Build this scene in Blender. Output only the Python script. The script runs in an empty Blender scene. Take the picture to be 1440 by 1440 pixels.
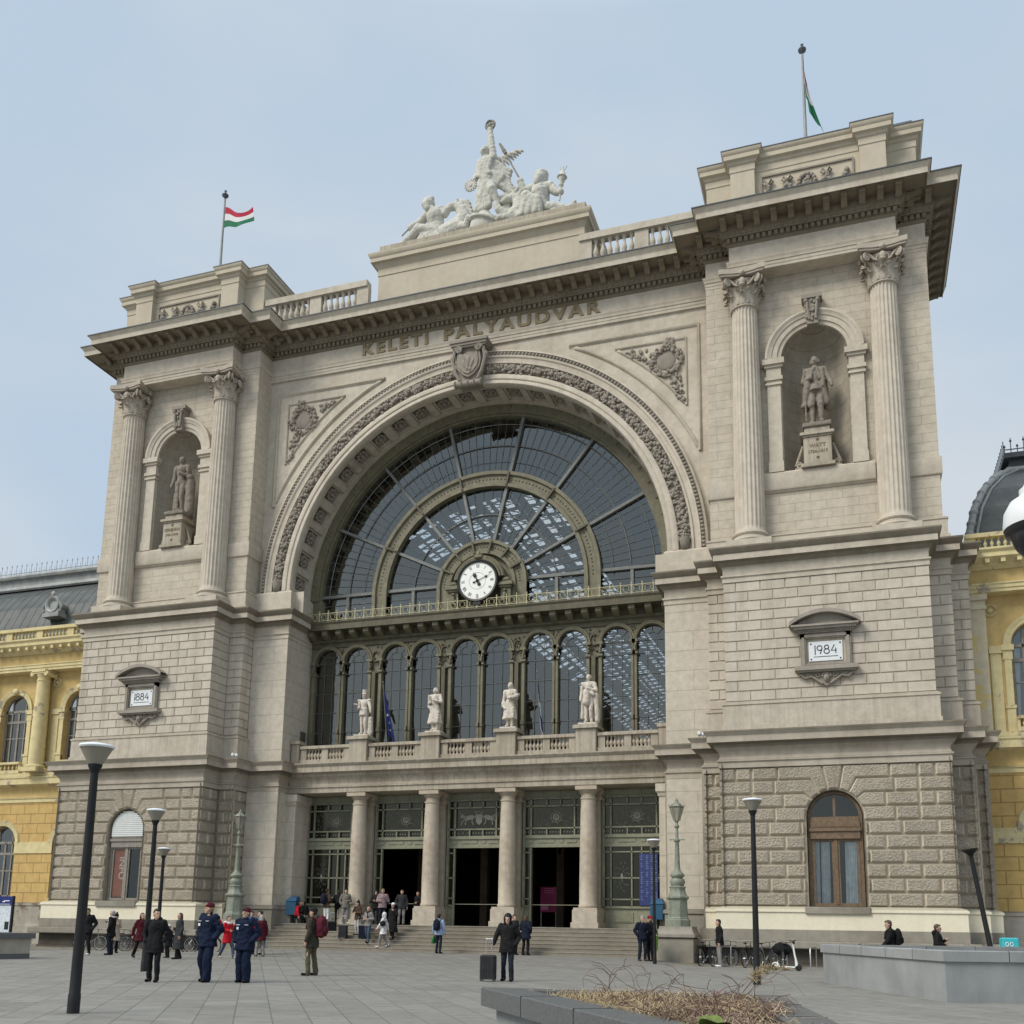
import bpy, bmesh, math, random
from mathutils import Vector, Matrix, noise
PI = math.pi
R = math.radians
S = bpy.context.scene
COL = S.collection
rng = random.Random(11)
V = Vector

# ------------------------------------------------------------------ mesh helpers
class MB:
    def __init__(s):
        s.v = []; s.f = []
    def add(s, vs, fs, T=None):
        o = len(s.v)
        if T is not None:
            vs = [tuple(T @ V(p)) for p in vs]
        s.v.extend(vs)
        s.f.extend([tuple(i + o for i in f) for f in fs])
        return s
    def box(s, x0, x1, y0, y1, z0, z1, T=None):
        vs = [(x0,y0,z0),(x1,y0,z0),(x1,y1,z0),(x0,y1,z0),(x0,y0,z1),(x1,y0,z1),(x1,y1,z1),(x0,y1,z1)]
        return s.add(vs, [(0,3,2,1),(4,5,6,7),(0,1,5,4),(1,2,6,5),(2,3,7,6),(3,0,4,7)], T)
    def cbox(s, x0, x1, y0, y1, z0, z1, c=.02, T=None):
        # box with chamfered vertical front edges and top edges
        pts = [(x0+c,y0),(x1-c,y0),(x1,y0+c),(x1,y1-c),(x1-c,y1),(x0+c,y1),(x0,y1-c),(x0,y0+c)]
        cx, cy = (x0+x1)/2, (y0+y1)/2
        ins = [(p[0]+(c if p[0] < cx else -c), p[1]+(c if p[1] < cy else -c)) for p in pts]
        vs = [(a,b,z0) for a,b in pts]+[(a,b,z1-c) for a,b in pts]+[(a,b,z1) for a,b in ins]
        fs = [tuple(range(7,-1,-1)), tuple(range(16,24))]
        for k in (0,8):
            for i in range(8):
                j=(i+1)%8; fs.append((k+i,k+j,k+8+j,k+8+i))
        return s.add(vs, fs, T)
    def lathe(s, prof, n=16, T=None, a0=0., a1=2*PI):
        full = abs(a1-a0-2*PI) < 1e-6
        m = n if full else n+1
        vs = []; fs = []
        for i in range(m):
            a = a0+(a1-a0)*i/n; c, d = math.cos(a), math.sin(a)
            vs += [(r*c, r*d, z) for r, z in prof]
        k = len(prof)
        for i in range(n):
            j = (i+1) % m
            for q in range(k-1):
                fs.append((i*k+q, j*k+q, j*k+q+1, i*k+q+1))
        if full:
            if prof[0][0] > 1e-6: fs.append(tuple(i*k for i in range(m-1,-1,-1)))
            if prof[-1][0] > 1e-6: fs.append(tuple(i*k+k-1 for i in range(m)))
        return s.add(vs, fs, T)
    def tube(s, pts, r, n=6, T=None, cap=True, closed=False):
        pts = [V(p) for p in pts]; N = len(pts)
        rs = r if isinstance(r, (list, tuple)) else [r]*N
        vs = []; fs = []; up = None
        for i, p in enumerate(pts):
            if closed: d = pts[(i+1)%N]-pts[i-1]
            else: d = pts[min(i+1,N-1)]-pts[max(i-1,0)]
            if d.length < 1e-9: d = V((0,0,1))
            d.normalize()
            if up is None:
                up = V((0,0,1)) if abs(d.z) < .9 else V((1,0,0))
            a = d.cross(up)
            if a.length < 1e-6: a = d.orthogonal()
            a.normalize(); b = a.cross(d).normalized(); up = b
            for k in range(n):
                t = 2*PI*k/n
                vs.append(tuple(p+(a*math.cos(t)+b*math.sin(t))*rs[i]))
        for i in range(N if closed else N-1):
            j = (i+1) % N
            for k in range(n):
                l = (k+1) % n
                fs.append((i*n+k, i*n+l, j*n+l, j*n+k))
        if cap and not closed:
            fs.append(tuple(range(n-1,-1,-1))); fs.append(tuple((N-1)*n+k for k in range(n)))
        return s.add(vs, fs, T)
    def ball(s, c, r, seg=10, ring=7, T=None, rot=None):
        rx, ry, rz = r if isinstance(r, (list, tuple)) else (r, r, r)
        vs = []; fs = []
        for i in range(1, ring):
            t = PI*i/ring
            for k in range(seg):
                a = 2*PI*k/seg
                vs.append(V((rx*math.sin(t)*math.cos(a), ry*math.sin(t)*math.sin(a), rz*math.cos(t))))
        vs += [V((0,0,rz)), V((0,0,-rz))]
        if rot is not None: vs = [rot @ p for p in vs]
        c = V(c); vs = [tuple(p+c) for p in vs]
        tp = len(vs)-2; bt = tp+1
        for i in range(ring-2):
            for k in range(seg):
                l = (k+1) % seg
                fs.append((i*seg+k, (i+1)*seg+k, (i+1)*seg+l, i*seg+l))
        for k in range(seg):
            l = (k+1) % seg
            fs.append((tp, k, l)); fs.append((bt, (ring-2)*seg+l, (ring-2)*seg+k))
        return s.add(vs, fs, T)
    def cap2(s, p0, r0, p1, r1, n=10, T=None):
        # tapered capsule: two balls joined by a cone (closed shells that a remesh unites)
        p0, p1 = V(p0), V(p1)
        s.ball(p0, r0, n, 6, T); s.ball(p1, r1, n, 6, T)
        if (p1-p0).length > 1e-4: s.tube([p0, p1], [r0, r1], n, T)
        return s
    def prism(s, poly, y0, y1, T=None, caps=True):
        n = len(poly)
        vs = [(x, y0, z) for x, z in poly]+[(x, y1, z) for x, z in poly]
        fs = [(i, (i+1)%n, n+(i+1)%n, n+i) for i in range(n)]
        if caps: fs += [tuple(range(n-1,-1,-1)), tuple(range(n, 2*n))]
        return s.add(vs, fs, T)
    def plate(s, poly, z0, z1, T=None):
        n = len(poly)
        vs = [(x, y, z0) for x, y in poly]+[(x, y, z1) for x, y in poly]
        fs = [(i, (i+1)%n, n+(i+1)%n, n+i) for i in range(n)]
        fs += [tuple(range(n-1,-1,-1)), tuple(range(n, 2*n))]
        return s.add(vs, fs, T)
    def quad(s, a, b, c, d, T=None):
        return s.add([tuple(a), tuple(b), tuple(c), tuple(d)], [(0,1,2,3)], T)
    def sweep(s, path, prof, closed=False, cap=True):
        # profile (offset outwards, z) along a plan polyline; outwards is to the right of travel
        P = [V(p) for p in path]; N = len(P); k = len(prof)
        off = []
        for i in range(N):
            d0 = (P[i]-P[i-1]).normalized() if (i > 0 or closed) else None
            d1 = (P[(i+1)%N]-P[i]).normalized() if (i < N-1 or closed) else None
            if d0 is None: d0 = d1
            if d1 is None: d1 = d0
            n0 = V((d0.y, -d0.x)); n1 = V((d1.y, -d1.x))
            off.append((n0+n1)/(1+n0.dot(n1)))
        vs = [(P[i].x+off[i].x*o, P[i].y+off[i].y*o, z) for i in range(N) for o, z in prof]
        fs = []
        for i in range(N if closed else N-1):
            j = (i+1) % N
            for q in range(k-1):
                fs.append((i*k+q, j*k+q, j*k+q+1, i*k+q+1))
        if cap and not closed:
            fs.append(tuple(range(k-1,-1,-1))); fs.append(tuple((N-1)*k+q for q in range(k)))
        return s.add(vs, fs)
    def ring(s, prof, cx, cz, a0, a1, n):
        # profile (radius, y) turned about the y axis through (cx, cz)
        k = len(prof); vs = []; fs = []
        for i in range(n+1):
            a = a0+(a1-a0)*i/n
            vs += [(cx+r*math.cos(a), y, cz+r*math.sin(a)) for r, y in prof]
        for i in range(n):
            for q in range(k-1):
                fs.append((i*k+q, i*k+q+1, (i+1)*k+q+1, (i+1)*k+q))
        fs.append(tuple(range(k))); fs.append(tuple(n*k+q for q in range(k-1,-1,-1)))
        return s.add(vs, fs)
    def boss(s, poly, o, ux, n, d0, d1, ch):
        # bossed block: polygon in wall coords (s, z); base at depth d0, face at d1 along normal n
        N = len(poly); ins = []
        area = sum(poly[i][0]*poly[(i+1)%N][1]-poly[(i+1)%N][0]*poly[i][1] for i in range(N))
        if area < 0: poly = poly[::-1]
        chs = ch if isinstance(ch, list) else [ch]*N
        if area < 0 and isinstance(ch, list): chs = [chs[(N-2-i) % N] for i in range(N)]
        for i in range(N):
            p, a, b = V(poly[i]), V(poly[i-1]), V(poly[(i+1)%N])
            e0 = (p-a).normalized(); e1 = (b-p).normalized()
            m0 = V((-e0.y, e0.x)); m1 = V((-e1.y, e1.x))
            c0, c1 = chs[i-1], chs[i]
            det = m0.x*m1.y-m0.y*m1.x
            if abs(det) < .05: q = p+m0*c0
            else: q = p+V(((c0*m1.y-c1*m0.y)/det, (m0.x*c1-m1.x*c0)/det))
            ins.append(q)
        W = lambda q, d: (o[0]+ux[0]*q[0]+n[0]*d, o[1]+ux[1]*q[0]+n[1]*d, q[1])
        vs = [W(p, d0) for p in poly]+[W(q, d1) for q in ins]
        fs = [(i, (i+1)%N, N+(i+1)%N, N+i) for i in range(N)]+[tuple(range(N, 2*N))]
        return s.add(vs, fs)
    def build(s, name, mat, parent=None, smooth=30, label=None, fix=True):
        me = bpy.data.meshes.new(name)
        me.from_pydata([tuple(p) for p in s.v], [], s.f)
        if fix:
            bm = bmesh.new(); bm.from_mesh(me)
            bmesh.ops.recalc_face_normals(bm, faces=bm.faces)
            bm.to_mesh(me); bm.free()
        me.validate(clean_customdata=False)
        if smooth:
            me.shade_smooth()
            if smooth < 180: me.set_sharp_from_angle(angle=R(smooth))
        o = bpy.data.objects.new(name, me); COL.objects.link(o)
        if mat is not None: me.materials.append(mat)
        if parent is not None: o.parent = parent
        if label: o['label'] = label
        return o

def empty(name, loc=(0,0,0), rz=0., parent=None):
    o = bpy.data.objects.new(name, None); COL.objects.link(o)
    o.empty_display_size = .2
    o.location = loc; o.rotation_euler = (0,0,rz)
    if parent is not None: o.parent = parent
    return o
def tag(o, label=None, cat=None, group=None, kind=None):
    if label: o['label'] = label
    if cat: o['category'] = cat
    if group: o['group'] = group
    if kind: o['kind'] = kind
    return o
def kids(o): return [c for c in bpy.data.objects if c.parent == o]
def dup(o, parent=None):
    c = o.copy(); COL.objects.link(c); c.parent = parent
    for ch in kids(o): dup(ch, c)
    return c
def mirror_obj(o):
    # same part mirrored to the other side of the building (x -> -x)
    me = o.data.copy()
    for v in me.vertices: v.co.x = -v.co.x
    me.flip_normals()
    c = bpy.data.objects.new(o.name, me); COL.objects.link(c); c.parent = o.parent
    for ch in kids(o):
        m = mirror_obj(ch); m.parent = c
    return c
def T3(loc=(0,0,0), rx=0, ry=0, rz=0, sc=1):
    return Matrix.Translation(loc) @ Matrix.Rotation(rz,4,'Z') @ Matrix.Rotation(ry,4,'Y') @ Matrix.Rotation(rx,4,'X') @ Matrix.Scale(sc,4)
FLIP = Matrix.Diagonal((-1,1,1,1))

# ------------------------------------------------------------------ materials
MATS = {}
class NT:
    def __init__(s, name):
        s.m = bpy.data.materials.new(name); s.m.use_nodes = True
        s.t = s.m.node_tree; s.t.nodes.clear()
        s.out = s.n('ShaderNodeOutputMaterial'); s.tc = s.n('ShaderNodeTexCoord')
    def n(s, typ, **kw):
        nd = s.t.nodes.new(typ)
        for k, v in kw.items(): setattr(nd, k, v)
        return nd
    def l(s, a, b): s.t.links.new(a, b)
    def set(s, nd, **kw):
        for k, v in kw.items():
            key = k.replace('_', ' ')
            nd.inputs[key].default_value = v
        return nd
    def math(s, op, a, b=None, c=None):
        nd = s.n('ShaderNodeMath', operation=op)
        for i, x in enumerate((a, b, c)):
            if x is None: continue
            if isinstance(x, (int, float)): nd.inputs[i].default_value = x
            else: s.l(x, nd.inputs[i])
        return nd.outputs[0]
    def noise(s, scale, detail=4, rough=.55, sv=(1,1,1), vec=None):
        mp = s.n('ShaderNodeMapping'); s.l(vec or s.tc.outputs['Object'], mp.inputs[0])
        mp.inputs['Scale'].default_value = sv
        nd = s.n('ShaderNodeTexNoise'); s.l(mp.outputs[0], nd.inputs['Vector'])
        s.set(nd, Scale=scale, Detail=detail, Roughness=rough)
        return nd.outputs['Fac']
    def ramp(s, fac, stops):
        r = s.n('ShaderNodeValToRGB'); s.l(fac, r.inputs[0])
        e = r.color_ramp.elements
        while len(e) < len(stops): e.new(.5)
        for i, (p, c) in enumerate(stops):
            e[i].position = p
            e[i].color = (c, c, c, 1) if isinstance(c, (int, float)) else (*c, 1)
        return r.outputs[0]
    def mix(s, fac, a, b, mode='MIX'):
        nd = s.n('ShaderNodeMix', data_type='RGBA', blend_type=mode)
        for i, x in ((0, fac), (6, a), (7, b)):
            if isinstance(x, (int, float)): nd.inputs[i].default_value = x
            elif isinstance(x, (tuple, list)): nd.inputs[i].default_value = (*x, 1)
            else: s.l(x, nd.inputs[i])
        return nd.outputs[2]
    def bsdf(s, col, rough=.8, bump=None, bd=.02, metal=0., spec=.3, coat=0.):
        b = s.n('ShaderNodeBsdfPrincipled')
        if isinstance(col, (tuple, list)): b.inputs['Base Color'].default_value = (*col, 1)
        else: s.l(col, b.inputs['Base Color'])
        if isinstance(rough, (int, float)): b.inputs['Roughness'].default_value = rough
        else: s.l(rough, b.inputs['Roughness'])
        b.inputs['Metallic'].default_value = metal
        b.inputs['Specular IOR Level'].default_value = spec
        b.inputs['Coat Weight'].default_value = coat
        if bump is not None:
            bn = s.n('ShaderNodeBump'); bn.inputs['Distance'].default_value = bd
            s.l(bump, bn.inputs['Height']); s.l(bn.outputs[0], b.inputs['Normal'])
        s.l(b.outputs[0], s.out.inputs[0])
        return b
def wallvec(t):
    # running coordinate along a wall whatever way it faces: (x+y, z)
    sp = t.n('ShaderNodeSeparateXYZ'); t.l(t.tc.outputs['Object'], sp.inputs[0])
    cb = t.n('ShaderNodeCombineXYZ')
    t.l(t.math('ADD', sp.outputs[0], sp.outputs[1]), cb.inputs[0]); t.l(sp.outputs[2], cb.inputs[1])
    return cb.outputs[0]
def stone(name, col, var=.14, dirt=(.45,.40,.33), damt=.35, streak=.35, rough=.88, grain=.008, gscale=14, brick=None, peel=None, top=True, drip=0., cav=0., isl=0.):
    t = NT(name)
    big = t.noise(.45, 5); mid = t.noise(3.1, 5, .6); fine = t.noise(28, 3, .6)
    st = t.noise(1.5, 5, .6, (1, 1, .06))
    base = t.mix(t.ramp(mid, [(.3, 0.), (.7, 1.)]), tuple(c*(1-var) for c in col), tuple(min(1, c*(1+var*.6)) for c in col))
    dc = tuple(c*d for c, d in zip(col, dirt))
    base = t.mix(t.math('MULTIPLY', t.ramp(st, [(.5, 0.), (.78, 1.)]), streak), base, dc)
    base = t.mix(t.math('MULTIPLY', t.ramp(big, [(.48, 0.), (.75, 1.)]), damt), base, dc)
    base = t.mix(t.math('MULTIPLY', t.ramp(fine, [(.35, 1.), (.5, 0.)]), .18), base, dc)
    h = fine
    if drip:
        sp = t.n('ShaderNodeSeparateXYZ'); t.l(t.tc.outputs['Object'], sp.inputs[0])
        dn = t.noise(7, 3, .6, (1, 1, .03))
        base = t.mix(t.math('MULTIPLY', t.ramp(dn, [(.45, 0.), (.6, 1.)]), drip), base, tuple(c*.45 for c in dc))
    if brick:
        bw, bh, mort, bdark = brick
        b = t.n('ShaderNodeTexBrick'); t.l(wallvec(t), b.inputs['Vector'])
        b.inputs['Scale'].default_value = 1.; b.inputs['Mortar Size'].default_value = mort
        b.inputs['Brick Width'].default_value = bw; b.inputs['Row Height'].default_value = bh
        b.inputs['Mortar Smooth'].default_value = .3; b.inputs['Bias'].default_value = 0.
        b.inputs['Color1'].default_value = (1,1,1,1); b.inputs['Color2'].default_value = (.965,.96,.95,1)
        b.inputs['Mortar'].default_value = (bdark,bdark,bdark*.95,1)
        base = t.mix(1., base, b.outputs['Color'], 'MULTIPLY')
        h = t.math('SUBTRACT', t.math('MULTIPLY', fine, .3), b.outputs['Fac'])
    if isl:
        gi = t.n('ShaderNodeNewGeometry')
        base = t.mix(1., base, t.ramp(gi.outputs['Random Per Island'], [(0., 1-isl), (1., 1.)]), 'MULTIPLY')
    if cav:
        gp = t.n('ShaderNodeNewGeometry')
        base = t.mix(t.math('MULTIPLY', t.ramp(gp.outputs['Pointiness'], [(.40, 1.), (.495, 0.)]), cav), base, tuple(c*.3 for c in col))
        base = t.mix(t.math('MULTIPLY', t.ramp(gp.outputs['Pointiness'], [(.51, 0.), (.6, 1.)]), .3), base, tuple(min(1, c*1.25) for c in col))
    if peel:
        pn = t.noise(.9, 8, .68)
        m = t.ramp(pn, [(peel[1], 0.), (peel[1]+.02, 1.)])
        base = t.mix(m, base, peel[0])
    if top:
        g = t.n('ShaderNodeNewGeometry'); sp = t.n('ShaderNodeSeparateXYZ'); t.l(g.outputs['Normal'], sp.inputs[0])
        up = t.ramp(sp.outputs[2], [(.55, 0.), (.9, 1.)])
        base = t.mix(t.math('MULTIPLY', up, .55), base, tuple(c*.55 for c in dc))
    t.bsdf(base, rough, h, grain, spec=.2)
    MATS[name] = t.m; return t.m
def plain(name, col, rough=.6, var=.12, scale=6, metal=0., spec=.4, bump=0., bscale=40, coat=0., grime=0.):
    t = NT(name)
    a = t.noise(scale, 4); b = t.noise(scale*7, 3)
    c = t.mix(t.ramp(a, [(.3, 0.), (.7, 1.)]), tuple(x*(1-var) for x in col), tuple(min(1., x*(1+var)) for x in col))
    if grime:
        g = t.noise(scale*.6, 6, .65, (1,1,.25))
        c = t.mix(t.math('MULTIPLY', t.ramp(g, [(.45, 0.), (.7, 1.)]), grime), c, tuple(x*.4 for x in col))
    rr = t.ramp(b, [(.2, max(.02, rough-.08)), (.8, min(1., rough+.08))])
    t.bsdf(c, rr, t.noise(bscale, 4) if bump else None, bump or .01, metal, spec, coat)
    MATS[name] = t.m; return t.m
# ------------------------------------------------------------------ material library
CREAM = (.56, .49, .37)
stone('ashlar', (0.566, 0.505, 0.412), brick=(1.35, .42, .012, .78), damt=.22, streak=.25)
stone('pier_ashlar', (0.591, 0.535, 0.444), brick=(3.4, .93, .012, .74), damt=.18, streak=.22)
stone('render', (0.581, 0.52, 0.428), damt=.25, streak=.3)
stone('moulding', (0.552, 0.5, 0.412), damt=.4, streak=.4, dirt=(.5,.44,.36))
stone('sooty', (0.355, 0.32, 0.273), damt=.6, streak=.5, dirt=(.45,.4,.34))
stone('cornice', (0.463, 0.415, 0.342), damt=.45, streak=.4, dirt=(.5,.45,.38))
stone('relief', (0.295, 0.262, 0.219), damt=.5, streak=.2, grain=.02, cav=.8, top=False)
stone('drafted', (0.601, 0.54, 0.449), damt=.3, streak=.55, var=.12, isl=.13)
def rockface():
    t = NT('rustic')
    big = t.noise(.45, 5); mid = t.noise(2.4, 4); vm = t.noise(15, 5, .72); vo = t.n('ShaderNodeTexVoronoi'); t.l(t.tc.outputs['Object'], vo.inputs['Vector']); vo.inputs['Scale'].default_value = 11
    col = (.54, .475, .38)
    c = t.mix(t.ramp(mid, [(.3,0.),(.7,1.)]), tuple(x*.86 for x in col), tuple(x*1.1 for x in col))
    c = t.mix(t.math('MULTIPLY', t.ramp(vm, [(.36,1.),(.52,0.)]), .55), c, tuple(x*.42 for x in col))
    c = t.mix(t.math('MULTIPLY', t.ramp(vm, [(.58,0.),(.7,1.)]), .35), c, tuple(x*1.3 for x in col))
    c = t.mix(t.math('MULTIPLY', t.ramp(big, [(.45,0.),(.72,1.)]), .35), c, tuple(x*.55 for x in col))
    gi = t.n('ShaderNodeNewGeometry'); c = t.mix(1., c, t.ramp(gi.outputs['Random Per Island'], [(0., .84), (1., 1.)]), 'MULTIPLY')
    h = t.math('ADD', t.math('MULTIPLY', vm, 1.), t.math('MULTIPLY', vo.outputs['Distance'], .5))
    t.bsdf(c, .92, h, .09, spec=.15); MATS['rustic'] = t.m
rockface()
stone('rustic_joint', (0.6, 0.535, 0.43), damt=.3, streak=.2)
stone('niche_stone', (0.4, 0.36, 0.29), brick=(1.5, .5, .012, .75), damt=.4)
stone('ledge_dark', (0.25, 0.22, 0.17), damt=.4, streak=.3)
stone('old_pale', (0.62, 0.55, 0.4), damt=.4, streak=.3, peel=((.62,.5,.22), .55))
stone('rustic_core', (0.36, 0.32, 0.25), damt=.4)
stone('painted_base', (0.8, 0.74, 0.58), damt=.12, streak=.15, var=.05)
stone('grey_stone', (0.33, 0.305, 0.255), damt=.55, streak=.5, grain=.02)
stone('dark_stone', (0.13, 0.115, 0.095), damt=.6, streak=.4, grain=.04)
stone('attic_render', (0.552, 0.49, 0.38), damt=.2, streak=.2, var=.06)
stone('portico_stone', (0.522, 0.46, 0.369), damt=.45, streak=.45, dirt=(.5,.38,.27), var=.2)
stone('stained', (0.473, 0.42, 0.337), damt=.5, streak=.45, drip=.22)
stone('string', (0.552, 0.495, 0.407), damt=.35, streak=.35, drip=.12)
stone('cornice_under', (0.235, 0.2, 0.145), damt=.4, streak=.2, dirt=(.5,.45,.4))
stone('capital', (0.463, 0.41, 0.337), damt=.4, streak=.2, top=False)
stone('steps', (0.27, 0.24, 0.19), damt=.5, streak=.1, dirt=(.5,.46,.42), grain=.01)
stone('statue_white', (0.6, 0.585, 0.52), damt=.3, streak=.3, dirt=(.5,.5,.46), top=False, grain=.02)
stone('statue_pale', (0.66, 0.6, 0.52), damt=.3, streak=.3, dirt=(.6,.52,.45), top=False, grain=.02)
stone('statue_grey', (0.28, 0.25, 0.205), damt=.4, streak=.3, top=False, grain=.02)
stone('yellow_wall', (.60, .415, .165), damt=.25, streak=.2, dirt=(.6,.5,.5), brick=(1.05, .57, .03, .62), top=False)
stone('yellow_plain', (.60, .445, .19), damt=.3, streak=.25, dirt=(.5,.45,.5))
stone('yellow_pale', (0.7, 0.6, 0.33), damt=.3, streak=.3, dirt=(.45,.42,.5), peel=((.36,.31,.24), .585))
stone('wing_base', (0.42, 0.39, 0.33), damt=.5, streak=.5, peel=((.2,.15,.11), .6))
plain('lead', (.075, .085, .095), .55, .2, 2, grime=.4, spec=.4)
plain('slate', (.07, .078, .075), .5, .3, 1.2, grime=.4, spec=.4, bump=.01, bscale=8)
plain('zinc', (.30, .31, .30), .5, .2, 2, grime=.5)
plain('iron_olive', (.175, .16, .103), .55, .2, 4, grime=.35)
plain('iron_dark', (.105, .095, .058), .6, .2, 3, grime=.4)
plain('door_green', (.25, .25, .175), .5, .15, 5, grime=.3)
plain('steel_bar', (.17, .175, .165), .5, .15, 5)
plain('gold_rail', (.46, .42, .26), .5, .2, 9)
plain('etched', (.25, .25, .20), .6, .15, 12)
plain('brown_wood', (.17, .115, .07), .55, .25, 8, grime=.3)
plain('grey_wood', (.26, .235, .20), .6, .2, 8, grime=.3)
plain('clock_white', (.86, .86, .82), .4, .03, 3)
plain('clock_black', (.012, .012, .012), .45, .1)
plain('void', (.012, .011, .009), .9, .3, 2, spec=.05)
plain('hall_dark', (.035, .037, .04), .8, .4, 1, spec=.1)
plain('interior_stone', (.10, .075, .055), .8, .3, 1, spec=.1)
plain('curtain', (.78, .84, .86), .8, .15, 5)
plain('shutter_white', (.66, .68, .66), .5, .05, 4)
plain('letter_brown', (.215, .165, .09), .6, .15, 5)
plain('plate_white', (.74, .77, .79), .4, .04, 5)
plain('charcoal', (.012, .013, .014), .5, .2, 6, spec=.3)
plain('lamp_green', (.24, .26, .205), .5, .2, 9, grime=.45)
plain('concrete', (.30, .31, .305), .85, .12, 1.3, grime=.35, bump=.003, spec=.2)
plain('concrete_warm', (.42, .38, .31), .85, .15, 1.5, grime=.3, bump=.003, spec=.2)
plain('granite', (.105, .108, .108), .45, .25, 30, spec=.5)
plain('granite_top', (.20, .205, .205), .4, .2, 40, spec=.5)
plain('white_plastic', (.72, .74, .74), .35, .03, 3)
plain('black_plastic', (.012, .012, .014), .25, .1, 5, spec=.5)
plain('chrome', (.55, .56, .57), .3, .05, 6, metal=.9)
plain('tyre', (.015, .015, .016), .8, .1)
plain('blue_bin', (.02, .085, .16), .5, .1)
plain('green_bin', (.13, .30, .02), .5, .12)
plain('magenta', (.16, .008, .055), .5, .05)
plain('cyan_box', (.05, .45, .50), .6, .08)
plain('sign_blue', (.01, .02, .14), .4, .05)
plain('poster', (.55, .60, .64), .5, .25, 14)
plain('skin', (.50, .31, .225), .55, .08, 8)
plain('skin_dark', (.30, .18, .12), .55, .08, 8)
plain('hair_dark', (.015, .011, .009), .6, .2)
plain('hair_brown', (.075, .045, .025), .6, .2)
plain('hair_fair', (.28, .18, .10), .6, .2)
plain('hair_grey', (.32, .31, .30), .7, .1)
plain('leaf_green', (.12, .165, .028), .5, .25, 12)
plain('straw', (.42, .335, .20), .85, .3, 3)
plain('twig', (.13, .075, .055), .8, .3, 3)
plain('twig_pale', (.36, .27, .21), .8, .3, 3)
plain('soil', (.05, .04, .03), .95, .3, 5)
CLOTH = {}
def cloth(key, col, rough=.85):
    if key not in CLOTH: CLOTH[key] = plain('cloth_'+key, col, rough, .22, 5, spec=.15, bump=.004, bscale=60)
    return CLOTH[key]
for k, c in dict(black=(.013,.013,.014), charcoal=(.035,.036,.038), navy=(.010,.014,.028), police=(.008,.014,.034), red=(.42,.012,.02), maroon=(.07,.011,.017),
                 burgundy=(.085,.014,.024), olive=(.048,.043,.032), khaki=(.10,.09,.055), brown=(.07,.045,.03), rust=(.22,.085,.03), jeans=(.055,.085,.125), darkjeans=(.018,.024,.036),
                 paleblue=(.28,.36,.48), white=(.70,.70,.70), grey=(.22,.21,.20), palegrey=(.42,.40,.38), mauve=(.26,.19,.20), beige=(.42,.35,.27), teal=(.10,.17,.19), green=(.04,.17,.06), camo=(.17,.16,.13), orange=(.5,.16,.03), blue=(.03,.09,.27)).items():
    cloth(k, c)
def glass_mat(name, tint, refl, rough=.02, gc=(.90,.93,.88,1)):
    t = NT(name)
    tr = t.n('ShaderNodeBsdfTransparent'); tr.inputs[0].default_value = (*tint, 1)
    gl = t.n('ShaderNodeBsdfGlossy'); gl.inputs[0].default_value = gc; gl.inputs['Roughness'].default_value = rough
    bn = t.n('ShaderNodeBump'); bn.inputs['Distance'].default_value = .02; bn.inputs['Strength'].default_value = .25
    t.l(t.noise(1.3, 2), bn.inputs['Height']); t.l(bn.outputs[0], gl.inputs['Normal'])
    lw = t.n('ShaderNodeFresnel'); lw.inputs[0].default_value = 1.5
    f = t.math('ADD', t.math('MULTIPLY', lw.outputs[0], .9), refl)
    mx = t.n('ShaderNodeMixShader'); t.l(f, mx.inputs[0]); t.l(tr.outputs[0], mx.inputs[1]); t.l(gl.outputs[0], mx.inputs[2])
    t.l(mx.outputs[0], t.out.inputs[0]); MATS[name] = t.m; return t.m
glass_mat('glass', (.66,.70,.71), .135)
glass_mat('dark_glass', (.12,.13,.10), .07, .12, (.60,.56,.42,1))
glass_mat('window_glass', (.97,.98,.98), .05)
def lamp_glass():
    t = NT('lamp_glass')
    a = t.n('ShaderNodeBsdfTransparent'); a.inputs[0].default_value = (.80,.78,.70,1)
    b = t.n('ShaderNodeBsdfPrincipled'); b.inputs['Base Color'].default_value = (.42,.40,.34,1); b.inputs['Roughness'].default_value = .25
    m = t.n('ShaderNodeMixShader'); m.inputs[0].default_value = .5
    t.l(a.outputs[0], m.inputs[1]); t.l(b.outputs[0], m.inputs[2]); t.l(m.outputs[0], t.out.inputs[0]); MATS['lamp_glass'] = t.m
lamp_glass()
def tri_flag(name, cols, axis='Z', a=0., b=1.):
    t = NT(name)
    uv = t.tc.outputs['UV']; sp = t.n('ShaderNodeSeparateXYZ'); t.l(uv, sp.inputs[0])
    r = t.n('ShaderNodeValToRGB'); t.l(sp.outputs[1], r.inputs[0]); r.color_ramp.interpolation = 'CONSTANT'
    e = r.color_ramp.elements
    while len(e) < len(cols): e.new(.5)
    for i, c in enumerate(cols): e[i].position = i/len(cols); e[i].color = (*c, 1)
    bs = t.bsdf(r.outputs[0], .7, spec=.2)
    MATS[name] = t.m
tri_flag('flag_tricolour', [(.02,.16,.08), (.70,.70,.70), (.42,.02,.05)])
tri_flag('flag_white_blue', [(.03,.035,.12), (.5,.52,.56), (.035,.04,.13), (.55,.56,.58)])
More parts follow.
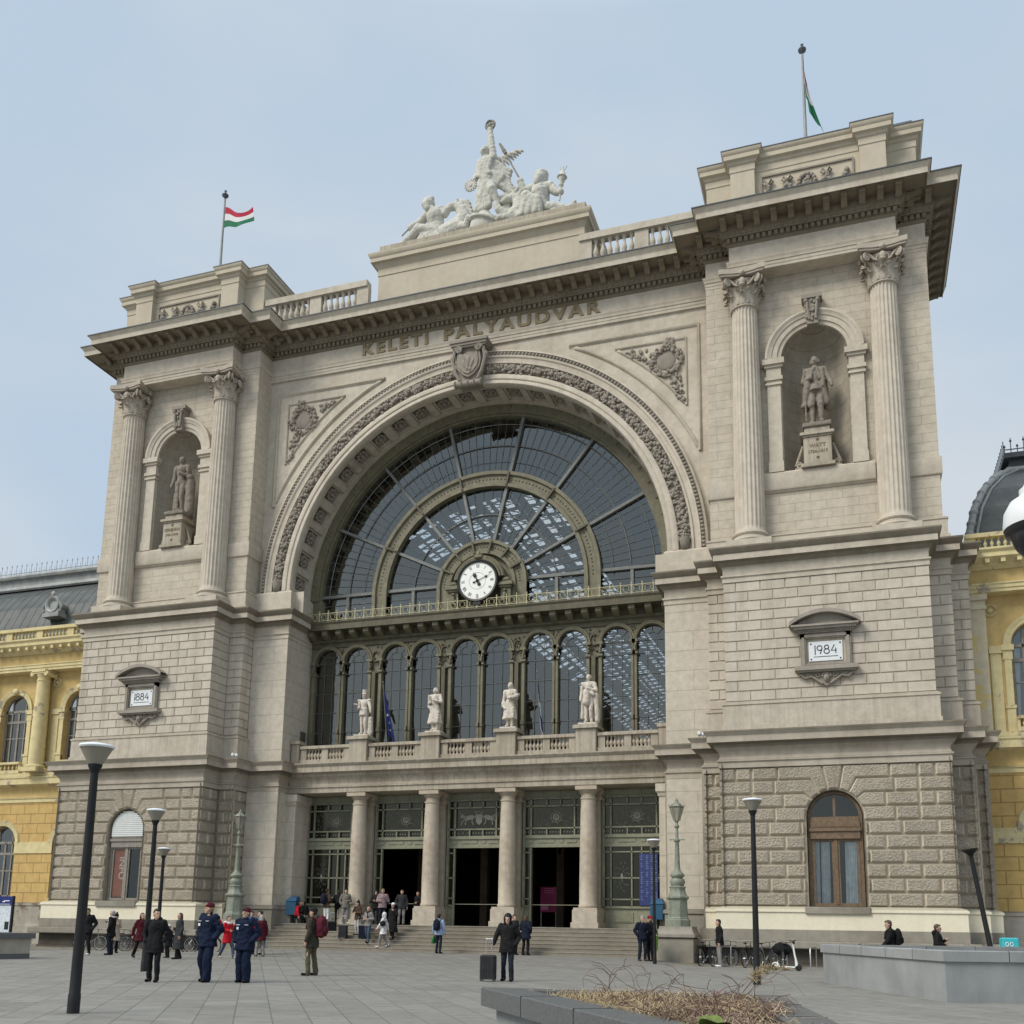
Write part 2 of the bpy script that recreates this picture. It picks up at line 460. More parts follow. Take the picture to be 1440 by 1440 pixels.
def paving():
    t = NT('paving')
    def bricks(w, h, mort, off=.5):
        b = t.n('ShaderNodeTexBrick'); mp = t.n('ShaderNodeMapping'); t.l(t.tc.outputs['Object'], mp.inputs[0])
        mp.inputs['Rotation'].default_value = (0,0,R(-123)); t.l(mp.outputs[0], b.inputs['Vector'])
        b.offset = off
        for k, v in (('Scale',1.),('Brick Width',w),('Row Height',h),('Mortar Size',mort),('Mortar Smooth',.2),('Bias',-.1)): b.inputs[k].default_value = v
        b.inputs['Color1'].default_value = (.205,.197,.178,1); b.inputs['Color2'].default_value = (.26,.25,.226,1); b.inputs['Mortar'].default_value = (.125,.12,.107,1)
        return b
    b = bricks(.9, .55, .010)
    n = t.noise(.22, 5, .6); n2 = t.noise(2.5, 5, .65); n3 = t.noise(40, 2)
    c = t.mix(t.math('MULTIPLY', t.ramp(n, [(.35, 0.), (.7, 1.)]), .4), b.outputs['Color'], (.25,.24,.215))
    c = t.mix(t.math('MULTIPLY', t.ramp(n2, [(.5, 0.), (.72, 1.)]), .5), c, (.115,.11,.10))
    c = t.mix(t.math('MULTIPLY', t.ramp(n3, [(.35, 1.), (.55, 0.)]), .15), c, (.1,.1,.1))
    sp = t.noise(5.5, 2, .5); c = t.mix(t.math('MULTIPLY', t.ramp(sp, [(.70, 0.), (.73, 1.)]), .45), c, (.09,.085,.08))
    st = t.noise(.5, 6, .7, (1,2.5,1)); c = t.mix(t.math('MULTIPLY', t.ramp(st, [(.52, 0.), (.66, 1.)]), .3), c, (.12,.115,.105))
    rr = t.ramp(n2, [(.3, .55), (.7, .8)])
    t.bsdf(c, rr, t.math('SUBTRACT', t.math('MULTIPLY', n3, .2), b.outputs['Fac']), .006, spec=.35)
    MATS['paving'] = t.m
paving()
# ------------------------------------------------------------------ the station
B = tag(empty('station_building', (0,0,0)), 'monumental cream stone railway station with two corner towers and a great glazed arch', 'building')
def half(h): return [(-x, y) for x, y in reversed(h)]+list(h)
HC = [(10.03,3.2),(10.03,2.2),(11.87,2.2),(11.87,.92),(12.71,.92),(12.71,-.4),(21.65,-.4),(21.65,.92),(22.55,.92),(22.55,2.2),(23.15,2.2),(23.15,9)]
HB = [(10.01,5.1),(10.01,2.3),(12.12,2.3),(12.12,1.4),(12.99,1.4),(12.99,0),(21.27,0),(21.27,1.4),(22.2,1.4),(22.2,2.3),(22.95,2.3),(22.95,9)]
HA = [(12.29,2.95),(12.29,1.51),(22.05,1.51),(22.05,9)]
HF = [(12.29,2.7),(12.29,1.51),(13.5,1.51),(13.5,.66),(20.8,.66),(20.8,1.51),(22.05,1.51),(22.05,9)]
def mir(p): return [(-x, y) for x, y in reversed(p)]
def both(m, fn):
    # the same shape on both towers
    fn(m, lambda p: p, 1); fn(m, mir, -1)
def towers(name, mat, *fns, smooth=30):
    # one mesh per tower
    out = []
    for f, s in ((lambda p: p, 1), (mir, -1)):
        m = MB()
        for fn in fns: fn(m, f, s)
        out.append(m.build(name, MATS[mat], B, smooth=smooth))
    return out
def wall_strip(m, path, z0, z1, inset=0.):
    m.sweep(path, [(-inset, z0), (-inset, z1)], cap=False)
def boss_wall(m, path, z0, rows, h, w, d0, d1, ch, joint, skip=None, seed=1):
    # drafted blocks in running bond along a plan polyline
    P = [V(p) for p in path]; N = len(P)
    for i in range(N-1):
        a, b = P[i], P[i+1]; d = b-a; L = d.length; d.normalize(); n = V((d.y, -d.x))
        conv0 = i > 0 and (P[i]-P[i-1]).normalized().cross(d) < 0 if False else False
        def turn(j):
            if j <= 0 or j >= N-1: return 0
            e0 = (P[j]-P[j-1]); e1 = (P[j+1]-P[j]); return e0.x*e1.y-e0.y*e1.x
        c0 = turn(i) > 0; c1 = turn(i+1) > 0    # convex corner (turning left walking with outside on the right)
        for r in range(rows):
            cuts = [0.]; k = max(1, round(L/w)); ww = L/k
            if k > 1 or r % 2:
                s = ww*(.5 if r % 2 else 1.)
                while s < L-.12: cuts.append(s); s += ww
            elif L > .7 and r % 2 == 0: pass
            cuts.append(L)
            for q in range(len(cuts)-1):
                s0, s1 = cuts[q], cuts[q+1]
                segs = [(s0, s1)]
                if skip: segs = skip(i, r, s0, s1)
                for s0_, s1_ in segs:
                    if s1_-s0_ < .12: continue
                    side_ = abs(d.y) > abs(d.x); e0 = (-d0 if side_ else 0) if (s0_ == 0 and c0) else joint/2
                    e1 = (-d0 if side_ else 0) if (s1_ == L and c1) else joint/2
                    cl = 0. if (s0_ == 0 and c0) else ch; cr = 0. if (s1_ == L and c1) else ch
                    za, zb = z0+r*h+joint/2, z0+(r+1)*h-joint/2
                    m.boss([(s0_+e0, za), (s1_-e1, za), (s1_-e1, zb), (s0_+e0, zb)], (a.x, a.y), (d.x, d.y), (n.x, n.y), d0, d1, [ch, cr, ch, cl])
# --- lower zone: rusticated base with an arched window
WX, WZ, WR, WSILL = 17.2, 5.92, 1.05, 2.36
RH = .568
def low_skip_for(side, path):
    def f(i, r, s0, s1):
        seg = 5 if side > 0 else len(path)-1-6
        if i != main_i[side]: return [(s0, s1)]
        lo, hi = WX-12.71, WX-12.71
        x0 = (WX-12.71) if side > 0 else (21.65-WX)
        z0, z1 = 2.35+r*RH, 2.35+(r+1)*RH
        if r < 6: g = WR+.08
        else: return [(s0, s1)] if s1 < x0-3.2 or s0 > x0+3.2 else ([(s0, min(s1, x0-3.2))] if s0 < x0-3.2 else []) + ([(max(s0, x0+3.2), s1)] if s1 > x0+3.2 else [])
        out = []
        if s0 < x0-g: out.append((s0, min(s1, x0-g)))
        if s1 > x0+g: out.append((max(s0, x0+g), s1))
        return out
    return f
LOWP = HC[1:]
main_i = {1: 4, -1: len(LOWP)-2-4}
def low(m, f, side):
    p = f(LOWP)
    boss_wall(m, p[:] , 2.35, 10, RH, 1.27, -.14, 0., .075, .035, skip=low_skip_for(side, p))
    # voussoirs round the window, stepped into the courses
    ang = [0, 20, 40, 60, 79, 101, 120, 140, 160, 180]
    zb = [2.35+RH*k for k in (6, 7, 8, 9, 10)]
    cx = side*WX
    o, ux, n = (0, -.4), (1, 0), (0, -1)
    def P(a):
        z = {0: zb[0], 20: zb[1], 40: zb[2], 60: zb[3], 79: zb[4], 101: zb[4], 120: zb[3], 140: zb[2], 160: zb[1], 180: zb[0]}[a]
        s, c = math.sin(R(a)), math.cos(R(a))
        if a in (0, 180): return (cx+(WR+.4)*(1 if a == 0 else -1), z)
        rr = (z-WZ)/s; return (cx+rr*c, z)
    def A(a, r=WR+.06): return (cx+r*math.cos(R(a)), WZ+r*math.sin(R(a)))
    X = 3.2
    for k in range(4):
        a0, a1 = ang[k], ang[k+1]
        for sg in (1, -1):
            mirp = lambda p: p if sg > 0 else (2*cx-p[0], p[1])
            z0, z1 = zb[k], zb[k+1]
            arc = [A(a0+(a1-a0)*t/4) for t in range(4, -1, -1)]
            if k == 0: arc[-1] = (arc[-1][0], z0)
            if k == 3: poly = [P(a0), (cx+2.15, z0), (cx+2.15, z1), P(a1)]+arc
            else:
                e = 1.95+.35*((k+1) % 2)
                poly = [P(a0), (cx+e, z0), (cx+e, z1), P(a1)]+arc
            e = poly[1][0]-cx
            g = .017
            poly = [mirp(q) for q in poly]
            m.boss(poly, o, ux, n, -.14, 0., [.075]*len(poly))
            # plain blocks out to the running bond
            blk = [(cx+e+g, z0+g), (cx+X-g, z0+g), (cx+X-g, z1-g), (cx+e+g, z1-g)]
            m.boss([mirp(q) for q in blk], o, ux, n, -.14, 0., .075)
    key = [P(101), P(79)]+[A(79+22*t/4) for t in range(5)]
    m.boss(key, o, ux, n, -.14, .02, .075)
for o in towers('rusticated_base', 'rustic', low, smooth=0):
    o.data.materials.append(MATS['rustic_joint'])
    for p in o.data.polygons:
        n_ = p.normal
        if max(abs(n_.x), abs(n_.y)) < .97: p.material_index = 1
# core behind the blocks, with the window opening left free
def arch_wall(m, x0, x1, y, z0, z1, cx, r, zs, zsill, n=16):
    # wall panel in plane y with a round-headed opening
    m.quad((x0,y,z0), (cx-r,y,z0), (cx-r,y,z1), (x0,y,z1)); m.quad((cx+r,y,z0), (x1,y,z0), (x1,y,z1), (cx+r,y,z1))
    if zsill > z0: m.quad((cx-r,y,z0), (cx+r,y,z0), (cx+r,y,zsill), (cx-r,y,zsill))
    for i in range(n):
        a0, a1 = PI-PI*i/n, PI-PI*(i+1)/n
        xa, xb = cx+r*math.cos(a0), cx+r*math.cos(a1)
        m.quad((xa,y,zs+r*math.sin(a0)), (xb,y,zs+r*math.sin(a1)), (xb,y,z1), (xa,y,z1))
def arch_reveal(m, cx, r, zs, zsill, y0, y1, n=20):
    pts = [(cx-r, zsill)]+[(cx+r*math.cos(PI-PI*i/n), zs+r*math.sin(PI-PI*i/n)) for i in range(n+1)]+[(cx+r, zsill)]
    for i in range(len(pts)-1):
        a, b = pts[i], pts[i+1]
        m.quad((a[0],y0,a[1]), (b[0],y0,b[1]), (b[0],y1,b[1]), (a[0],y1,a[1]))
    m.quad((cx-r,y0,zsill), (cx+r,y0,zsill), (cx+r,y1,zsill), (cx-r,y1,zsill))
def low_core(m, f, side):
    p = f(LOWP)
    for i in range(len(p)-1):
        if i == main_i[side]: continue
        a, b = p[i], p[i+1]; d = (V(b)-V(a)).normalized(); n = V((d.y, -d.x))*-.1
        e0, e1 = V(a)+n-d*.1, V(b)+n+d*.1
        m.quad((e0.x,e0.y,2.0), (e1.x,e1.y,2.0), (e1.x,e1.y,8.2), (e0.x,e0.y,8.2))
    xs = sorted((side*12.75, side*21.6))
    arch_wall(m, xs[0], xs[1], -.3, 2.0, 8.2, side*WX, WR+.03, WZ, WSILL)
    arch_reveal(m, side*WX, WR+.03, WZ, WSILL, -.37, .25)
towers('base_core', 'rustic_core', low_core, smooth=0)
# smooth pier faces beside the portico and their bases
def piers_low(m, f, side):
    m.sweep(f([(10.03,4.6),(10.03,2.195),(11.9,2.195)]), [(.012, 2.2), (.012, 8.02)], cap=False)
    m.sweep(f([(9.5,4.6),(9.5,3.1),(10.06,3.1)]), [(0, 2.2), (0, 7.35), (.06, 7.4), (.06, 7.5), (.14, 7.6), (.14, 7.95)], cap=False)
towers('pier_face', 'pier_ashlar', piers_low, smooth=20)
# --- plinth
towers('painted_plinth', 'painted_base', lambda m, f, s: m.sweep(f(HC[3:]), [(.22,1.44),(.22,2.10),(.27,2.13),(.27,2.2),(.2,2.27),(-.05,2.35)]))
towers('plinth_ledge', 'grey_stone',
    lambda m, f, s: m.sweep(f([(9.45,4.4),(9.45,3.0),(10.0,3.0),(10.0,2.15),(11.9,2.15),(11.9,.7)]), [(.1,.1),(.1,2.02),(.16,2.06),(.16,2.2),(.02,2.26)]),
    lambda m, f, s: m.sweep(f(HC[2:]), [(.24,.98),(.24,1.44),(.0,1.46)]),
    lambda m, f, s: m.sweep(f(HC[2:]), [(.2,.70),(.56,.70),(.6,.74),(.6,.96),(.56,1.0),(.2,1.02)]))
towers('plinth_foot', 'dark_stone', lambda m, f, s: m.sweep(f(HC[2:]), [(.26,-.1),(.26,.12),(.2,.14),(.2,.72)]))
# --- ledge over the base and the portico entablature
PC = [(-.3,8.02),(.03,8.02),(.03,8.26),(.09,8.29),(.09,8.35),(.03,8.38),(-.02,8.5),(.0,8.64),(.08,8.78),(.2,8.86),(.2,8.98),(.27,9.02),(.45,9.05),(.45,9.31),(.49,9.35),(.57,9.46),(.57,9.51),(-.45,9.62)]
towers('base_ledge', 'cornice', lambda m, f, s: m.sweep(f(HC), PC))
towers('base_ledge_cap_shade', 'ledge_dark', lambda m, f, s: m.sweep(f(HC), [(.58,9.455),(.585,9.515),(-.1,9.6)], cap=False), lambda m, f, s: m.sweep(f(HC), [(.21,8.855),(.21,8.985),(.28,9.01),(.44,9.043)], cap=False))  # weathered dark top edge; second strip paints the shade under the overhang
m = MB(); m.sweep([(-10.03,3.2),(10.03,3.2)], PC); m.box(-10.0,10.0,3.45,5.6,8.0,8.6); m.box(-10.0,10.0,3.0,5.6,9.4,9.55)
m.build('portico_entablature', MATS['stained'], B)
# --- drafted zone between the ledges
hb = HB[2:]
towers('drafted_wall', 'drafted', lambda m, f, s: boss_wall(m, f(hb), 10.92, 12, .44, 1.02, -.045, 0., .02, .018), smooth=0)
towers('drafted_core', 'moulding', lambda m, f, s: m.sweep(f(hb), [(-.04,9.4),(-.04,17.7)], cap=False))
towers('arch_pier', 'pier_ashlar', lambda m, f, s: m.sweep(f(HB[:3]), [(.006,9.5),(.006,16.25)], cap=False))
towers('string_course', 'string', lambda m, f, s: m.sweep(f(HB[2:]), [(.17,9.4),(.17,9.84),(.12,9.86),(.12,10.72),(.16,10.75),(.16,10.82),(.0,10.92)]))
PB = [(-.3,16.2),(.04,16.2),(.04,16.41),(.1,16.44),(.1,16.51),(.02,16.54),(.02,16.85),(.08,16.9),(.2,17.07),(.24,17.08),(.38,17.12),(.38,17.39),(.42,17.42),(.53,17.6),(.53,17.66),(-.45,17.76)]
def ledge_top(m, f, s):
    m.sweep(f(HB), PB)
    a, b = sorted((s*12.6, s*21.6)); m.box(a, b, -.1, 3.2, 17.5, 17.74)
    a, b = sorted((s*10.1, s*12.9)); m.box(a, b, 2.2, 5.0, 17.5, 17.735)
towers('column_ledge', 'moulding', ledge_top)
towers('ledge_cap_shade', 'ledge_dark', lambda m, f, s: m.sweep(f(HB), [(.384,17.385),(.43,17.42),(.54,17.605),(.54,17.67),(.0,17.775)], cap=False), lambda m, f, s: m.sweep(f(HB), [(.085,16.895),(.21,17.065),(.25,17.075),(.37,17.113)], cap=False))  # dark weathered cyma, plus a cove strip with the underside shade coloured in
# --- ashlar storey of the towers
NX, NR, NZ, NS = 17.1, 1.45, 27.15, 21.67
def ashlar(m, f, s):
    x0, x1 = sorted((s*12.29, s*22.05))
    arch_wall(m, x0, x1, 1.51, 17.6, 31.45, s*NX, NR, NZ, NS, 24)
    m.quad((s*12.29,1.51,17.6), (s*12.29,3.2,17.6), (s*12.29,3.2,31.45), (s*12.29,1.51,31.45))
    m.quad((s*22.05,1.51,17.6), (s*22.05,10,17.6), (s*22.05,10,31.45), (s*22.05,1.51,31.45))
towers('ashlar_wall', 'ashlar', ashlar, smooth=0)
towers('wall_band', 'render',
    lambda m, f, s: m.sweep(f(HA), [(.24,17.6),(.24,17.95),(.16,18.0),(.16,18.62),(.2,18.66),(.2,18.72),(.0,18.82)]),
    lambda m, f, s: m.sweep(f(HA), [(.0,20.72),(.07,20.74),(.1,20.8),(.1,21.5),(.0,21.58)]),
    lambda m, f, s: m.sweep(f([(14.73,1.51),(19.47,1.51)]), [(.0,20.8),(.16,20.82),(.2,20.9),(.2,21.6),(.16,21.66),(.0,21.67)]))
# niches: half round with a quarter-sphere head
def niche(s):
    cx = s*NX; n = 20; k = 8
    m = MB(); vs = []; fs = []
    rows = [NS, 23., 24.4, 25.8, NZ]
    for z in rows:
        for i in range(n+1):
            a = PI-PI*i/n; vs.append((cx+NR*math.cos(a), 1.5+NR*.92*math.sin(a), z))
    for j in range(1, k+1):
        t = PI/2*j/k
        for i in range(n+1):
            a = PI-PI*i/n; vs.append((cx+NR*math.cos(a)*math.cos(t) if False else cx+NR*math.cos(a), 1.5, NZ) if False else (cx+NR*math.cos(a)*math.cos(t), 1.5+NR*.92*math.sin(a)*math.cos(t), NZ+NR*math.sin(t)))
    # the head is the quarter sphere swept from the springing up
    w = n+1
    for j in range(len(rows)+k-1):
        for i in range(n): fs.append((j*w+i, j*w+i+1, (j+1)*w+i+1, (j+1)*w+i))
    m.add(vs, fs)
    fl = [(cx+NR*math.cos(PI-PI*i/n), 1.5+NR*.92*math.sin(PI-PI*i/n), NS) for i in range(n+1)]
    m.add(fl, [tuple(range(n+1))])
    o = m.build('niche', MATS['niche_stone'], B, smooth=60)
    f = MB()
    prof = [(NR,1.5),(NR,1.36),(NR+.18,1.34),(NR+.18,1.28),(NR+.42,1.26),(NR+.42,1.22),(NR+.52,1.2),(NR+.6,1.14),(NR+.7,1.14),(NR+.7,1.5)]
    f.ring(prof, cx, NZ, 0, PI, 40)
    for q in (1, -1):
        xa, xb = sorted((cx+q*(NR+.02), cx+q*(NR+.68)))
        f.box(xa, xb, 1.3, 1.55, NS, NS+.5); f.box(xa+.04, xb-.04, 1.34, 1.55, NS+.5, 25.9)
        f.box(xa-.04, xb+.04, 1.27, 1.55, 25.9, 26.0); f.box(xa, xb, 1.31, 1.55, 26.0, 26.12); f.box(xa-.07, xb+.07, 1.24, 1.55, 26.12, 26.3)
        f.box(xa, xb, 1.32, 1.55, 26.3, 26.75); f.box(xa-.08, xb+.08, 1.25, 1.55, 26.75, 26.88); f.box(xa-.16, xb+.16, 1.16, 1.55, 26.88, 27.15)
    f.build('niche_surround', MATS['render'], o, smooth=30)
    g = MB(); g.prism([(cx-.24,28.5),(cx+.24,28.5),(cx+.36,29.75),(cx-.36,29.75)], 1.06, 1.5); g.box(cx-.45,cx+.45,.98,1.5,29.75,29.95)
    for i in range(22):
        t = rng.random(); g.ball((cx+rng.uniform(-.26,.26), 1.03, 28.65+t*1.05), (.07,.06,.09), 6, 4)
    for q in (-1, 1): g.tube([(cx+q*.14,1.03,28.7),(cx+q*.2,.98,29.2),(cx+q*.22,1.0,29.6)], .06, 6); g.ball((cx+q*.26,1.0,29.62), .11, 8, 5)
    g.build('keystone', MATS['relief'], o, smooth=50)
niche(1); niche(-1)
# --- fluted columns
def column():
    m = MB(); nf = 22; per = 6; n = nf*per; zs = [18.72, 18.85, 19.0, 20.5, 22.5, 24.5, 26.5, 28., 29.2, 29.55, 29.66]
    vs = []
    for j, z in enumerate(zs):
        t = (z-18.72)/(29.66-18.72); r = .665-.10*t**1.6
        if j == 0: r += .05
        for i in range(n):
            ph = i % per; fl = 0 if (j in (0, 1, len(zs)-1)) else -.055*math.sin(PI*max(0, (ph-1))/(per-1)) if ph > 0 else 0
            a = 2*PI*i/n; vs.append(((r+fl)*math.cos(a), (r+fl)*math.sin(a), z))
    fs = [(j*n+i, j*n+(i+1) % n, (j+1)*n+(i+1) % n, (j+1)*n+i) for j in range(len(zs)-1) for i in range(n)]
    m.add(vs, fs)
    return m
def column_base():
    m = MB(); m.cbox(-.98,.98,-.98,1.0,17.72,18.22,.02)
    m.lathe([(.9,18.2),(.95,18.28),(.93,18.36),(.84,18.42),(.76,18.46),(.74,18.52),(.8,18.56),(.82,18.62),(.78,18.69),(.7,18.72),(.6,18.73)], 40)
    return m
def column_capital():
    m = MB(); z0 = 29.62; H = 1.62
    m.lathe([(.58,z0),(.64,z0+.03),(.64,z0+.09),(.57,z0+.12),(.56,z0+.6),(.62,z0+1.0),(.78,z0+1.32)], 32)
    def leaf(a, zb, h, w, out):
        # curled acanthus leaf with a lobed edge
        T = Matrix.Rotation(a,4,'Z'); vs = []; fs = []; K = 9
        for k in range(K):
            t = k/(K-1)
            r = .59+.05*t+out*max(0,(t-.45)/.55)**2
            z = zb+h*min(1., t*1.12) - (0 if t < .82 else h*.9*(t-.82))
            ww = w*(.55+.5*math.sin(PI*min(1, t*.9+.08)))*(1 if t < .8 else .75)*(1+.16*(k % 2))
            vs += [(r-.05,-ww,z),(r+.02,-ww*.5,z+.01),(r+.06,0,z+.02),(r+.02,ww*.5,z+.01),(r-.05,ww,z)]
        for k in range(K-1):
            for q in range(4): fs.append((k*5+q,k*5+q+1,(k+1)*5+q+1,(k+1)*5+q))
        m.add(vs, fs, T)
    for i in range(8): leaf(2*PI*i/8, z0+.1, .52, .2, .26)
    for i in range(8): leaf(2*PI*(i+.5)/8, z0+.12, .92, .2, .3)
    for i in range(4):
        a = PI/4+i*PI/2; T = Matrix.Rotation(a,4,'Z')
        for q in (-1, 1):
            m.tube([(.6,q*.34,z0+.75),(.72,q*.26,z0+1.05),(.86,q*.14,z0+1.27),(1.0,q*.05,z0+1.36)], [.05,.06,.065,.06], 6, T)
        sp = []
        for k in range(22):
            t = k/21; b = 2.2-t*4*PI; rr = .2*(1-t*.8)
            sp.append((1.0+rr*math.cos(b), 0, z0+1.2+rr*math.sin(b)))
        for q in (-.075, .075): m.tube([(x, q, z) for x, _, z in sp], .05, 6, T)
        m.ball((1.0,0,z0+1.2),(.11,.13,.11),8,6,T); leaf(a, z0+.5, .55, .14, .34)
    for i in range(4):
        T = Matrix.Rotation(i*PI/2,4,'Z')
        m.ball((.83,0,z0+1.12),(.1,.16,.2),8,6,T); m.ball((.93,0,z0+1.5),(.1,.13,.13),8,6,T); m.ball((.9,0,z0+.92),(.1,.14,.07),8,5,T)
        for q in (-1, 1): m.tube([(.7,q*.3,z0+.8),(.8,q*.24,z0+1.1),(.86,q*.12,z0+1.2)], .045, 5, T)
    # concave abacus
    poly = []
    for i in range(4):
        a = i*PI/2
        for k in range(9):
            t = -1+2*k/8; d = .84+.2*t*t; x, y = d, t*1.0
            if abs(t) == 1: x = .98; y = t*.98
            poly.append((x*math.cos(a)-y*math.sin(a), x*math.sin(a)+y*math.cos(a)))
    m.plate(poly, z0+1.42, z0+1.52); m.plate([(x*1.06,y*1.06) for x, y in poly], z0+1.52, z0+H+.14)
    return m
c0 = column().build('column', MATS['render'], B, smooth=40)
column_base().build('column_base', MATS['render'], c0, smooth=40)
column_capital().build('column_capital', MATS['capital'], c0, smooth=50)
for i, x in enumerate((14.1, 20.17, -14.1, -20.17)):
    c = c0 if i == 0 else dup(c0, B)
    c.location = (x, 1.13, 0)
# --- entablature of the whole front
FZ = half(HF)
PA = [(-.8,31.4),(.014,31.4),(.014,31.54),(.035,31.55),(.035,31.7),(.075,31.72),(.075,31.82),(.1,31.87),(.13,31.93),(.13,31.97),(.0,31.99),(.0,32.78),(.05,32.8),(.1,32.87),(.1,33.12),(.28,33.13),(.3,33.17),(.38,33.33),(.42,33.34),(.42,33.68),(1.28,33.68),(1.28,33.62),(1.31,33.62),(1.31,33.9),(1.34,33.93),(1.46,34.1),(1.46,34.15),(-.3,34.3)]
m = MB(); m.sweep(FZ, PA[:12]); m.build('architrave_and_frieze', MATS['render'], B)
def along(path, o, sp, fn, pad=.5):
    P = [V(p) for p in path]; N = len(P)
    def off(i):
        d0 = (P[i]-P[i-1]).normalized() if i > 0 else None
        d1 = (P[i+1]-P[i]).normalized() if i < N-1 else None
        d0 = d0 or d1; d1 = d1 or d0
        n0 = V((d0.y,-d0.x)); n1 = V((d1.y,-d1.x)); return P[i]+(n0+n1)/(1+n0.dot(n1))*o
    for i in range(N-1):
        a, b = off(i), off(i+1); d = (P[i+1]-P[i]).normalized()
        L = (b-a).dot(d)
        if L < sp*.6: continue
        k = max(1, round((L-2*pad*sp)/sp)); st = (L-2*pad*sp)/k if k > 0 else 0
        for q in range(k+1): fn(a+d*(pad*sp+q*st), d, V((d.y,-d.x)))
def frame(p, d, n, z): return Matrix(((d.x,n.x,0,p.x),(d.y,n.y,0,p.y),(0,0,1,z),(0,0,0,1)))
m = MB()
m.sweep(FZ, [(0,32.77)]+PA[12:])
def dentil(p, d, n): m.box(-.08,.08,-.02,.15,0,.2,frame(p,d,n,32.9))
along(FZ, .1, .27, dentil, .4)
def eggs(p, d, n): m.ball((0,0,0),(.085,.06,.075),6,4,frame(p,d,n,33.25))
along(FZ, .34, .27, eggs, .4)
def modillion(p, d, n):
    T = frame(p, d, n, 33.68)
    s = [(0,-.34),(.12,-.34),(.3,-.2),(.55,-.14),(.66,-.16),(.7,-.1),(.7,0),(0,0)]
    m.add([(-.13,y,z) for y,z in s]+[(.13,y,z) for y,z in s], [tuple(range(8)), tuple(range(15,7,-1))]+[(i,(i+1)%8,8+(i+1)%8,8+i) for i in range(8)], T)
    m.box(-.17,.17,-.02,.76,-.05,.0,T)
    m.tube([(-.14,.1,-.24),(.14,.1,-.24)], .1, 8, T)
along(FZ, .42, .74, modillion, .35)
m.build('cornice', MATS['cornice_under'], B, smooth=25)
m = MB(); m.sweep(FZ, [(1.285,33.63),(1.325,33.63),(1.325,33.9),(1.345,33.93),(1.47,34.1)]); m.build('cornice_fascia', MATS['moulding'], B)
m = MB(); m.sweep(FZ, [(1.5,34.11),(1.5,34.17),(-.25,34.34)], cap=False); m.build('cornice_flashing', MATS['lead'], B)
# inscription on the frieze
def text_mesh(name, body, size, mat, parent, loc, rot=(PI/2,0,0), ext=.04, bold=.0, sx=1., align='CENTER', space=1.):
    cu = bpy.data.curves.new(name, 'FONT'); cu.body = body; cu.size = size; cu.extrude = ext; cu.offset = bold
    cu.align_x = align; cu.space_character = space; cu.resolution_u = 4
    o = bpy.data.objects.new(name, cu); COL.objects.link(o)
    dg = bpy.context.evaluated_depsgraph_get(); me = bpy.data.meshes.new_from_object(o.evaluated_get(dg))
    bpy.data.objects.remove(o); bpy.data.curves.remove(cu)
    ob = bpy.data.objects.new(name, me); COL.objects.link(ob)
    me.materials.clear(); me.materials.append(mat)
    T = Matrix.Translation(loc) @ Matrix.Rotation(rot[2],4,'Z') @ Matrix.Rotation(rot[0],4,'X') @ Matrix.Diagonal((sx,1,1,1))
    me.transform(T); ob.parent = parent
    return ob
def fit_text(ob, x0, x1):
    xs = [v.co.x for v in ob.data.vertices]; a, b = min(xs), max(xs)
    for v in ob.data.vertices: v.co.x = x0+(v.co.x-a)/(b-a)*(x1-x0)
t1 = text_mesh('inscription', 'KELETI', .98, MATS['letter_brown'], B, (-4,2.68,32.09), ext=.05, bold=.03, space=1.3); fit_text(t1, -6.55, -2.66)
t2 = text_mesh('inscription', 'P\u00c1LYAUDVAR', .98, MATS['letter_brown'], B, (3,2.68,32.09), ext=.05, bold=.03, space=1.3); fit_text(t2, -1.72, 6.85)
# --- attic over the towers
HT = [(12.4,7),(12.4,1.62),(13.63,1.62),(13.63,.9),(14.75,.9),(14.75,1.2),(19.45,1.2),(19.45,.9),(20.58,.9),(20.58,1.72),(21.89,1.72),(21.89,8)]
PT = [(0,34.1),(0,36.85),(.035,36.88),(.035,37.2),(.1,37.25),(.14,37.36),(.27,37.42),(.27,37.64),(.31,37.68),(.37,37.8),(.37,37.86),(-.3,37.9)]
attics = towers('attic', 'attic_render', lambda m, f, s: m.sweep(f(HT), PT))
def lead_roof(m, f, s):
    m.sweep(f([(12.45,8),(12.45,1.8),(21.84,1.8),(21.84,8)]), [(.25,37.8),(.2,37.9),(-.05,38.4),(-.3,38.45)])
    a, b = sorted((s*12.7, s*21.6)); m.box(a, b, 2.0, 8, 38.0, 38.42)
    m.sweep(f(HT), [(.39,37.84),(.39,37.89),(-.2,37.93)], cap=False)
towers('attic_roof', 'lead', lead_roof)
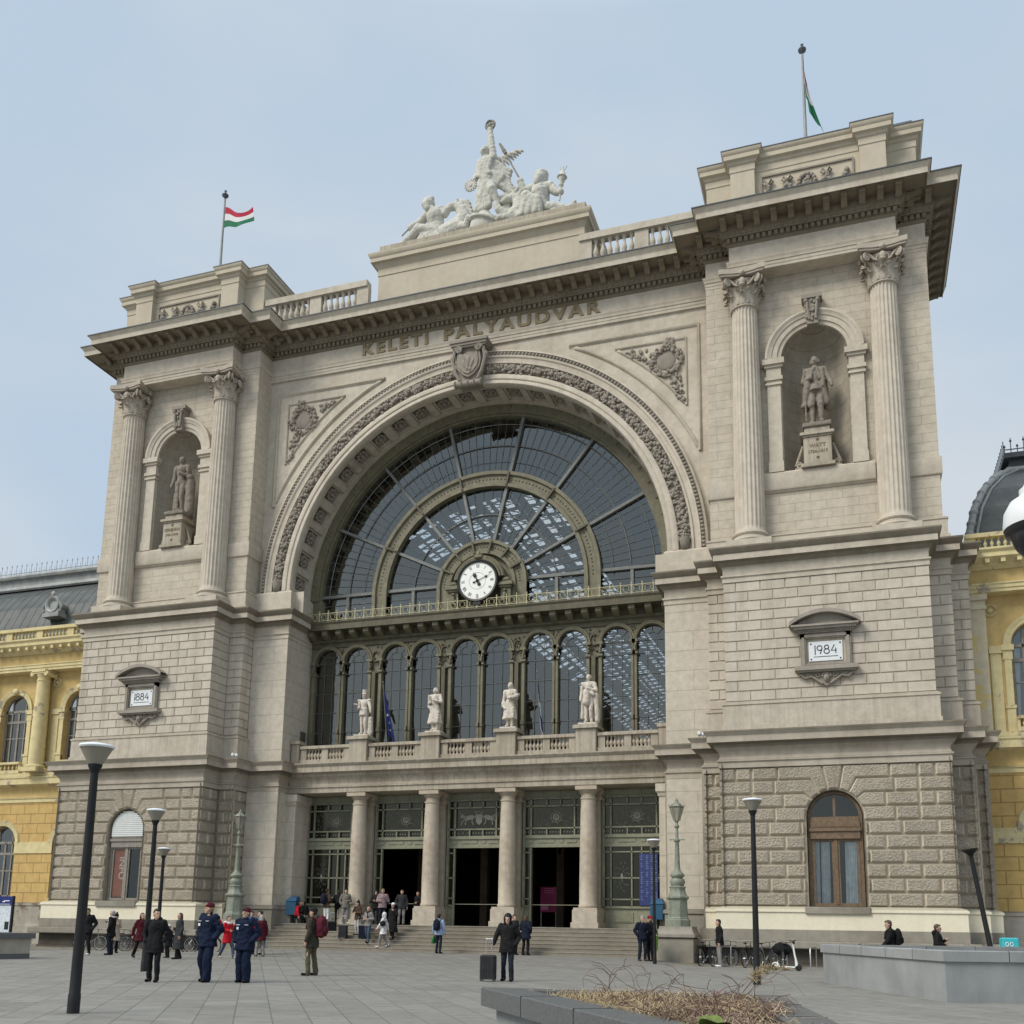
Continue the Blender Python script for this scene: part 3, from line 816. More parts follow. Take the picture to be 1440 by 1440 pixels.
for s in (1, -1):
    m = MB()
    a, b = sorted((s*15.0, s*19.2))
    for x0, x1, z0, z1 in ((a,b,36.5,36.58),(a,a+.08,34.3,36.5),(b-.08,b,34.3,36.5)): m.box(x0,x1,1.12,1.2,z0,z1)
    for i in range(4):
        p0 = a+.35+i*(b-a-.7)/4; p1 = a+.35+(i+1)*(b-a-.7)/4
        for k in range(16):
            t = k/15; x = p0+(p1-p0)*t; z = 36.0-.75*math.sin(PI*t)**.9
            for q in range(2): m.ball((x+rng.uniform(-.06,.06),1.12+rng.uniform(-.03,.03),z+rng.uniform(-.1,.1)), rng.uniform(.08,.13), 6, 4)
        if i in (1, 3) or i == 0:
            for q in (-1, 1): m.tube([(p0,1.1,36.0),(p0+q*.16,1.06,36.25),(p0+q*.24,1.08,36.12),(p0+q*.1,1.08,35.98)], .05, 5)
            for k in range(5): m.ball((p0+rng.uniform(-.08,.08),1.12,35.9-.17*k), .09, 6, 4)
    cx = (a+b)/2
    for k in range(14): m.ball((cx+.36*math.cos(k*PI/7),1.1,35.75+.42*math.sin(k*PI/7)), .12, 6, 4)
    m.ball((cx,1.14,35.75),(.26,.1,.3),10,6)
    for q in (a+.35, b-.35):
        for k in range(6): m.ball((q+rng.uniform(-.09,.09),1.12,36.0-.22*k), .1, 6, 4)
    m.build('garland', MATS['relief'], attics[0 if s > 0 else 1], smooth=60)
# centre attic block under the sculpture
m = MB(); P0 = [(-5.9,9),(-5.9,2.9),(5.9,2.9),(5.9,9)]
m.sweep(P0, [(0,34.1),(0,36.88),(.04,36.9),(.04,37.3),(.1,37.36),(.2,37.52),(.24,37.56),(.36,37.6),(.36,37.82),(.4,37.86),(.48,38.02),(.48,38.1),(0,38.16)])
m.build('attic_block', MATS['attic_render'], B)
m = MB(); m.sweep([(-5.95,9),(-5.95,3.0),(5.95,3.0),(5.95,9)], [(0,38.1),(0,38.84),(-.1,38.9)]); m.box(-5.9,5.9,3.05,9,38.7,38.88); m.build('attic_plinth', MATS['stained'], B)
# balustrades
def baluster(h, r):
    m = MB(); q = [(.55,0),(.55,.08),(.38,.1),(.34,.16),(.62,.3),(.72,.4),(.6,.52),(.36,.66),(.3,.8),(.42,.86),(.42,.9),(.6,.92),(.6,1.)]
    m.lathe([(a*r*1.35, z*h) for a, z in q], 10); return m
def balustrade(name, x0, x1, y, z0, zr, zt, piers, pw, nb, r, mat, matb, depth=.4, cap=.07, parent=None):
    m = MB(); g = .03
    m.box(x0, x1, y-depth/2-.02, y+depth/2+.02, z0, z0+.2)
    m.cbox(x0, x1, y-depth/2-cap, y+depth/2+cap, zr, zt, .03)
    es = sorted(piers)
    for p in es: m.box(p-pw/2, p+pw/2, y-depth/2+g, y+depth/2-g, z0+.2, zr)
    o = m.build(name, MATS[mat], parent or B, smooth=30)
    b0 = None
    for a, b in zip(es[:-1], es[1:]):
        l, h = a+pw/2, b-pw/2
        for k in range(nb):
            if b0 is None:
                b0 = baluster(zr-z0-.2, r).build('baluster', MATS[matb], o, smooth=60); bb = b0
            else:
                bb = b0.copy(); COL.objects.link(bb); bb.parent = o
            bb.location = (l+(h-l)*(k+.5)/nb, y, z0+.2)
    return o
for s in (1, -1):
    a, b = sorted((s*5.95, s*12.35))
    balustrade('attic_balustrade', a, b, 1.95, 34.2, 35.6, 35.98, [a+.3, (a+b)/2, b-.3], .7, 6, .15, 'moulding', 'moulding', .4)
# ------------------------------------------------------------------ the great arch
AZ, RI, RO = 18.9, 10.12, 12.05
def arc(r, a): return (r*math.cos(a), AZ+r*math.sin(a))
# spandrel wall
m = MB(); n = 64; yw = 2.8; X, Zt = 12.29, 31.6
pts_o = []; pts_i = []
for i in range(n+1):
    a = PI*i/n; c, s_ = math.cos(a), math.sin(a)
    t = min(X/abs(c) if abs(c) > 1e-6 else 1e9, (Zt-AZ)/s_ if s_ > 1e-6 else 1e9)
    pts_o.append((t*c, AZ+t*s_)); pts_i.append(arc(RO-.25, a))
for i in range(n):
    m.quad((pts_i[i][0],yw,pts_i[i][1]), (pts_i[i+1][0],yw,pts_i[i+1][1]), (pts_o[i+1][0],yw,pts_o[i+1][1]), (pts_o[i][0],yw,pts_o[i][1]))
ca = math.atan2(Zt-AZ, X)
m.add([(X,yw,Zt),(arc(RO,ca)[0],yw,arc(RO,ca)[1])], [])
for s in (1, -1):
    m.quad((s*9.5,yw,17.6),(s*12.3,yw,17.6),(s*12.3,yw,AZ),(s*9.5,yw,AZ))
    ia = int(ca/PI*n)
    lo, hi = pts_o[ia], pts_o[ia+1]
    m.add([(s*lo[0],yw,lo[1]),(s*X,yw,Zt),(s*hi[0],yw,hi[1])], [(0,1,2)])
m.build('spandrel_wall', MATS['render'], B, smooth=0)
# triangular panel mouldings
def tri(Rr, x1, zt, zl):
    a0 = math.acos(x1/Rr); a1 = math.asin((zt-AZ)/Rr)
    return [(x1, zt)]+[(Rr*math.cos(a1+(a0-a1)*k/24), AZ+Rr*math.sin(a1+(a0-a1)*k/24)) for k in range(25)]
for s in (1, -1):
    m = MB()
    for Rr, x1, zt, w in ((12.75, 11.72, 30.55, .10), (13.38, 11.1, 29.93, .075)):
        p = tri(Rr, x1, zt, 0)
        m.tube([(s*x, yw-.01, z) for x, z in p], w, 6, closed=True)
        m.tube([(s*(x+(10.6-x)*.035), yw, z+(28.6-z)*.035) for x, z in p], w*.55, 5, closed=True)
    m.build('spandrel_moulding', MATS['moulding'], B, smooth=60)
for s in (1, -1):
    m = MB(); cx, cz = s*10.12, 28.85
    m.ball((cx,yw,cz),(.5,.08,.5),20,6)
    for k in range(80):
        a = k*2.399; r = rng.uniform(.56,.86)
        m.ball((cx+r*math.cos(a),yw-rng.uniform(.02,.14),cz+r*math.sin(a)), (rng.uniform(.07,.13),.07,rng.uniform(.07,.13)), 6, 4)
    for (dx, dz, ex, ez) in ((-.7,.35,-1.95,.75), (.35,-.75,.75,-2.2), (.1,.8,.2,1.05)):
        for k in range(34):
            t = rng.random(); w = .33*(1-t*.6)
            m.ball((cx+s*(dx+(ex-dx)*t)+rng.uniform(-w,w),yw-rng.uniform(0,.1),cz+dz+(ez-dz)*t+rng.uniform(-w,w)), (rng.uniform(.06,.12),.06,rng.uniform(.06,.13)), 6, 4)
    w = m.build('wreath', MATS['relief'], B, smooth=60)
# archivolt: mouldings turned round the arch, egg band and garland
m = MB()
prof = [(RO,2.82),(RO,2.5),(RO-.1,2.44),(RO-.12,2.52),(RO-.3,2.5),(RO-.32,2.42),(RO-.42,2.44),(RO-.46,2.5),(RO-.62,2.52),(RO-.66,2.44),(RO-.76,2.44),(RO-.8,2.58),(RO-1.36,2.6),(RO-1.38,2.44),(RO-1.5,2.38),(RO-1.64,2.4),(RO-1.68,2.46),(RO-1.76,2.42),(RO-1.88,2.42),(RI,2.5),(RI,2.72),(RI+.3,2.72)]
m.ring(prof, 0, AZ, 0, PI, 128)
av = m.build('archivolt', MATS['render'], B, smooth=35)
m = MB()
ne = 190
for i in range(ne):
    a = PI*(i+.5)/ne; x, z = arc(RO-.21, a); T = Matrix.Translation((x,2.47,z)) @ Matrix.Rotation(-a,4,'Y')
    m.ball((0,0,0),(.1,.09,.062),6,4,T)
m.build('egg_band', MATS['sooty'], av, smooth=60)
m = MB()
for i in range(1500):
    a = rng.uniform(.03, PI-.03)
    if abs(a-PI/2) < .05: continue
    u = rng.gauss(0, .5); u = max(-1, min(1, u)); x, z = arc(RO-1.08+u*.27, a)
    m.ball((x, 2.53-rng.uniform(.0,.16)*(1-u*u*.5), z), (rng.uniform(.06,.13),.08,rng.uniform(.06,.13)), 6, 4)
for a in (.02, PI-.02):
    x, z = arc(RO-1.08, a); m.lathe([(.0,-.35),(.16,-.3),(.24,.0),(.26,.25),(.1,.3)], 10, T3((x,2.45,z+.1)))
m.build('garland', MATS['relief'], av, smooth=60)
# impost blocks under the arch
def imp(m, f, s):
    m.sweep(f([(10.08,5.0),(10.08,2.42),(12.2,2.42)]), [(.16,17.7),(.16,18.1),(.1,18.14),(.1,18.78),(.06,18.84),(.0,18.9)])
towers('impost_block', 'render', imp)
# coffered soffit
RB = RI+.34
m = MB(); m.ring([(RB,2.6),(RB,4.7)], 0, AZ, 0, PI, 96)
for y0, y1 in ((2.6,2.92),(4.26,4.7)): m.ring([(RB,y0),(RI+.015,y0),(RI+.015,y1),(RB,y1)], 0, AZ, 0, PI, 96)
nc = 24
for i in range(nc+1):
    a = PI*i/nc; da = .034 if i % 4 else .046
    m.ring([(RB,2.95),(RI+.015,2.95),(RI+.015,4.22),(RB,4.22)], 0, AZ, a-da/2, a+da/2, 2)
    if i < nc:
        ac = PI*(i+.5)/nc; rs = RI+.13
        m.ring([(RB,2.95),(rs,2.95),(rs,3.06),(RB,3.06)],0,AZ,ac-.047,ac+.047,2); m.ring([(RB,4.11),(rs,4.11),(rs,4.22),(RB,4.22)],0,AZ,ac-.047,ac+.047,2)
        for e in (-.0425, .0425): m.ring([(RB,3.06),(rs,3.06),(rs,4.11),(RB,4.11)],0,AZ,ac+e-.0055,ac+e+.0055,1)
sf = m.build('coffered_soffit', MATS['moulding'], B, smooth=25)
m = MB(); m.ball((0,0,.0),(.14,.14,.17),8,5)
for k in range(8): m.ball((.27*math.cos(k*PI/4),.27*math.sin(k*PI/4),.0),(.14,.14,.1),6,4)
ros = m.build('rosette', MATS['relief'], sf, smooth=60)
for i in range(nc):
    a = PI*(i+.5)/nc; x, z = arc(RI+.2, a)
    c = ros if i == 0 else dup(ros, sf)
    c.matrix_local = Matrix.Translation((x,3.585,z)) @ Matrix.Rotation(-a-PI/2,4,'Y')
# keystone console with shield, hung under a little cornice
m = MB()
m.prism([(-.62,29.0),(.62,29.0),(.84,31.1),(-.84,31.1)], 2.1, 2.8)
m.box(-.98,.98,1.86,2.8,31.1,31.24); m.box(-.92,.92,1.92,2.8,31.0,31.1); m.box(-1.04,1.04,1.8,2.8,31.24,31.4)
sh = [(-.6,30.8),(-.68,30.2),(-.6,29.8),(-.3,29.45),(0,29.3),(.3,29.45),(.6,29.8),(.68,30.2),(.6,30.8),(.3,30.6),(0,30.72),(-.3,30.6)]
m.prism([(x*1.0, z) for x, z in sh], 1.94, 2.15); m.prism([(x*.82, 30.05+(z-30.05)*.8) for x, z in sh], 1.88, 2.0)
for s in (1, -1):
    sp = [(s*.55+.2*(1-t/20*.8)*math.cos(t*.62)*s, 1.9, 30.86+.2*(1-t/20*.8)*math.sin(t*.62)) for t in range(20)]
    m.tube(sp, .055, 6); m.ball((s*.55,1.92,30.86),(.08,.1,.08),8,5)
    m.tube([(s*.78,2.0,30.9),(s*.9,1.98,30.3),(s*.72,2.0,29.6),(s*.5,2.05,29.2)], .09, 6); m.ball((s*.92,2.05,30.45),(.14,.16,.22),8,6)
m.tube([(-.75,2.02,28.95),(.75,2.02,28.95)], .17, 10)
for x in (-.7,-.35,0,.35,.7): m.ball((x,2.0,28.95),(.09,.22,.22),8,6)
for k in range(10): m.ball((rng.uniform(-.22,.22),1.88,30.1+rng.uniform(-.4,.35)),(.1,.06,.16),6,4)
m.ball((0,1.86,30.15),(.14,.06,.34),8,6)
for s in (1,-1): m.ball((s*.2,1.87,30.0),(.1,.05,.28),8,6,rot=Matrix.Rotation(s*.4,3,'Y'))
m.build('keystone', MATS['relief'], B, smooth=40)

# ------------------------------------------------------------------ iron and glass screen
Y = 4.9
m = MB()
m.ring([(10.3,4.55),(9.62,4.55),(9.62,4.66),(9.5,4.66),(9.5,4.95),(9.42,4.95),(9.42,5.05)], 0, AZ, 0, PI, 96)
for s in (1, -1):
    a, b = sorted((s*9.42, s*10.3)); m.box(a, b, 4.62, 5.05, 17.5, AZ)
for i in range(1, 33):
    a = PI*i/33; x, z = arc(9.98, a); m.ball((x,4.55,z),(.09,.07,.09),6,4)
fr = m.build('iron_arch_frame', MATS['iron_olive'], B, smooth=30)
def iring(r0, r1, name, nb, yo):
    m = MB(); d = r1-r0
    m.ring([(r1,Y+.1),(r1,yo),(r1-d*.22,yo),(r1-d*.26,yo+.12),(r0+d*.26,yo+.12),(r0+d*.22,yo),(r0,yo),(r0,Y+.1)], 0, AZ, 0, PI, 72)
    for s in (1, -1):
        a, b = sorted((s*r0, s*r1)); m.box(a, b, yo+.12, Y+.1, 17.5, AZ)
        for q in (r0, r1-d*.24): a, b = sorted((s*q, s*(q+d*.24))); m.box(a, b, yo, Y+.1, 17.5, AZ)
    o = m.build(name, MATS['iron_olive'], B, smooth=30)
    h = MB()
    for i in range(nb):
        a = PI*(i+.5)/nb; x, z = arc((r0+r1)/2, a); h.ball((x,yo+.12,z),(.055,.03,.055),6,4)
    for k in range(1, 7):
        a = PI*k/7; x, z = arc((r0+r1)/2, a); h.box(-d*.42,d*.42,-.1,.1,-.05,.05, Matrix.Translation((x,yo+.05,z)) @ Matrix.Rotation(-a,4,'Y'))
    h.build('bead_pattern', MATS['iron_dark'], o, smooth=50)
    return o
iring(5.52, 6.38, 'iron_ring', 90, 4.6)
iring(1.72, 2.5, 'clock_arch_ring', 40, 4.45)
# ribs and glazing bars of the fan
m = MB(); f = MB()
for k in range(1, 7):
    a = PI*k/7; c, s_ = math.cos(a), math.sin(a)
    for r0, r1 in ((2.5, 5.52), (6.38, 9.5)):
        m.box(r0, r1, -.16, .1, -.075, .075, Matrix.Translation((0,Y,AZ)) @ Matrix.Rotation(-a,4,'Y'))
for z in (19.15,):
    for x0, x1 in ((2.5,5.52),(6.38,9.5)):
        for s in (1,-1):
            a, b = sorted((s*x0, s*x1)); m.box(a, b, Y-.14, Y+.08, z-.08, z+.08); mid = s*(x0+x1)/2; m.box(mid-.08, mid+.08, Y-.12, Y+.08, 17.5, z)
m.build('fan_ribs', MATS['steel_bar'], B, smooth=0)
for i in range(7*9):
    if i % 9 == 0: continue
    a = PI*i/63; c, s_ = math.cos(a), math.sin(a)
    f.tube([arc(6.38,a)[:1]+(Y,)+arc(6.38,a)[1:], arc(9.45,a)[:1]+(Y,)+arc(9.45,a)[1:]], .011, 4)
    if i % 2 == 0: f.tube([arc(2.5,a)[:1]+(Y,)+arc(2.5,a)[1:], arc(5.52,a)[:1]+(Y,)+arc(5.52,a)[1:]], .011, 4)
for r, w in ((4.0,.035),(7.9,.03),(9.12,.028),(7.0,.014)):
    f.tube([(r*math.cos(PI*i/64), Y-.02, AZ+r*math.sin(PI*i/64)) for i in range(65)], w, 4)
for x0, x1 in ((2.5,5.5),(6.4,9.45)):
    for z in (17.8,18.2,18.65):
        for s in (1,-1): f.tube([(s*x0,Y,z),(s*x1,Y,z)], .014, 4)
f.build('fan_glazing_bars', MATS['steel_bar'], B, smooth=0)
m = MB(); n = 64
for k in range(n):
    a0, a1 = PI*k/n, PI*(k+1)/n
    m.quad((arc(1.9,a0)[0],Y+.04,arc(1.9,a0)[1]),(arc(9.6,a0)[0],Y+.04,arc(9.6,a0)[1]),(arc(9.6,a1)[0],Y+.04,arc(9.6,a1)[1]),(arc(1.9,a1)[0],Y+.04,arc(1.9,a1)[1]))
for s in (1,-1): m.quad((s*1.9,Y+.04,17.4),(s*9.6,Y+.04,17.4),(s*9.6,Y+.04,AZ),(s*1.9,Y+.04,AZ))
m.build('fan_glass', MATS['glass'], B, smooth=0, fix=False)
# clock housing
m = MB(); n = 40
m.add([(0,4.75,17.5)]+[(1.75*math.cos(PI*i/n),4.75,AZ+1.75*math.sin(PI*i/n)) for i in range(n+1)]+[(-1.75,4.75,17.5),(1.75,4.75,17.5)], [(0,i,i+1) for i in range(1,n+1)]+[(0,n+1,n+2),(0,n+3,1)])
m.ring([(1.42,4.75),(1.42,4.15),(1.36,4.08),(1.28,4.1),(1.24,4.0),(1.14,4.02),(1.1,4.2),(1.1,4.7)], 0, 18.98, R(8), R(172), 40)
for s in (1,-1):
    a, b = sorted((s*1.18,s*1.72)); m.box(a,b,4.25,4.75,17.5,18.55); m.box(a-.06,b+.06,4.15,4.75,18.55,18.66); m.box(a-.14,b+.14,4.05,4.75,18.66,18.8); m.box(a-.05,b+.05,4.2,4.75,18.8,18.92)
    m.ball((s*1.45,4.3,19.0),(.26,.16,.14),8,5)
    # small seated figure in relief
    m.cap2((s*1.42,4.2,18.2),.11,(s*1.42,4.2,17.9),.12); m.ball((s*1.42,4.18,18.4),.09,8,6); m.cap2((s*1.42,4.2,17.88),.09,(s*1.2,4.12,17.82),.07); m.cap2((s*1.2,4.12,17.82),.06,(s*1.22,4.14,17.55),.05); m.cap2((s*1.48,4.2,18.22),.06,(s*1.25,4.15,18.0),.045)
m.ball((0,4.05,20.28),(.3,.16,.16),8,5); m.ball((-.28,4.1,20.2),(.22,.1,.09),8,5); m.ball((.28,4.1,20.2),(.22,.1,.09),8,5); m.ball((0,4.0,20.42),(.12,.1,.14),8,5)
m.build('clock_housing', MATS['iron_olive'], B, smooth=35)
# --- wall clock
ck = tag(empty('wall_clock', (0,4.02,18.95)), 'round white station clock with black roman numerals above the gallery rail', 'clock')
m = MB(); m.lathe([(0,.0),(.99,.0),(.99,.06),(.0,.06)], 48, T3(rx=PI/2)); m.build('dial', MATS['clock_white'], ck)
m = MB(); m.lathe([(1.0,-.04),(1.12,-.04),(1.15,.04),(1.1,.14),(1.0,.12),(1.0,-.04)], 48, T3(rx=PI/2)); m.box(-.2,.2,-.1,.14,-1.3,-1.1); m.box(-.12,.12,-.06,.14,-1.5,-1.25); m.build('rim', MATS['clock_black'], ck)
m = MB()
rom = ['XII','I','II','III','IV','V','VI','VII','VIII','IX','X','XI']
for h, tx in enumerate(rom):
    a = R(90-30*h); T = Matrix.Translation((.80*math.cos(a),-.065,.80*math.sin(a))) @ Matrix.Rotation(PI/2-a,4,'Y')
    W = {'I':.045,'V':.1,'X':.1}; tot = sum(W[c] for c in tx); x = -tot/2
    for c in tx:
        w = W[c]; xm = x+w/2
        if c == 'I': m.box(xm-.012,xm+.012,0,.005,-.09,.09,T)
        else:
            for q in (-1,1):
                if c == 'V': p0, p1 = (xm+q*.04,.09),(xm,-.09)
                else: p0, p1 = (xm+q*.04,.09),(xm-q*.04,-.09)
                t = .014 if q < 0 else .007
                m.add([(p0[0]-t,0,p0[1]),(p0[0]+t,0,p0[1]),(p1[0]+t,0,p1[1]),(p1[0]-t,0,p1[1])],[(0,1,2,3)],T)
        x += w
for k in range(60):
    a = PI*2*k/60; m.box(-.004,.004,0,.004,.93,.965, Matrix.Translation((0,-.064,0)) @ Matrix.Rotation(a,4,'Y'))
m.tube([(.45*math.cos(k*PI/16),-.066,.45*math.sin(k*PI/16)) for k in range(32)], .005, 4, closed=True)
m.build('numerals', MATS['clock_black'], ck, smooth=0)
def hand(ang, L, w, sp):
    m = MB(); T = Matrix.Rotation(R(ang),4,'Y')
    m.add([(-w,-.1,-.18),(w,-.1,-.18),(w*.8,-.1,L*.55),(0,-.1,L),(-w*.8,-.1,L*.55)], [(0,1,2,3,4)], T)
    for z, r in ((L*.58,sp),(-.2,sp*.9)): m.ball((0,-.1,z),(r,.015,r*1.3),8,6,T)
    m.ball((0,-.1,0),(.09,.03,.09),10,6)
    return m
hand(-27, .58, .035, .1).build('hour_hand', MATS['clock_black'], ck)
hand(68, .88, .022, .06).build('minute_hand', MATS['clock_black'], ck)
# --- gallery cornice, brackets, railing
m = MB(); G = [(-10.0,4.75),(10.0,4.75)]
m.sweep(G, [(0,16.2),(.06,16.22),(.06,16.42),(.12,16.45),(.2,16.5),(.2,16.62),(.1,16.68),(.1,16.98),(.8,17.05),(.8,17.0),(.84,17.0),(.84,17.3),(.9,17.4),(.9,17.46),(-.1,17.52)])
m.build('gallery_cornice', MATS['iron_dark'], B, smooth=30)
m = MB()
m.add([(e,4.66-y,17.02+z) for e in (-.16,.16) for y, z in [(0,-.42),(.2,-.42),(.36,-.32),(.5,-.3),(.6,-.2),(.6,0),(0,0)]], [tuple(range(7)),tuple(range(13,6,-1))]+[(i,(i+1)%7,7+(i+1)%7,7+i) for i in range(7)])
br0 = m.build('gallery_bracket', MATS['iron_olive'], B, smooth=40)
for g in range(-2, 3):
    for q in (-1.65,-.82,0,.82,1.65):
        c = br0 if (g, q) == (-2, -1.65) else dup(br0, B)
        c.location.x = g*4.02+q
m = MB()
for x in [ -9.7+19.4*i/36 for i in range(37)]:
    m.box(x-.02,x+.02,3.94,3.98,17.45,18.02); m.ball((x,3.96,18.06),.045,6,4)
for z in (17.55, 17.95): m.box(-9.7,9.7,3.945,3.975,z-.015,z+.015)
for i in range(36):
    x = -9.7+19.4*(i+.5)/36
    m.tube([(x+.15*math.cos(k*PI/4),3.96,17.75+.15*math.sin(k*PI/4)) for k in range(8)], .014, 4, closed=True)
    for q in (-1,1): m.tube([(x+q*.25,3.96,17.58),(x+q*.1,3.96,17.75),(x+q*.25,3.96,17.92)], .012, 4)
m.build('gallery_railing', MATS['gold_rail'], B, smooth=0)
# --- the row of arched windows under the gallery
XC = [g*4.02+q*.88 for g in range(-2,3) for q in (-1,1)]
WR2, WZ2, WB2 = .74, 15.38, 9.5
m = MB(); edges = [-10.1]+[ (a+b)/2 for a, b in zip(XC[:-1], XC[1:]) ]+[10.1]
for i, x in enumerate(XC): arch_wall(m, edges[i], edges[i+1], 4.78, 9.5, 16.4, x, WR2, WZ2, WB2, 16)
m.build('window_wall', MATS['iron_olive'], B, smooth=0)
for i, x in enumerate(XC):
    if i == 0:
        m = MB()
        m.ring([(WR2,5.0),(WR2,4.62),(WR2+.06,4.6),(WR2+.08,4.66),(WR2+.18,4.64),(WR2+.2,4.72),(WR2+.2,4.8)], 0, WZ2, 0, PI, 28)
        for s in (1,-1):
            a, b = sorted((s*WR2, s*(WR2+.16)))
            m.box(a,b,4.64,5.0,WB2,WZ2-.5); m.box(a-.02,b+.02,4.6,5.0,11.4,11.6); m.box(a-.03,b+.03,4.58,5.0,9.5,10.6)
            m.box(a-.04,b+.06,4.56,5.0,14.65,14.75)
            for k in range(5): m.ball((a+.08+rng.uniform(-.05,.05),4.58,14.85+k*.08),.07,6,4)
            m.box(a-.07,b+.07,4.54,5.0,15.25,15.38)
        w0 = m.build('window_frame', MATS['iron_olive'], B, smooth=35)
        b = MB()
        for q in (-.25,.25): b.tube([(q,4.86,WB2),(q,4.86,15.5)], .013, 4)
        for z in (10.6,11.5,12.6,13.65,14.7,15.35): b.tube([(-WR2,4.86,z),(WR2,4.86,z)], .013, 4)
        b.tube([(.36*math.cos(PI*k/10),4.86,15.38+.36*math.sin(PI*k/10)) for k in range(11)], .013, 4)
        for k in (1,2,3): b.tube([(.36*math.cos(PI*k/4),4.86,15.38+.36*math.sin(PI*k/4)),(.74*math.cos(PI*k/4),4.86,15.38+.74*math.sin(PI*k/4))], .013, 4)
        b.build('glazing_bars', MATS['steel_bar'], w0, smooth=0)
        p = MB(); p.quad((-WR2,4.9,WB2),(WR2,4.9,WB2),(WR2,4.9,WZ2),(-WR2,4.9,WZ2))
        p.add([(0,4.9,WZ2)]+[(WR2*math.cos(PI*k/16),4.9,WZ2+WR2*math.sin(PI*k/16)) for k in range(17)], [(0,k,k+1) for k in range(1,17)])
        p.build('pane', MATS['glass'], w0, smooth=0, fix=False); c = w0
    else: c = dup(w0, B)
    c.location.x = x
# piers between the window pairs: paired dark shafts and a relief panel above
m = MB()
for g in range(-2, 2):
    x = g*4.02+2.01
    m.box(x-.1,x+.1,4.5,4.8,9.5,14.6); m.box(x-.3,x+.3,4.6,4.8,14.6,14.7)
    for q in (-.26,.26): m.tube([(x+q,4.7,9.5),(x+q,4.7,14.6)], .05, 8)
    m.tube([(x+.22*math.cos(k*PI/8),4.72,15.55+.28*math.sin(k*PI/8)) for k in range(16)], .05, 5, closed=True)
    for k in range(20): m.ball((x+rng.uniform(-.36,.36),4.75,15.55+rng.uniform(-.6,.6)),.06,5,4)
for g in range(-2, 3):
    for k in range(14): m.ball((g*4.02+rng.uniform(-.2,.2),4.77,16.0+rng.uniform(-.25,.15)),.05,5,4)
m.build('window_pier', MATS['iron_dark'], B, smooth=40)

# ------------------------------------------------------------------ portico
m = MB(); r0, r1 = .415, .35
m.lathe([(.43,2.28),(.46,2.34),(.46,2.4),(.415,2.46),(.415,3.5),(.4,5.),(.375,6.5),(r1,7.36),(.39,7.38),(.39,7.44),(r1,7.46),(r1,7.62),(.38,7.64),(.46,7.76),(.47,7.8)], 32)
m.box(-.52,.52,-.52,.52,7.8,7.98)
pc = m.build('portico_column', MATS['portico_stone'], B, smooth=40)
m = MB(); m.cbox(-.66,.66,-.72,.66,1.3,1.62,.02); m.cbox(-.6,.6,-.66,.6,1.62,2.2,.02); m.box(-.56,.56,-.6,.56,2.2,2.29); m.build('pedestal', MATS['portico_stone'], pc)
m = MB()
m.box(-.52,.52,.55,1.6,1.3,2.15); m.box(-.42,.42,.62,1.6,2.15,7.4); m.box(-.5,.5,.55,1.6,7.4,7.55); m.box(-.56,.56,.5,1.6,7.7,7.98); m.box(-.47,.47,.58,1.6,7.55,7.7)
m.build('pilaster', MATS['portico_stone'], pc)
for i, x in enumerate((-6.03,-2.01,2.01,6.03)):
    c = pc if i == 0 else dup(pc, B); c.location = (x, 3.62, 0)
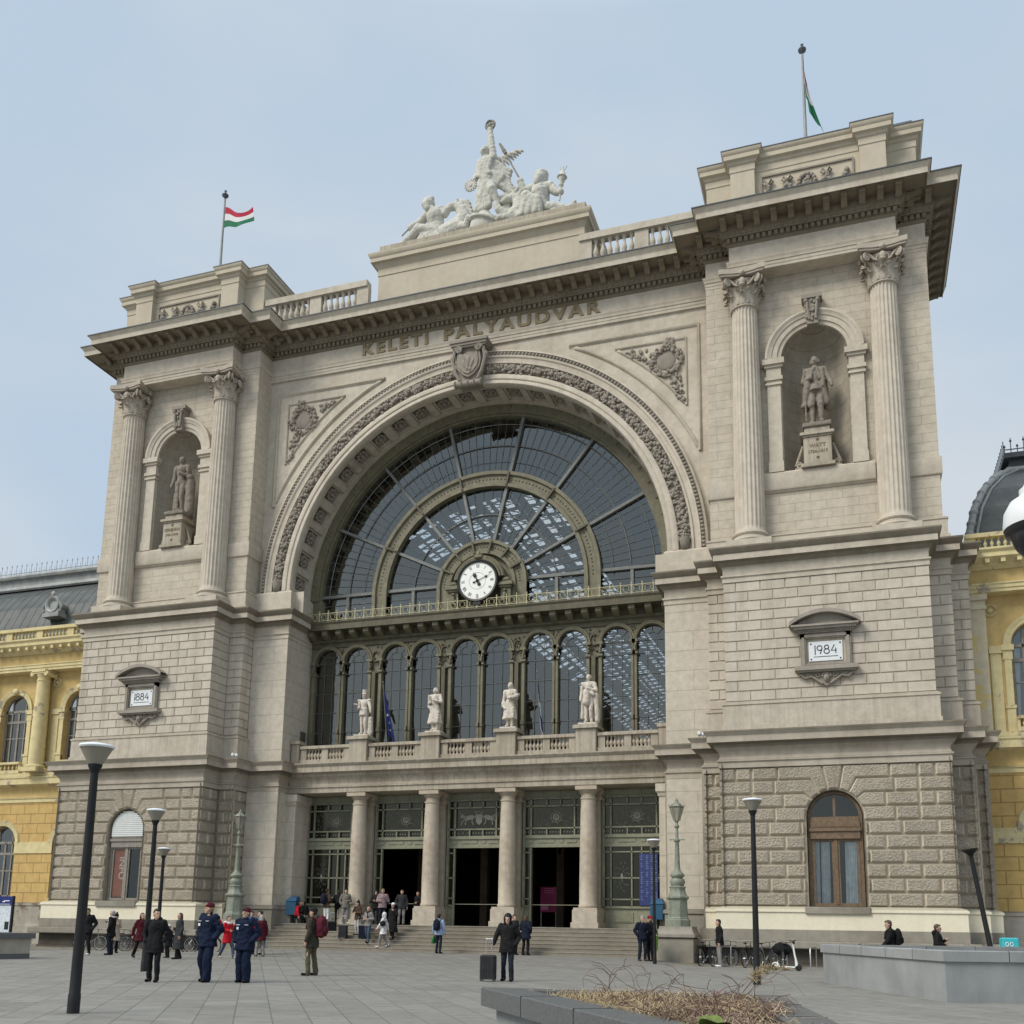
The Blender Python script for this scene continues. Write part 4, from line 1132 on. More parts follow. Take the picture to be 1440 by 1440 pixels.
# door screens, five bays
def screen(kind):
    fr = MB(); gl = MB(); et = MB(); dk = MB(); w = 1.46
    def bar(x0,x1,z0,z1,y0=-.1): fr.box(x0,x1,y0,.06,z0,z1)
    bar(-w-.06,-w+.06,1.37,7.98); bar(w-.06,w+.06,1.37,7.98)
    bar(-w,w,7.55,7.64); bar(-w,w,7.18,7.25); bar(-w,w,6.1,6.17); bar(-w,w,5.72,5.8)
    fr.box(-w,w,-.05,.06,5.25,5.72); fr.box(-w,w,-.12,.06,5.64,5.76); fr.box(-w,w,-.12,.06,5.2,5.3); fr.box(-w,w,.0,.06,7.64,7.98)
    for a,b in ((-1.2,-1.0),(-.75,.1),(.35,.55),(.7,1.2)): fr.box(a,b,-.08,.0,5.42,5.56)
    for x in (-1.1, 1.1): bar(x-.035,x+.035,5.8,7.6)
    for x in (-.3,.4):
        bar(x-.03,x+.03,7.2,7.6); bar(x-.03,x+.03,5.8,6.12)
    for k in range(3): fr.box(-1.2+k*.85,-.5+k*.85,-.03,.06,7.7,7.92)
    gl.quad((-w,.03,5.8),(w,.03,5.8),(w,.03,7.64),(-w,.03,7.64))
    if kind != 'open':
        for x in (-1.1,-.1,.38,.82): bar(x-.03,x+.03,2.37,5.25)
        for z in (4.95,3.72,2.72): bar(-w,w,z-.03,z+.03)
        bar(-w,w,2.3,2.4); fr.box(-w,w,-.02,.06,1.37,2.35); fr.box(-.95,-.05,-.06,.0,1.65,2.1); fr.box(.15,1.2,-.06,.0,1.65,2.1); fr.box(-.85,-.15,-.07,-.05,1.7,2.05)
        gl.quad((-w,.03,2.35),(w,.03,2.35),(w,.03,5.25),(-w,.03,5.25))
    else:
        for x in (-1.1,): bar(x-.035,x+.035,1.37,5.25)
        for z in (4.95,3.72,2.72,2.37): bar(-w,-1.1,z-.03,z+.03)
        fr.box(-w,-1.1,-.02,.06,1.37,2.37)
        gl.quad((-w,.03,2.37),(-1.1,.03,2.37),(-1.1,.03,5.25),(-w,.03,5.25))
        fr.box(-1.1,w,.0,.05,2.42,2.45)
    # etched pattern in the transom
    def wig(pts, r=.012): et.tube([(x,.015,z) for x, z in pts], r, 4)
    if kind == 'crest' :
        pass
    cx, cz = .15, 6.68
    if kind != 'emblem':
        wig([(cx+.26*math.cos(k*PI/12),cz+.26*math.sin(k*PI/12)) for k in range(25)], .018)
        for k in range(8):
            a = k*PI/4; wig([(cx,cz),(cx+.26*math.cos(a),cz+.26*math.sin(a))], .012); et.ball((cx+.13*math.cos(a+.39),.015,cz+.13*math.sin(a+.39)),(.04,.01,.05),6,4)
        for k in range(8):
            a = k*PI/4+.2; wig([(cx+.28*math.cos(a),cz+.28*math.sin(a)),(cx+.42*math.cos(a),cz+.38*math.sin(a))], .014)
    else:
        for s in (1,-1):
            et.ball((cx+s*.52,.012,6.72),(.3,.012,.12),10,6,rot=Matrix.Rotation(s*.25,3,'Y')); et.ball((cx+s*.9,.012,6.8),(.13,.012,.1),8,5)
            et.tube([(cx+s*.72,.012,6.75),(cx+s*.88,.012,6.82)],.07,5)
            for dx, ex in ((.35,.28),(.6,.72),(.75,.95)): et.tube([(cx+s*dx,.012,6.66),(cx+s*(dx+ex)/2+s*.06,.012,6.52),(cx+s*ex,.012,6.36)],.035,5)
            et.tube([(cx+s*.24,.012,6.68),(cx+s*.12,.012,6.95),(cx+s*.25,.012,7.05)],.025,5)
            et.tube([(cx+s*.95,.012,6.86),(cx+s*1.05,.012,7.0)],.03,5)
        et.prism([(cx-.18,6.9),(cx+.18,6.9),(cx+.16,6.5),(cx,6.36),(cx-.16,6.5)], .0, .02)
        for k in range(5): et.ball((cx-.16+.08*k,.012,6.98+(.04 if k == 2 else 0)),.045,6,4)
    for k in range(90):
        x, z = rng.uniform(-1.0,1.38), rng.uniform(6.24,7.12)
        if math.hypot(x-cx, z-cz) < .46 or (kind == 'emblem' and abs(x-cx) < 1.1): continue
        a = rng.uniform(0, 6.28); q = rng.uniform(.03,.07)
        wig([(x+q*math.cos(a+t*.8)*(1-t*.1), z+q*math.sin(a+t*.8)*(1-t*.1)) for t in range(6)], .007)
    for x in [ -1.4+.14*k for k in range(21)]:
        if rng.random() < .8: et.ball((x,.015,5.95),(.03,.01,.045),5,4); 
        if rng.random() < .7: et.ball((x,.015,7.4),(.025,.01,.03),5,4)
    if kind != 'open' and kind != 'emblem':
        for (xa, xb) in ((-1.05,-.15),(.88,1.4)):
            xm = (xa+xb)/2
            et.ball((xm,.015,3.75),(.06,.01,.2),8,6)
            for k in range(26):
                a = k*2.4; r = .15+.014*k; x, z = xm+min(.36,r)*math.cos(a)*(1 if xb-xa > .8 else .55), 3.8+1.5*r*math.sin(a)
                wig([(x+.05*math.cos(a+t),z+.05*math.sin(a+t)) for t in range(5)], .007)
    return fr, gl, et
for i, (x, k) in enumerate(((-8.02,'shut'),(-4.02,'open'),(0,'open_emblem'),(4.02,'open'),(8.02,'shut'))):
    kk = 'emblem' if k == 'open_emblem' else k
    fr, gl, et = screen(kk)
    if kk == 'emblem':
        # the middle bay stands open like its neighbours
        fr2, gl2, _ = screen('open'); fr, gl = fr2, gl2
    d = fr.build('door_screen', MATS['door_green'], B, smooth=0); d.location = (x+.0, 4.55, 0)
    gl.build('pane', MATS['dark_glass'], d, smooth=0, fix=False); et.build('etched_pattern', MATS['etched'], d, smooth=60)
# entrance steps and landing
m = MB(); n = 7; z0 = .16; rise = (1.37-z0)/n
for k in range(n): m.box(-10.0, 10.0, .62+k*.32, 6, z0+k*rise-.3 if k else -.2, z0+(k+1)*rise-.0)
m.box(-10.0,10.0,3.0,14,1.2,1.372)
m.build('entrance_steps', MATS['steps'], B, smooth=0)
m = MB()
for k in range(n): m.box(-10.0,10.0,.6+k*.32,.66+k*.32,z0+(k+1)*rise-.045,z0+(k+1)*rise+.004)
m.build('step_nosing', MATS['grey_stone'], B, smooth=0)
# ------------------------------------------------------------------ inside: vestibule and train hall
m = MB()
m.quad((-9.9,4.6,9.3),(9.9,4.6,9.3),(9.9,14,9.3),(-9.9,14,9.3))
m.quad((-9.9,4.6,1.3),(-9.9,14,1.3),(-9.9,14,9.3),(-9.9,4.6,9.3)); m.quad((9.9,4.6,1.3),(9.9,14,1.3),(9.9,14,9.3),(9.9,4.6,9.3))
m.quad((-9.9,14,1.3),(9.9,14,1.3),(9.9,14,9.3),(-9.9,14,9.3))
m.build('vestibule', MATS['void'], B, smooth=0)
m = MB()
for x in (-4.9,-3.2,-1.2,1.4,3.1,4.6):
    m.box(x-.2,x+.2,9.0,9.4,1.37,6.5)
for x in (-4.05,3.85): m.ring([(.9,9.0),(.72,9.0),(.72,9.3),(.9,9.3)], x, 5.2, 0, PI, 16)
m.build('vestibule_pier', MATS['interior_stone'], B, smooth=0)
# train hall roof: barrel with a latticed skylight strip
m = MB(); ny, na = 70, 60; HWd, HC_ = 21.0, 29.0
def roof(a, y): return (HWd*math.cos(a), y, 8+(HC_-8)*math.sin(a))
Y0, DY = 5.4, 2.0
for j in range(ny):
    for i in range(na):
        a0, a1 = PI*i/na, PI*(i+1)/na; x = HWd*math.cos((a0+a1)/2); y = Y0+j*DY
        if -9.5 < x < .4 and y > 15: continue
        m.quad(roof(a0,y),roof(a1,y),roof(a1,y+DY),roof(a0,y+DY))
for s in (1,-1): m.quad((s*21,Y0,1.3),(s*21,Y0+ny*DY,1.3),(s*21,Y0+ny*DY,8.2),(s*21,Y0,8.2))
m.quad((-21,Y0,1.2),(21,Y0,1.2),(21,Y0+ny*DY,1.2),(-21,Y0+ny*DY,1.2))
m.quad((-21,Y0+ny*DY,1.2),(21,Y0+ny*DY,1.2),(21,Y0+ny*DY,30),(-21,Y0+ny*DY,30))
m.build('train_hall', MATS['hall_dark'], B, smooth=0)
m = MB()
def rx(x): return 8+(HC_-8)*math.sqrt(max(0,1-(x/HWd)**2))
y = 15.
j = 0
while y < 140:
    xs = [-9.6+10.1*k/14 for k in range(15)]
    wd = .27 if j % 2 else .16
    for a, b in zip(xs[:-1], xs[1:]):
        m.quad((a,y,rx(a)+.05),(b,y,rx(b)+.05),(b,y+wd,rx(b)+.05),(a,y+wd,rx(a)+.05))
        if rng.random() < .15:
            m.quad((a,y,rx(a)+.03),(b,y,rx(b)+.03),(b,y+1.1,rx(b)+.03),(a,y+1.1,rx(a)+.03))
    if j % 2 == 0:
        for a, b in zip(xs[:-1], xs[1:]):
            m.tube([(a,y,rx(a)-.1),(b,y+1.7,rx(b)-1.2)], .08, 4); m.tube([(b,y,rx(b)-1.2),(a,y+1.7,rx(a)-.1)], .06, 4); m.tube([(a,y,rx(a)-.3),(b,y+.85,rx(b)-.3)], .05, 4)
        m.tube([(x,y,rx(x)-1.2) for x in xs], .1, 4)
    y += .85; j += 1
for x in [-9.6+10.1*k/7 for k in range(8)]:
    m.box(x-.09,x+.09,15,140,rx(x)-.05,rx(x)+.12)
for x in (-7.2,-4.6,-2.0): m.box(x-.3,x+.3,15,140,rx(x)+.1,rx(x)+.2)
m.build('skylight_lattice', MATS['hall_dark'], B, smooth=0)
# ------------------------------------------------------------------ figures
def remesh(m, voxel, name, mat, parent, smooth=3, disp=0., dscale=6., seed=0, dz=1., inflate=0.):
    # unite overlapping closed shells into one continuous skin
    me = bpy.data.meshes.new(name); me.from_pydata([tuple(p) for p in m.v], [], m.f)
    bm = bmesh.new(); bm.from_mesh(me); bmesh.ops.recalc_face_normals(bm, faces=bm.faces); bm.to_mesh(me); bm.free()
    o = bpy.data.objects.new(name, me); COL.objects.link(o)
    md = o.modifiers.new('r', 'REMESH'); md.mode = 'VOXEL'; md.voxel_size = voxel; md.use_smooth_shade = True
    if smooth:
        sm = o.modifiers.new('s', 'SMOOTH'); sm.factor = .5; sm.iterations = smooth
    dg = bpy.context.evaluated_depsgraph_get(); nm = bpy.data.meshes.new_from_object(o.evaluated_get(dg))
    bpy.data.objects.remove(o); bpy.data.meshes.remove(me)
    if disp:
        nv = [v.normal.copy() for v in nm.vertices]
        for v, nn in zip(nm.vertices, nv):
            p = v.co*dscale; p = V((p.x, p.y, p.z*dz))
            v.co += nn*disp*(noise.noise(p+V((seed*7.3, seed*3.1, 0)))+.5*noise.noise(p*2.3+V((0, seed, 5))))
    if inflate:
        nv = [v.normal.copy() for v in nm.vertices]
        for v, nn in zip(nm.vertices, nv): v.co += nn*inflate
    nm.name = name; nm.materials.clear(); nm.materials.append(mat); nm.shade_smooth()
    ob = bpy.data.objects.new(name, nm); COL.objects.link(ob); ob.parent = parent
    return ob
def lerp(a, b, t): return V(a)*(1-t)+V(b)*t
def hand_shape(m, wr, d, side, sc, curl=.5, up=None):
    # palm, four unequal bent fingers and a thumb off the side of the palm
    d = V(d).normalized(); lat = V((side, 0, 0))
    lat = (lat-d*lat.dot(d)); lat = lat.normalized() if lat.length > .1 else V((0,0,1))
    fw = d.cross(lat).normalized()
    if fw.y > 0: fw = -fw
    wr = V(wr); pc = wr+d*.05*sc
    # the palm lies in the plane of d and fw; fingers curl towards the body side
    cd = -lat
    m.cap2(wr, .026*sc, wr+d*.03*sc, .03*sc, 8)
    rot = Matrix((lat, fw, d)).transposed()
    m.ball(pc, (.017*sc, .042*sc, .052*sc), 8, 6, rot=rot)
    for k, (off, L) in enumerate(((.03,.072),(.01,.08),(-.011,.074),(-.03,.058))):
        p = pc+fw*off*sc+d*.042*sc
        q = p+(d*math.cos(curl*.5)+cd*math.sin(curl*.5))*L*.5*sc
        t = q+(d*math.cos(curl*1.6)+cd*math.sin(curl*1.6))*L*.5*sc
        m.tube([p, q, t], [.0095*sc, .0088*sc, .007*sc], 6)
        m.ball(t, .0072*sc, 6, 4)
    p = pc+fw*.034*sc-d*.02*sc; q = p+(fw*.8+d*.5)*.035*sc; t = q+(fw*.25+d)*.03*sc
    m.tube([p, q, t], [.012*sc, .0105*sc, .008*sc], 6); m.ball(t, .008*sc, 6, 4)
ARM = dict(  # elbow and wrist offsets from the shoulder: (outwards, forwards(-y), up)
    down=((.055,-.02,-.28),(.075,.05,-.53)), swing_f=((.05,.10,-.27),(.04,.27,-.46)), swing_b=((.06,-.13,-.26),(.07,-.17,-.52)),
    pocket=((.10,-.08,-.26),(.03,.06,-.45)), bent=((.07,-.03,-.27),(-.08,.19,-.28)), phone=((.05,.02,-.27),(-.09,.24,-.14)),
    face=((.08,.10,-.24),(-.10,.17,.02)), hips=((.17,-.08,-.22),(.07,.03,-.40)), fold=((.09,.05,-.26),(-.17,.18,-.20)), strap=((.09,.02,-.26),(-.03,.13,-.05)),
    hold=((.07,-.04,-.27),(.08,.12,-.46)), reach=((.10,.06,-.24),(.16,.14,-.46)), up=((.12,.05,.05),(.06,.10,.30)))
def person(loc, heading, label, h=1.75, arms=('down','down'), stride=0., lean=0., turn=0., nod=0., build=1., female=False,
           top=('jacket','black'), legs='darkjeans', shoes='black', hair=('short','hair_dark'), skin='skin', hat=None, sit=False, group=None, vox=.016,
           hem=.80, collar=True, z=0., spread=.09, extras=(), legs_wide=1., shoe_mat=None):
    s = h/1.75
    o = tag(empty('person', (loc[0], loc[1], z if len(loc) < 3 else loc[2]), heading), label, 'person', group)
    L = lambda x, y, zz: V((x, y, zz))*s
    hip = .93; kn = .5; cy = lean*.5
    sd = rng.random()*50
    # legs: stride > 0 puts the left leg in front (local -y is forward)
    J = {}
    for q, sg in ((1, 1), (-1, -1)):
        f = -stride*sg*.5
        if sit:
            J[q] = (L(q*.09,0,.50), L(q*(.1+spread*.5),-.42,.52), L(q*(.1+spread*.4),-.42-.05*sg,.10))
        else:
            k = .06 if f > .05 else .0
            J[q] = (L(q*.09,0,hip), L(q*(.095+spread*.15),f*.55-.03-(0.05 if f > .1 else 0),kn+.01), L(q*(.085+spread*.4),f-(-.02),.085+(k if f > .12 else 0)))
    base = .50 if sit else hip
    pel = L(0,0,base+.02); wst = L(0,-lean*.1,base+.17); chest = L(0,-lean*.28,base+.38); neck = L(0,-lean*.45,base+.555); hd = L(0,-lean*.55-.015-nod*.06,base+.70-nod*.03)
    shw = (.175 if female else .195)*build**.4
    SH = {q: L(q*shw,-lean*.38+.005,base+.49) for q in (1,-1)}
    AR = {}
    tops, tcol = top
    for q, a in ((1, arms[0]), (-1, arms[1])):
        e, w = ARM[a]
        AR[q] = (SH[q], SH[q]+L(q*e[0],-e[1],e[2]), SH[q]+L(q*w[0],-w[1],w[2]))
    # --- body (skin)
    m = MB()
    m.cap2(pel, .12*s, wst, .105*s); m.cap2(wst, .1*s, chest, .12*s); m.cap2(chest, .11*s, neck-L(0,0,.03), .06*s)
    m.cap2(SH[1], .055*s, SH[-1], .055*s); m.cap2(neck-L(0,0,.04), .055*s, hd-L(0,-.015,.05), .052*s)
    hr = Matrix.Rotation(turn,3,'Z') @ Matrix.Rotation(nod*.5,3,'X')
    H = lambda x, y, zz: hd+hr @ L(x, y, zz)
    m.ball(hd+hr @ L(0,.008,.015), (.077*s,.095*s,.105*s), 14, 10, rot=hr); m.ball(H(0,-.03,-.05), (.058*s,.06*s,.065*s), 10, 8, rot=hr)
    m.cap2(H(0,-.09,.0), .012*s, H(0,-.108,-.025), .016*s, 8); m.ball(H(0,-.078,-.062), (.026*s,.016*s,.01*s), 8, 5)
    m.ball(H(0,-.07,-.098), (.03*s,.025*s,.02*s), 8, 5)
    for q in (1,-1):
        m.ball(H(q*.079,.012,-.012), (.012*s,.02*s,.032*s), 8, 6); m.ball(H(q*.03,-.083,.02), (.028*s,.012*s,.01*s), 8, 5)
        a, b, c = AR[q]; m.cap2(a, .05*s, b, .038*s); m.cap2(b, .038*s, c, .027*s)
        a, b, c = J[q]; m.cap2(a, .085*s, b, .056*s); m.cap2(b, .055*s, c, .04*s); m.cap2(c, .034*s, c+L(0,-.07,-.05), .02*s)
    body = remesh(m, vox, 'body', MATS[skin], o, 2)
    hm = MB()
    for q, arm in ((1, arms[0]), (-1, arms[1])):
        a, b, c = AR[q]
        if arm != 'pocket': hand_shape(hm, c, c-b, q, s, .45 if arm in ('down','swing_f','swing_b','reach') else 1.1)
    if hm.v:
        tmp = bmesh.new(); tmp.from_mesh(body.data); me2 = bpy.data.meshes.new('h'); me2.from_pydata([tuple(p) for p in hm.v], [], hm.f)
        tmp.from_mesh(me2); tmp.to_mesh(body.data); tmp.free(); bpy.data.meshes.remove(me2); body.data.shade_smooth()
    e = MB()
    for q in (1,-1): e.ball(H(q*.031,-.086,.003), (.011*s,.007*s,.007*s), 8, 5); e.ball(H(q*.031,-.087,.024), (.019*s,.006*s,.004*s), 8, 4)
    e.build('eyes', MATS['hair_dark'], body, smooth=60)
    # --- trousers, shoes
    m = MB(); w = legs_wide
    for q in (1,-1):
        a, b, c = J[q]
        m.cap2(a, .098*s*build, b, .07*s*w); m.cap2(b, .07*s*w, c+L(0,.005,-.02), .062*s*w); m.cap2(a, .1*s*build, pel, .115*s*build)
    m.cap2(pel, .12*s*build, wst, .105*s*build)
    remesh(m, vox, 'trousers', CLOTH[legs], o, 2, .02*s, 8/s, sd, .55)
    m = MB()
    for q in (1,-1):
        a, b, c = J[q]; ft = c+L(q*.012,-.13,-.055)
        if stride and c.z > .12*s: ft = c+L(q*.01,-.11,-.09)
        m.ball(lerp(c, ft, .62)+L(0,0,-.012), (.042*s,.125*s,.036*s), 10, 7); m.cap2(c+L(0,.03,-.04), .042*s, c+L(0,0,.07), .047*s, 8); m.ball(ft+L(0,0,.008), (.05*s,.065*s,.04*s), 10, 6)
    zmin = min(v[2] for v in m.v)
    m.v = [(x, y, max(zz, 0.0)) if not sit else (x, y, zz) for x, y, zz in m.v]
    sm_ = MATS[shoe_mat] if shoe_mat else CLOTH[shoes]
    remesh(m, vox*.8, 'shoes', sm_, o, 1)
    # --- coat or jacket
    m = MB(); th = {'shirt':.012,'jacket':.03,'puffer':.05,'coat':.032,'hoodie':.026}[tops]
    bw = build
    hemz = base+.02-(.93-.93)-0. if False else hem*(1 if not sit else .62)
    fl = 1.0
    def ring_pts(zz): return zz
    rows = [(base+.53, .105), (base+.46, .155), (base+.36, .165), (base+.26, .152), (base+.16, .145), (base+.06, .158), (base-.03, .17)]
    zz = base-.03; r = .17
    while zz > hemz+.02:
        zz = max(hemz, zz-.09); r += (.012 if tops != 'coat' else .014)*(1. if female else .75); rows.append((zz, r))
    rows = [q for q in rows if q[0] >= hemz-1e-6]
    nn = 20; vs = []; fs = []
    for zz, r in rows:
        ly = -lean*.3*max(0,(zz-base)/.5)
        for k in range(nn):
            a = 2*PI*k/nn; sx = r*bw*(1.18 if zz > base+.3 else 1.12)+th*.5; sy = r*bw*(.74 if zz > base+.2 else .80)+th*.6
            vs.append(L(sx*math.cos(a), ly+sy*math.sin(a), zz))
    for j in range(len(rows)-1):
        for k in range(nn): fs.append((j*nn+k, j*nn+(k+1)%nn, (j+1)*nn+(k+1)%nn, (j+1)*nn+k))
    fs.append(tuple(range(nn))); fs.append(tuple(range(len(rows)*nn-1, (len(rows)-1)*nn-1, -1)))
    m.add([tuple(p) for p in vs], fs)
    for q in (1,-1):
        a, b, c = AR[q]
        m.cap2(a+L(-q*.02,0,0), (.072+th*.5)*s*bw**.5, b, (.05+th*.7)*s); m.cap2(b, (.05+th*.7)*s, lerp(b, c, .97), (.037+th*.55)*s)
    m.cap2(SH[1]+L(-.03,0,.02), .06*s, SH[-1]+L(.03,0,.02), .06*s); m.cap2(chest, .11*s, neck-L(0,-.01,.05), .075*s)
    if collar: m.cap2(neck-L(0,-.01,.04), .075*s, neck+L(0,.012,.02), .068*s)
    remesh(m, vox, 'jacket' if tops != 'coat' else 'coat', CLOTH[tcol], o, 2, (.021 if tops != 'puffer' else .024)*s, 7.5/s, sd+3, 1.4 if tops == 'puffer' else .8)
    # --- hair, hood, hat
    kind, hc = hair
    if kind != 'none':
        m = MB()
        m.ball(hd+hr @ L(0,.02,.04), (.084*s,.098*s,.095*s), 14, 9, rot=hr)
        if kind == 'short':
            m.ball(H(0,.05,-.01), (.078*s,.06*s,.075*s), 10, 7, rot=hr); m.ball(H(0,-.045,.092), (.062*s,.05*s,.03*s), 10, 6, rot=hr)
        elif kind == 'long':
            m.ball(H(0,.06,-.02), (.086*s,.06*s,.1*s), 10, 7, rot=hr)
            for q in (1,-1): m.cap2(H(q*.07,.02,.0), .035*s, H(q*.085,.03,-.22), .03*s)
            m.cap2(H(0,.07,-.05), .06*s, H(0,.08,-.25), .05*s)
        elif kind == 'bob':
            for q in (1,-1): m.cap2(H(q*.065,.02,.02), .04*s, H(q*.07,.03,-.1), .035*s)
            m.cap2(H(0,.06,0), .07*s, H(0,.07,-.1), .055*s)
        elif kind == 'bun':
            m.ball(H(0,.06,-.01), (.075*s,.055*s,.07*s), 10, 7, rot=hr); m.ball(H(0,.1,.06), .04*s, 8, 6)
        # keep the face free: pull anything in front of the brow back
        out = []
        for p in m.v:
            q = hr.inverted() @ (V(p)-hd)/s
            if q.y < -.02 and q.z < .062: q.y = -.02+(q.y+.02)*.1
            out.append(tuple(hd+hr @ (q*s)))
        m.v = out
        remesh(m, vox*.8, 'hair', MATS[hc], o, 1, .006*s, 30/s, sd)
    if hat:
        hk, hcol = hat; m = MB()
        if hk == 'beanie':
            m.ball(hd+hr @ L(0,.015,.058), (.092*s,.106*s,.088*s), 14, 9, rot=hr); m.ball(H(0,.015,.045), (.097*s,.112*s,.03*s), 14, 6, rot=hr)
            out = []
            for p in m.v:
                q = hr.inverted() @ (V(p)-hd)/s
                lim = .03 if q.y < .0 else -.01
                if q.z < lim: q.z = lim
                out.append(tuple(hd+hr @ (q*s)))
            m.v = out
        elif hk == 'pompom':
            m.ball(hd+hr @ L(0,.015,.06), (.092*s,.106*s,.09*s), 14, 9, rot=hr); m.ball(H(0,.03,.17), .045*s, 8, 6)
        elif hk == 'hood':
            m.ball(H(0,.035,.03), (.112*s,.118*s,.13*s), 14, 10, rot=hr); m.ball(H(0,.07,-.09), (.1*s,.07*s,.09*s), 10, 8, rot=hr)
            for q in (1,-1): m.cap2(H(q*.085,-.02,.03), .03*s, H(q*.07,-.02,-.12), .035*s)
            out = []
            for p in m.v:
                q = hr.inverted() @ (V(p)-hd)/s
                if q.y < -.045 and q.z < .085: q.y = -.045+(q.y+.045)*.1
                out.append(tuple(hd+hr @ (q*s)))
            m.v = out
        elif hk == 'cap':
            m.ball(hd+hr @ L(0,.01,.05), (.09*s,.1*s,.08*s), 14, 9, rot=hr); m.ball(H(0,-.11,.06), (.07*s,.07*s,.012*s), 10, 5, rot=hr)
        remesh(m, vox*.8, {'beanie':'beanie','pompom':'woolly_hat','hood':'hood','cap':'cap'}[hk], CLOTH[hcol], o, 1)
    info = dict(root=o, s=s, AR=AR, SH=SH, hd=hd, chest=chest, wst=wst, pel=pel, H=H, L=L, J=J, neck=neck, base=base)
    for ex in extras: ex(info)
    return info
# clothing and carried details that belong to the figure
def scarf(col):
    def f(i):
        m = MB(); L = i['L']; m.tube([tuple(i['neck']+L(.085*math.cos(a*PI/6),-.01+.08*math.sin(a*PI/6),.0)) for a in range(12)], .04*i['s'], 8, closed=True)
        m.cap2(i['neck']+L(.03,-.1,-.02), .035*i['s'], i['neck']+L(.05,-.15,-.28), .03*i['s']); remesh(m, .015, 'scarf', CLOTH[col], i['root'], 2, .01, 12)
    return f
def fur(col):
    def f(i):
        m = MB(); L = i['L']; m.tube([tuple(i['neck']+L(.13*math.cos(a*PI/6),.02+.11*math.sin(a*PI/6),-.01+.02*math.sin(a*PI/6))) for a in range(12)], .055*i['s'], 8, closed=True)
        remesh(m, .015, 'fur_collar', CLOTH[col], i['root'], 1, .02, 25)
    return f
def hood_down(col):
    def f(i):
        m = MB(); L = i['L']; m.ball(i['neck']+L(0,.1,.0), (.12*i['s'],.07*i['s'],.1*i['s']), 10, 7); remesh(m, .016, 'hood', CLOTH[col], i['root'], 2, .01, 12)
    return f
def backpack_part(i): pass
def badge(i):
    L = i['L']; m = MB()
    for x, w, zz in ((-.115,.05,.42),(.11,.045,.42)): m.box(x-w, x+w, -.178, -.166, i['base']+zz-.006, i['base']+zz+.006, Matrix.Scale(i['s'],4))
    m.box(-.14,-.09,-.182,-.168,i['base']+.31,i['base']+.37,Matrix.Scale(i['s'],4))
    m.build('badge', CLOTH['white'], i['root'])
    for q in (1,-1):
        a, b, c = i['AR'][q]; m = MB(); p = lerp(a, b, .5); m.cap2(lerp(a,b,.35), .083*i['s'], lerp(a,b,.62), .078*i['s']); remesh(m, .016, 'armband', CLOTH['red'], i['root'], 1)
# ------------------------------------------------------------------ bags and luggage
def backpack(i, col, label, w=.3, h=.46, d=.17):
    # hangs on the wearer's back and stays its own thing
    L = i['L']; s = i['s']; r = i['root']
    o = tag(empty('backpack', r.location, r.rotation_euler.z), label, 'backpack')
    c = i['chest']+L(0,.13+d*.5,-.05); m = MB()
    m.ball(c, (w*.55*s,d*.6*s,h*.55*s), 14, 10); m.box(c.x-w*.42*s,c.x+w*.42*s,c.y-d*.42*s,c.y+d*.42*s,c.z-h*.45*s,c.z+h*.36*s)
    remesh(m, .018, 'bag', CLOTH[col], o, 3, .008, 9)
    m = MB(); m.ball(c+L(0,d*.5,-.09), (w*.4*s,.06*s,h*.24*s), 10, 7); remesh(m, .018, 'pocket', CLOTH[col], o, 2)
    m = MB()
    for q in (1,-1): m.tube([c+L(q*.1,-.08,h*.35), i['SH'][q]+L(-q*.07,.03,.075), i['SH'][q]+L(-q*.065,-.1,.0), i['chest']+L(q*.12,-.15,-.1), c+L(q*.13,-.1,-.14)], .02*s, 6)
    m.build('strap', CLOTH[col], o, smooth=60)
    return o
def shoulder_bag(i, col, label, q=1, zz=-.12, w=.22, h=.2, name='shoulder_bag', hand=False):
    L = i['L']; s = i['s']; r = i['root']
    o = tag(empty(name, r.location, r.rotation_euler.z), label, 'bag')
    c = (i['AR'][q][2]+L(0,-.02,-.12-h*.62)) if hand else i['pel']+L(q*.24,.02,zz+.1)
    m = MB(); m.ball(c, (.08*s,w*.55*s,h*.55*s), 12, 8); m.box(c.x-.055*s,c.x+.055*s,c.y-w*.45*s,c.y+w*.45*s,c.z-h*.45*s,c.z+h*.35*s); remesh(m, .016, 'bag', CLOTH[col], o, 2, .008, 10)
    m = MB()
    if hand: m.tube([c+L(0,-w*.3,h*.3), i['AR'][q][2]+L(0,-.03,-.1), i['AR'][q][2]+L(0,.03,-.1), c+L(0,w*.3,h*.3)], .009, 5)
    else: m.tube([c+L(0,-w*.35,h*.3), i['chest']+L(q*.1,-.14,0), i['SH'][-q]+L(0,-.02,.07), i['chest']+L(q*.05,.15,0), c+L(0,w*.35,h*.3)], .012, 5)
    m.build('strap', CLOTH[col], o, smooth=60)
    return o
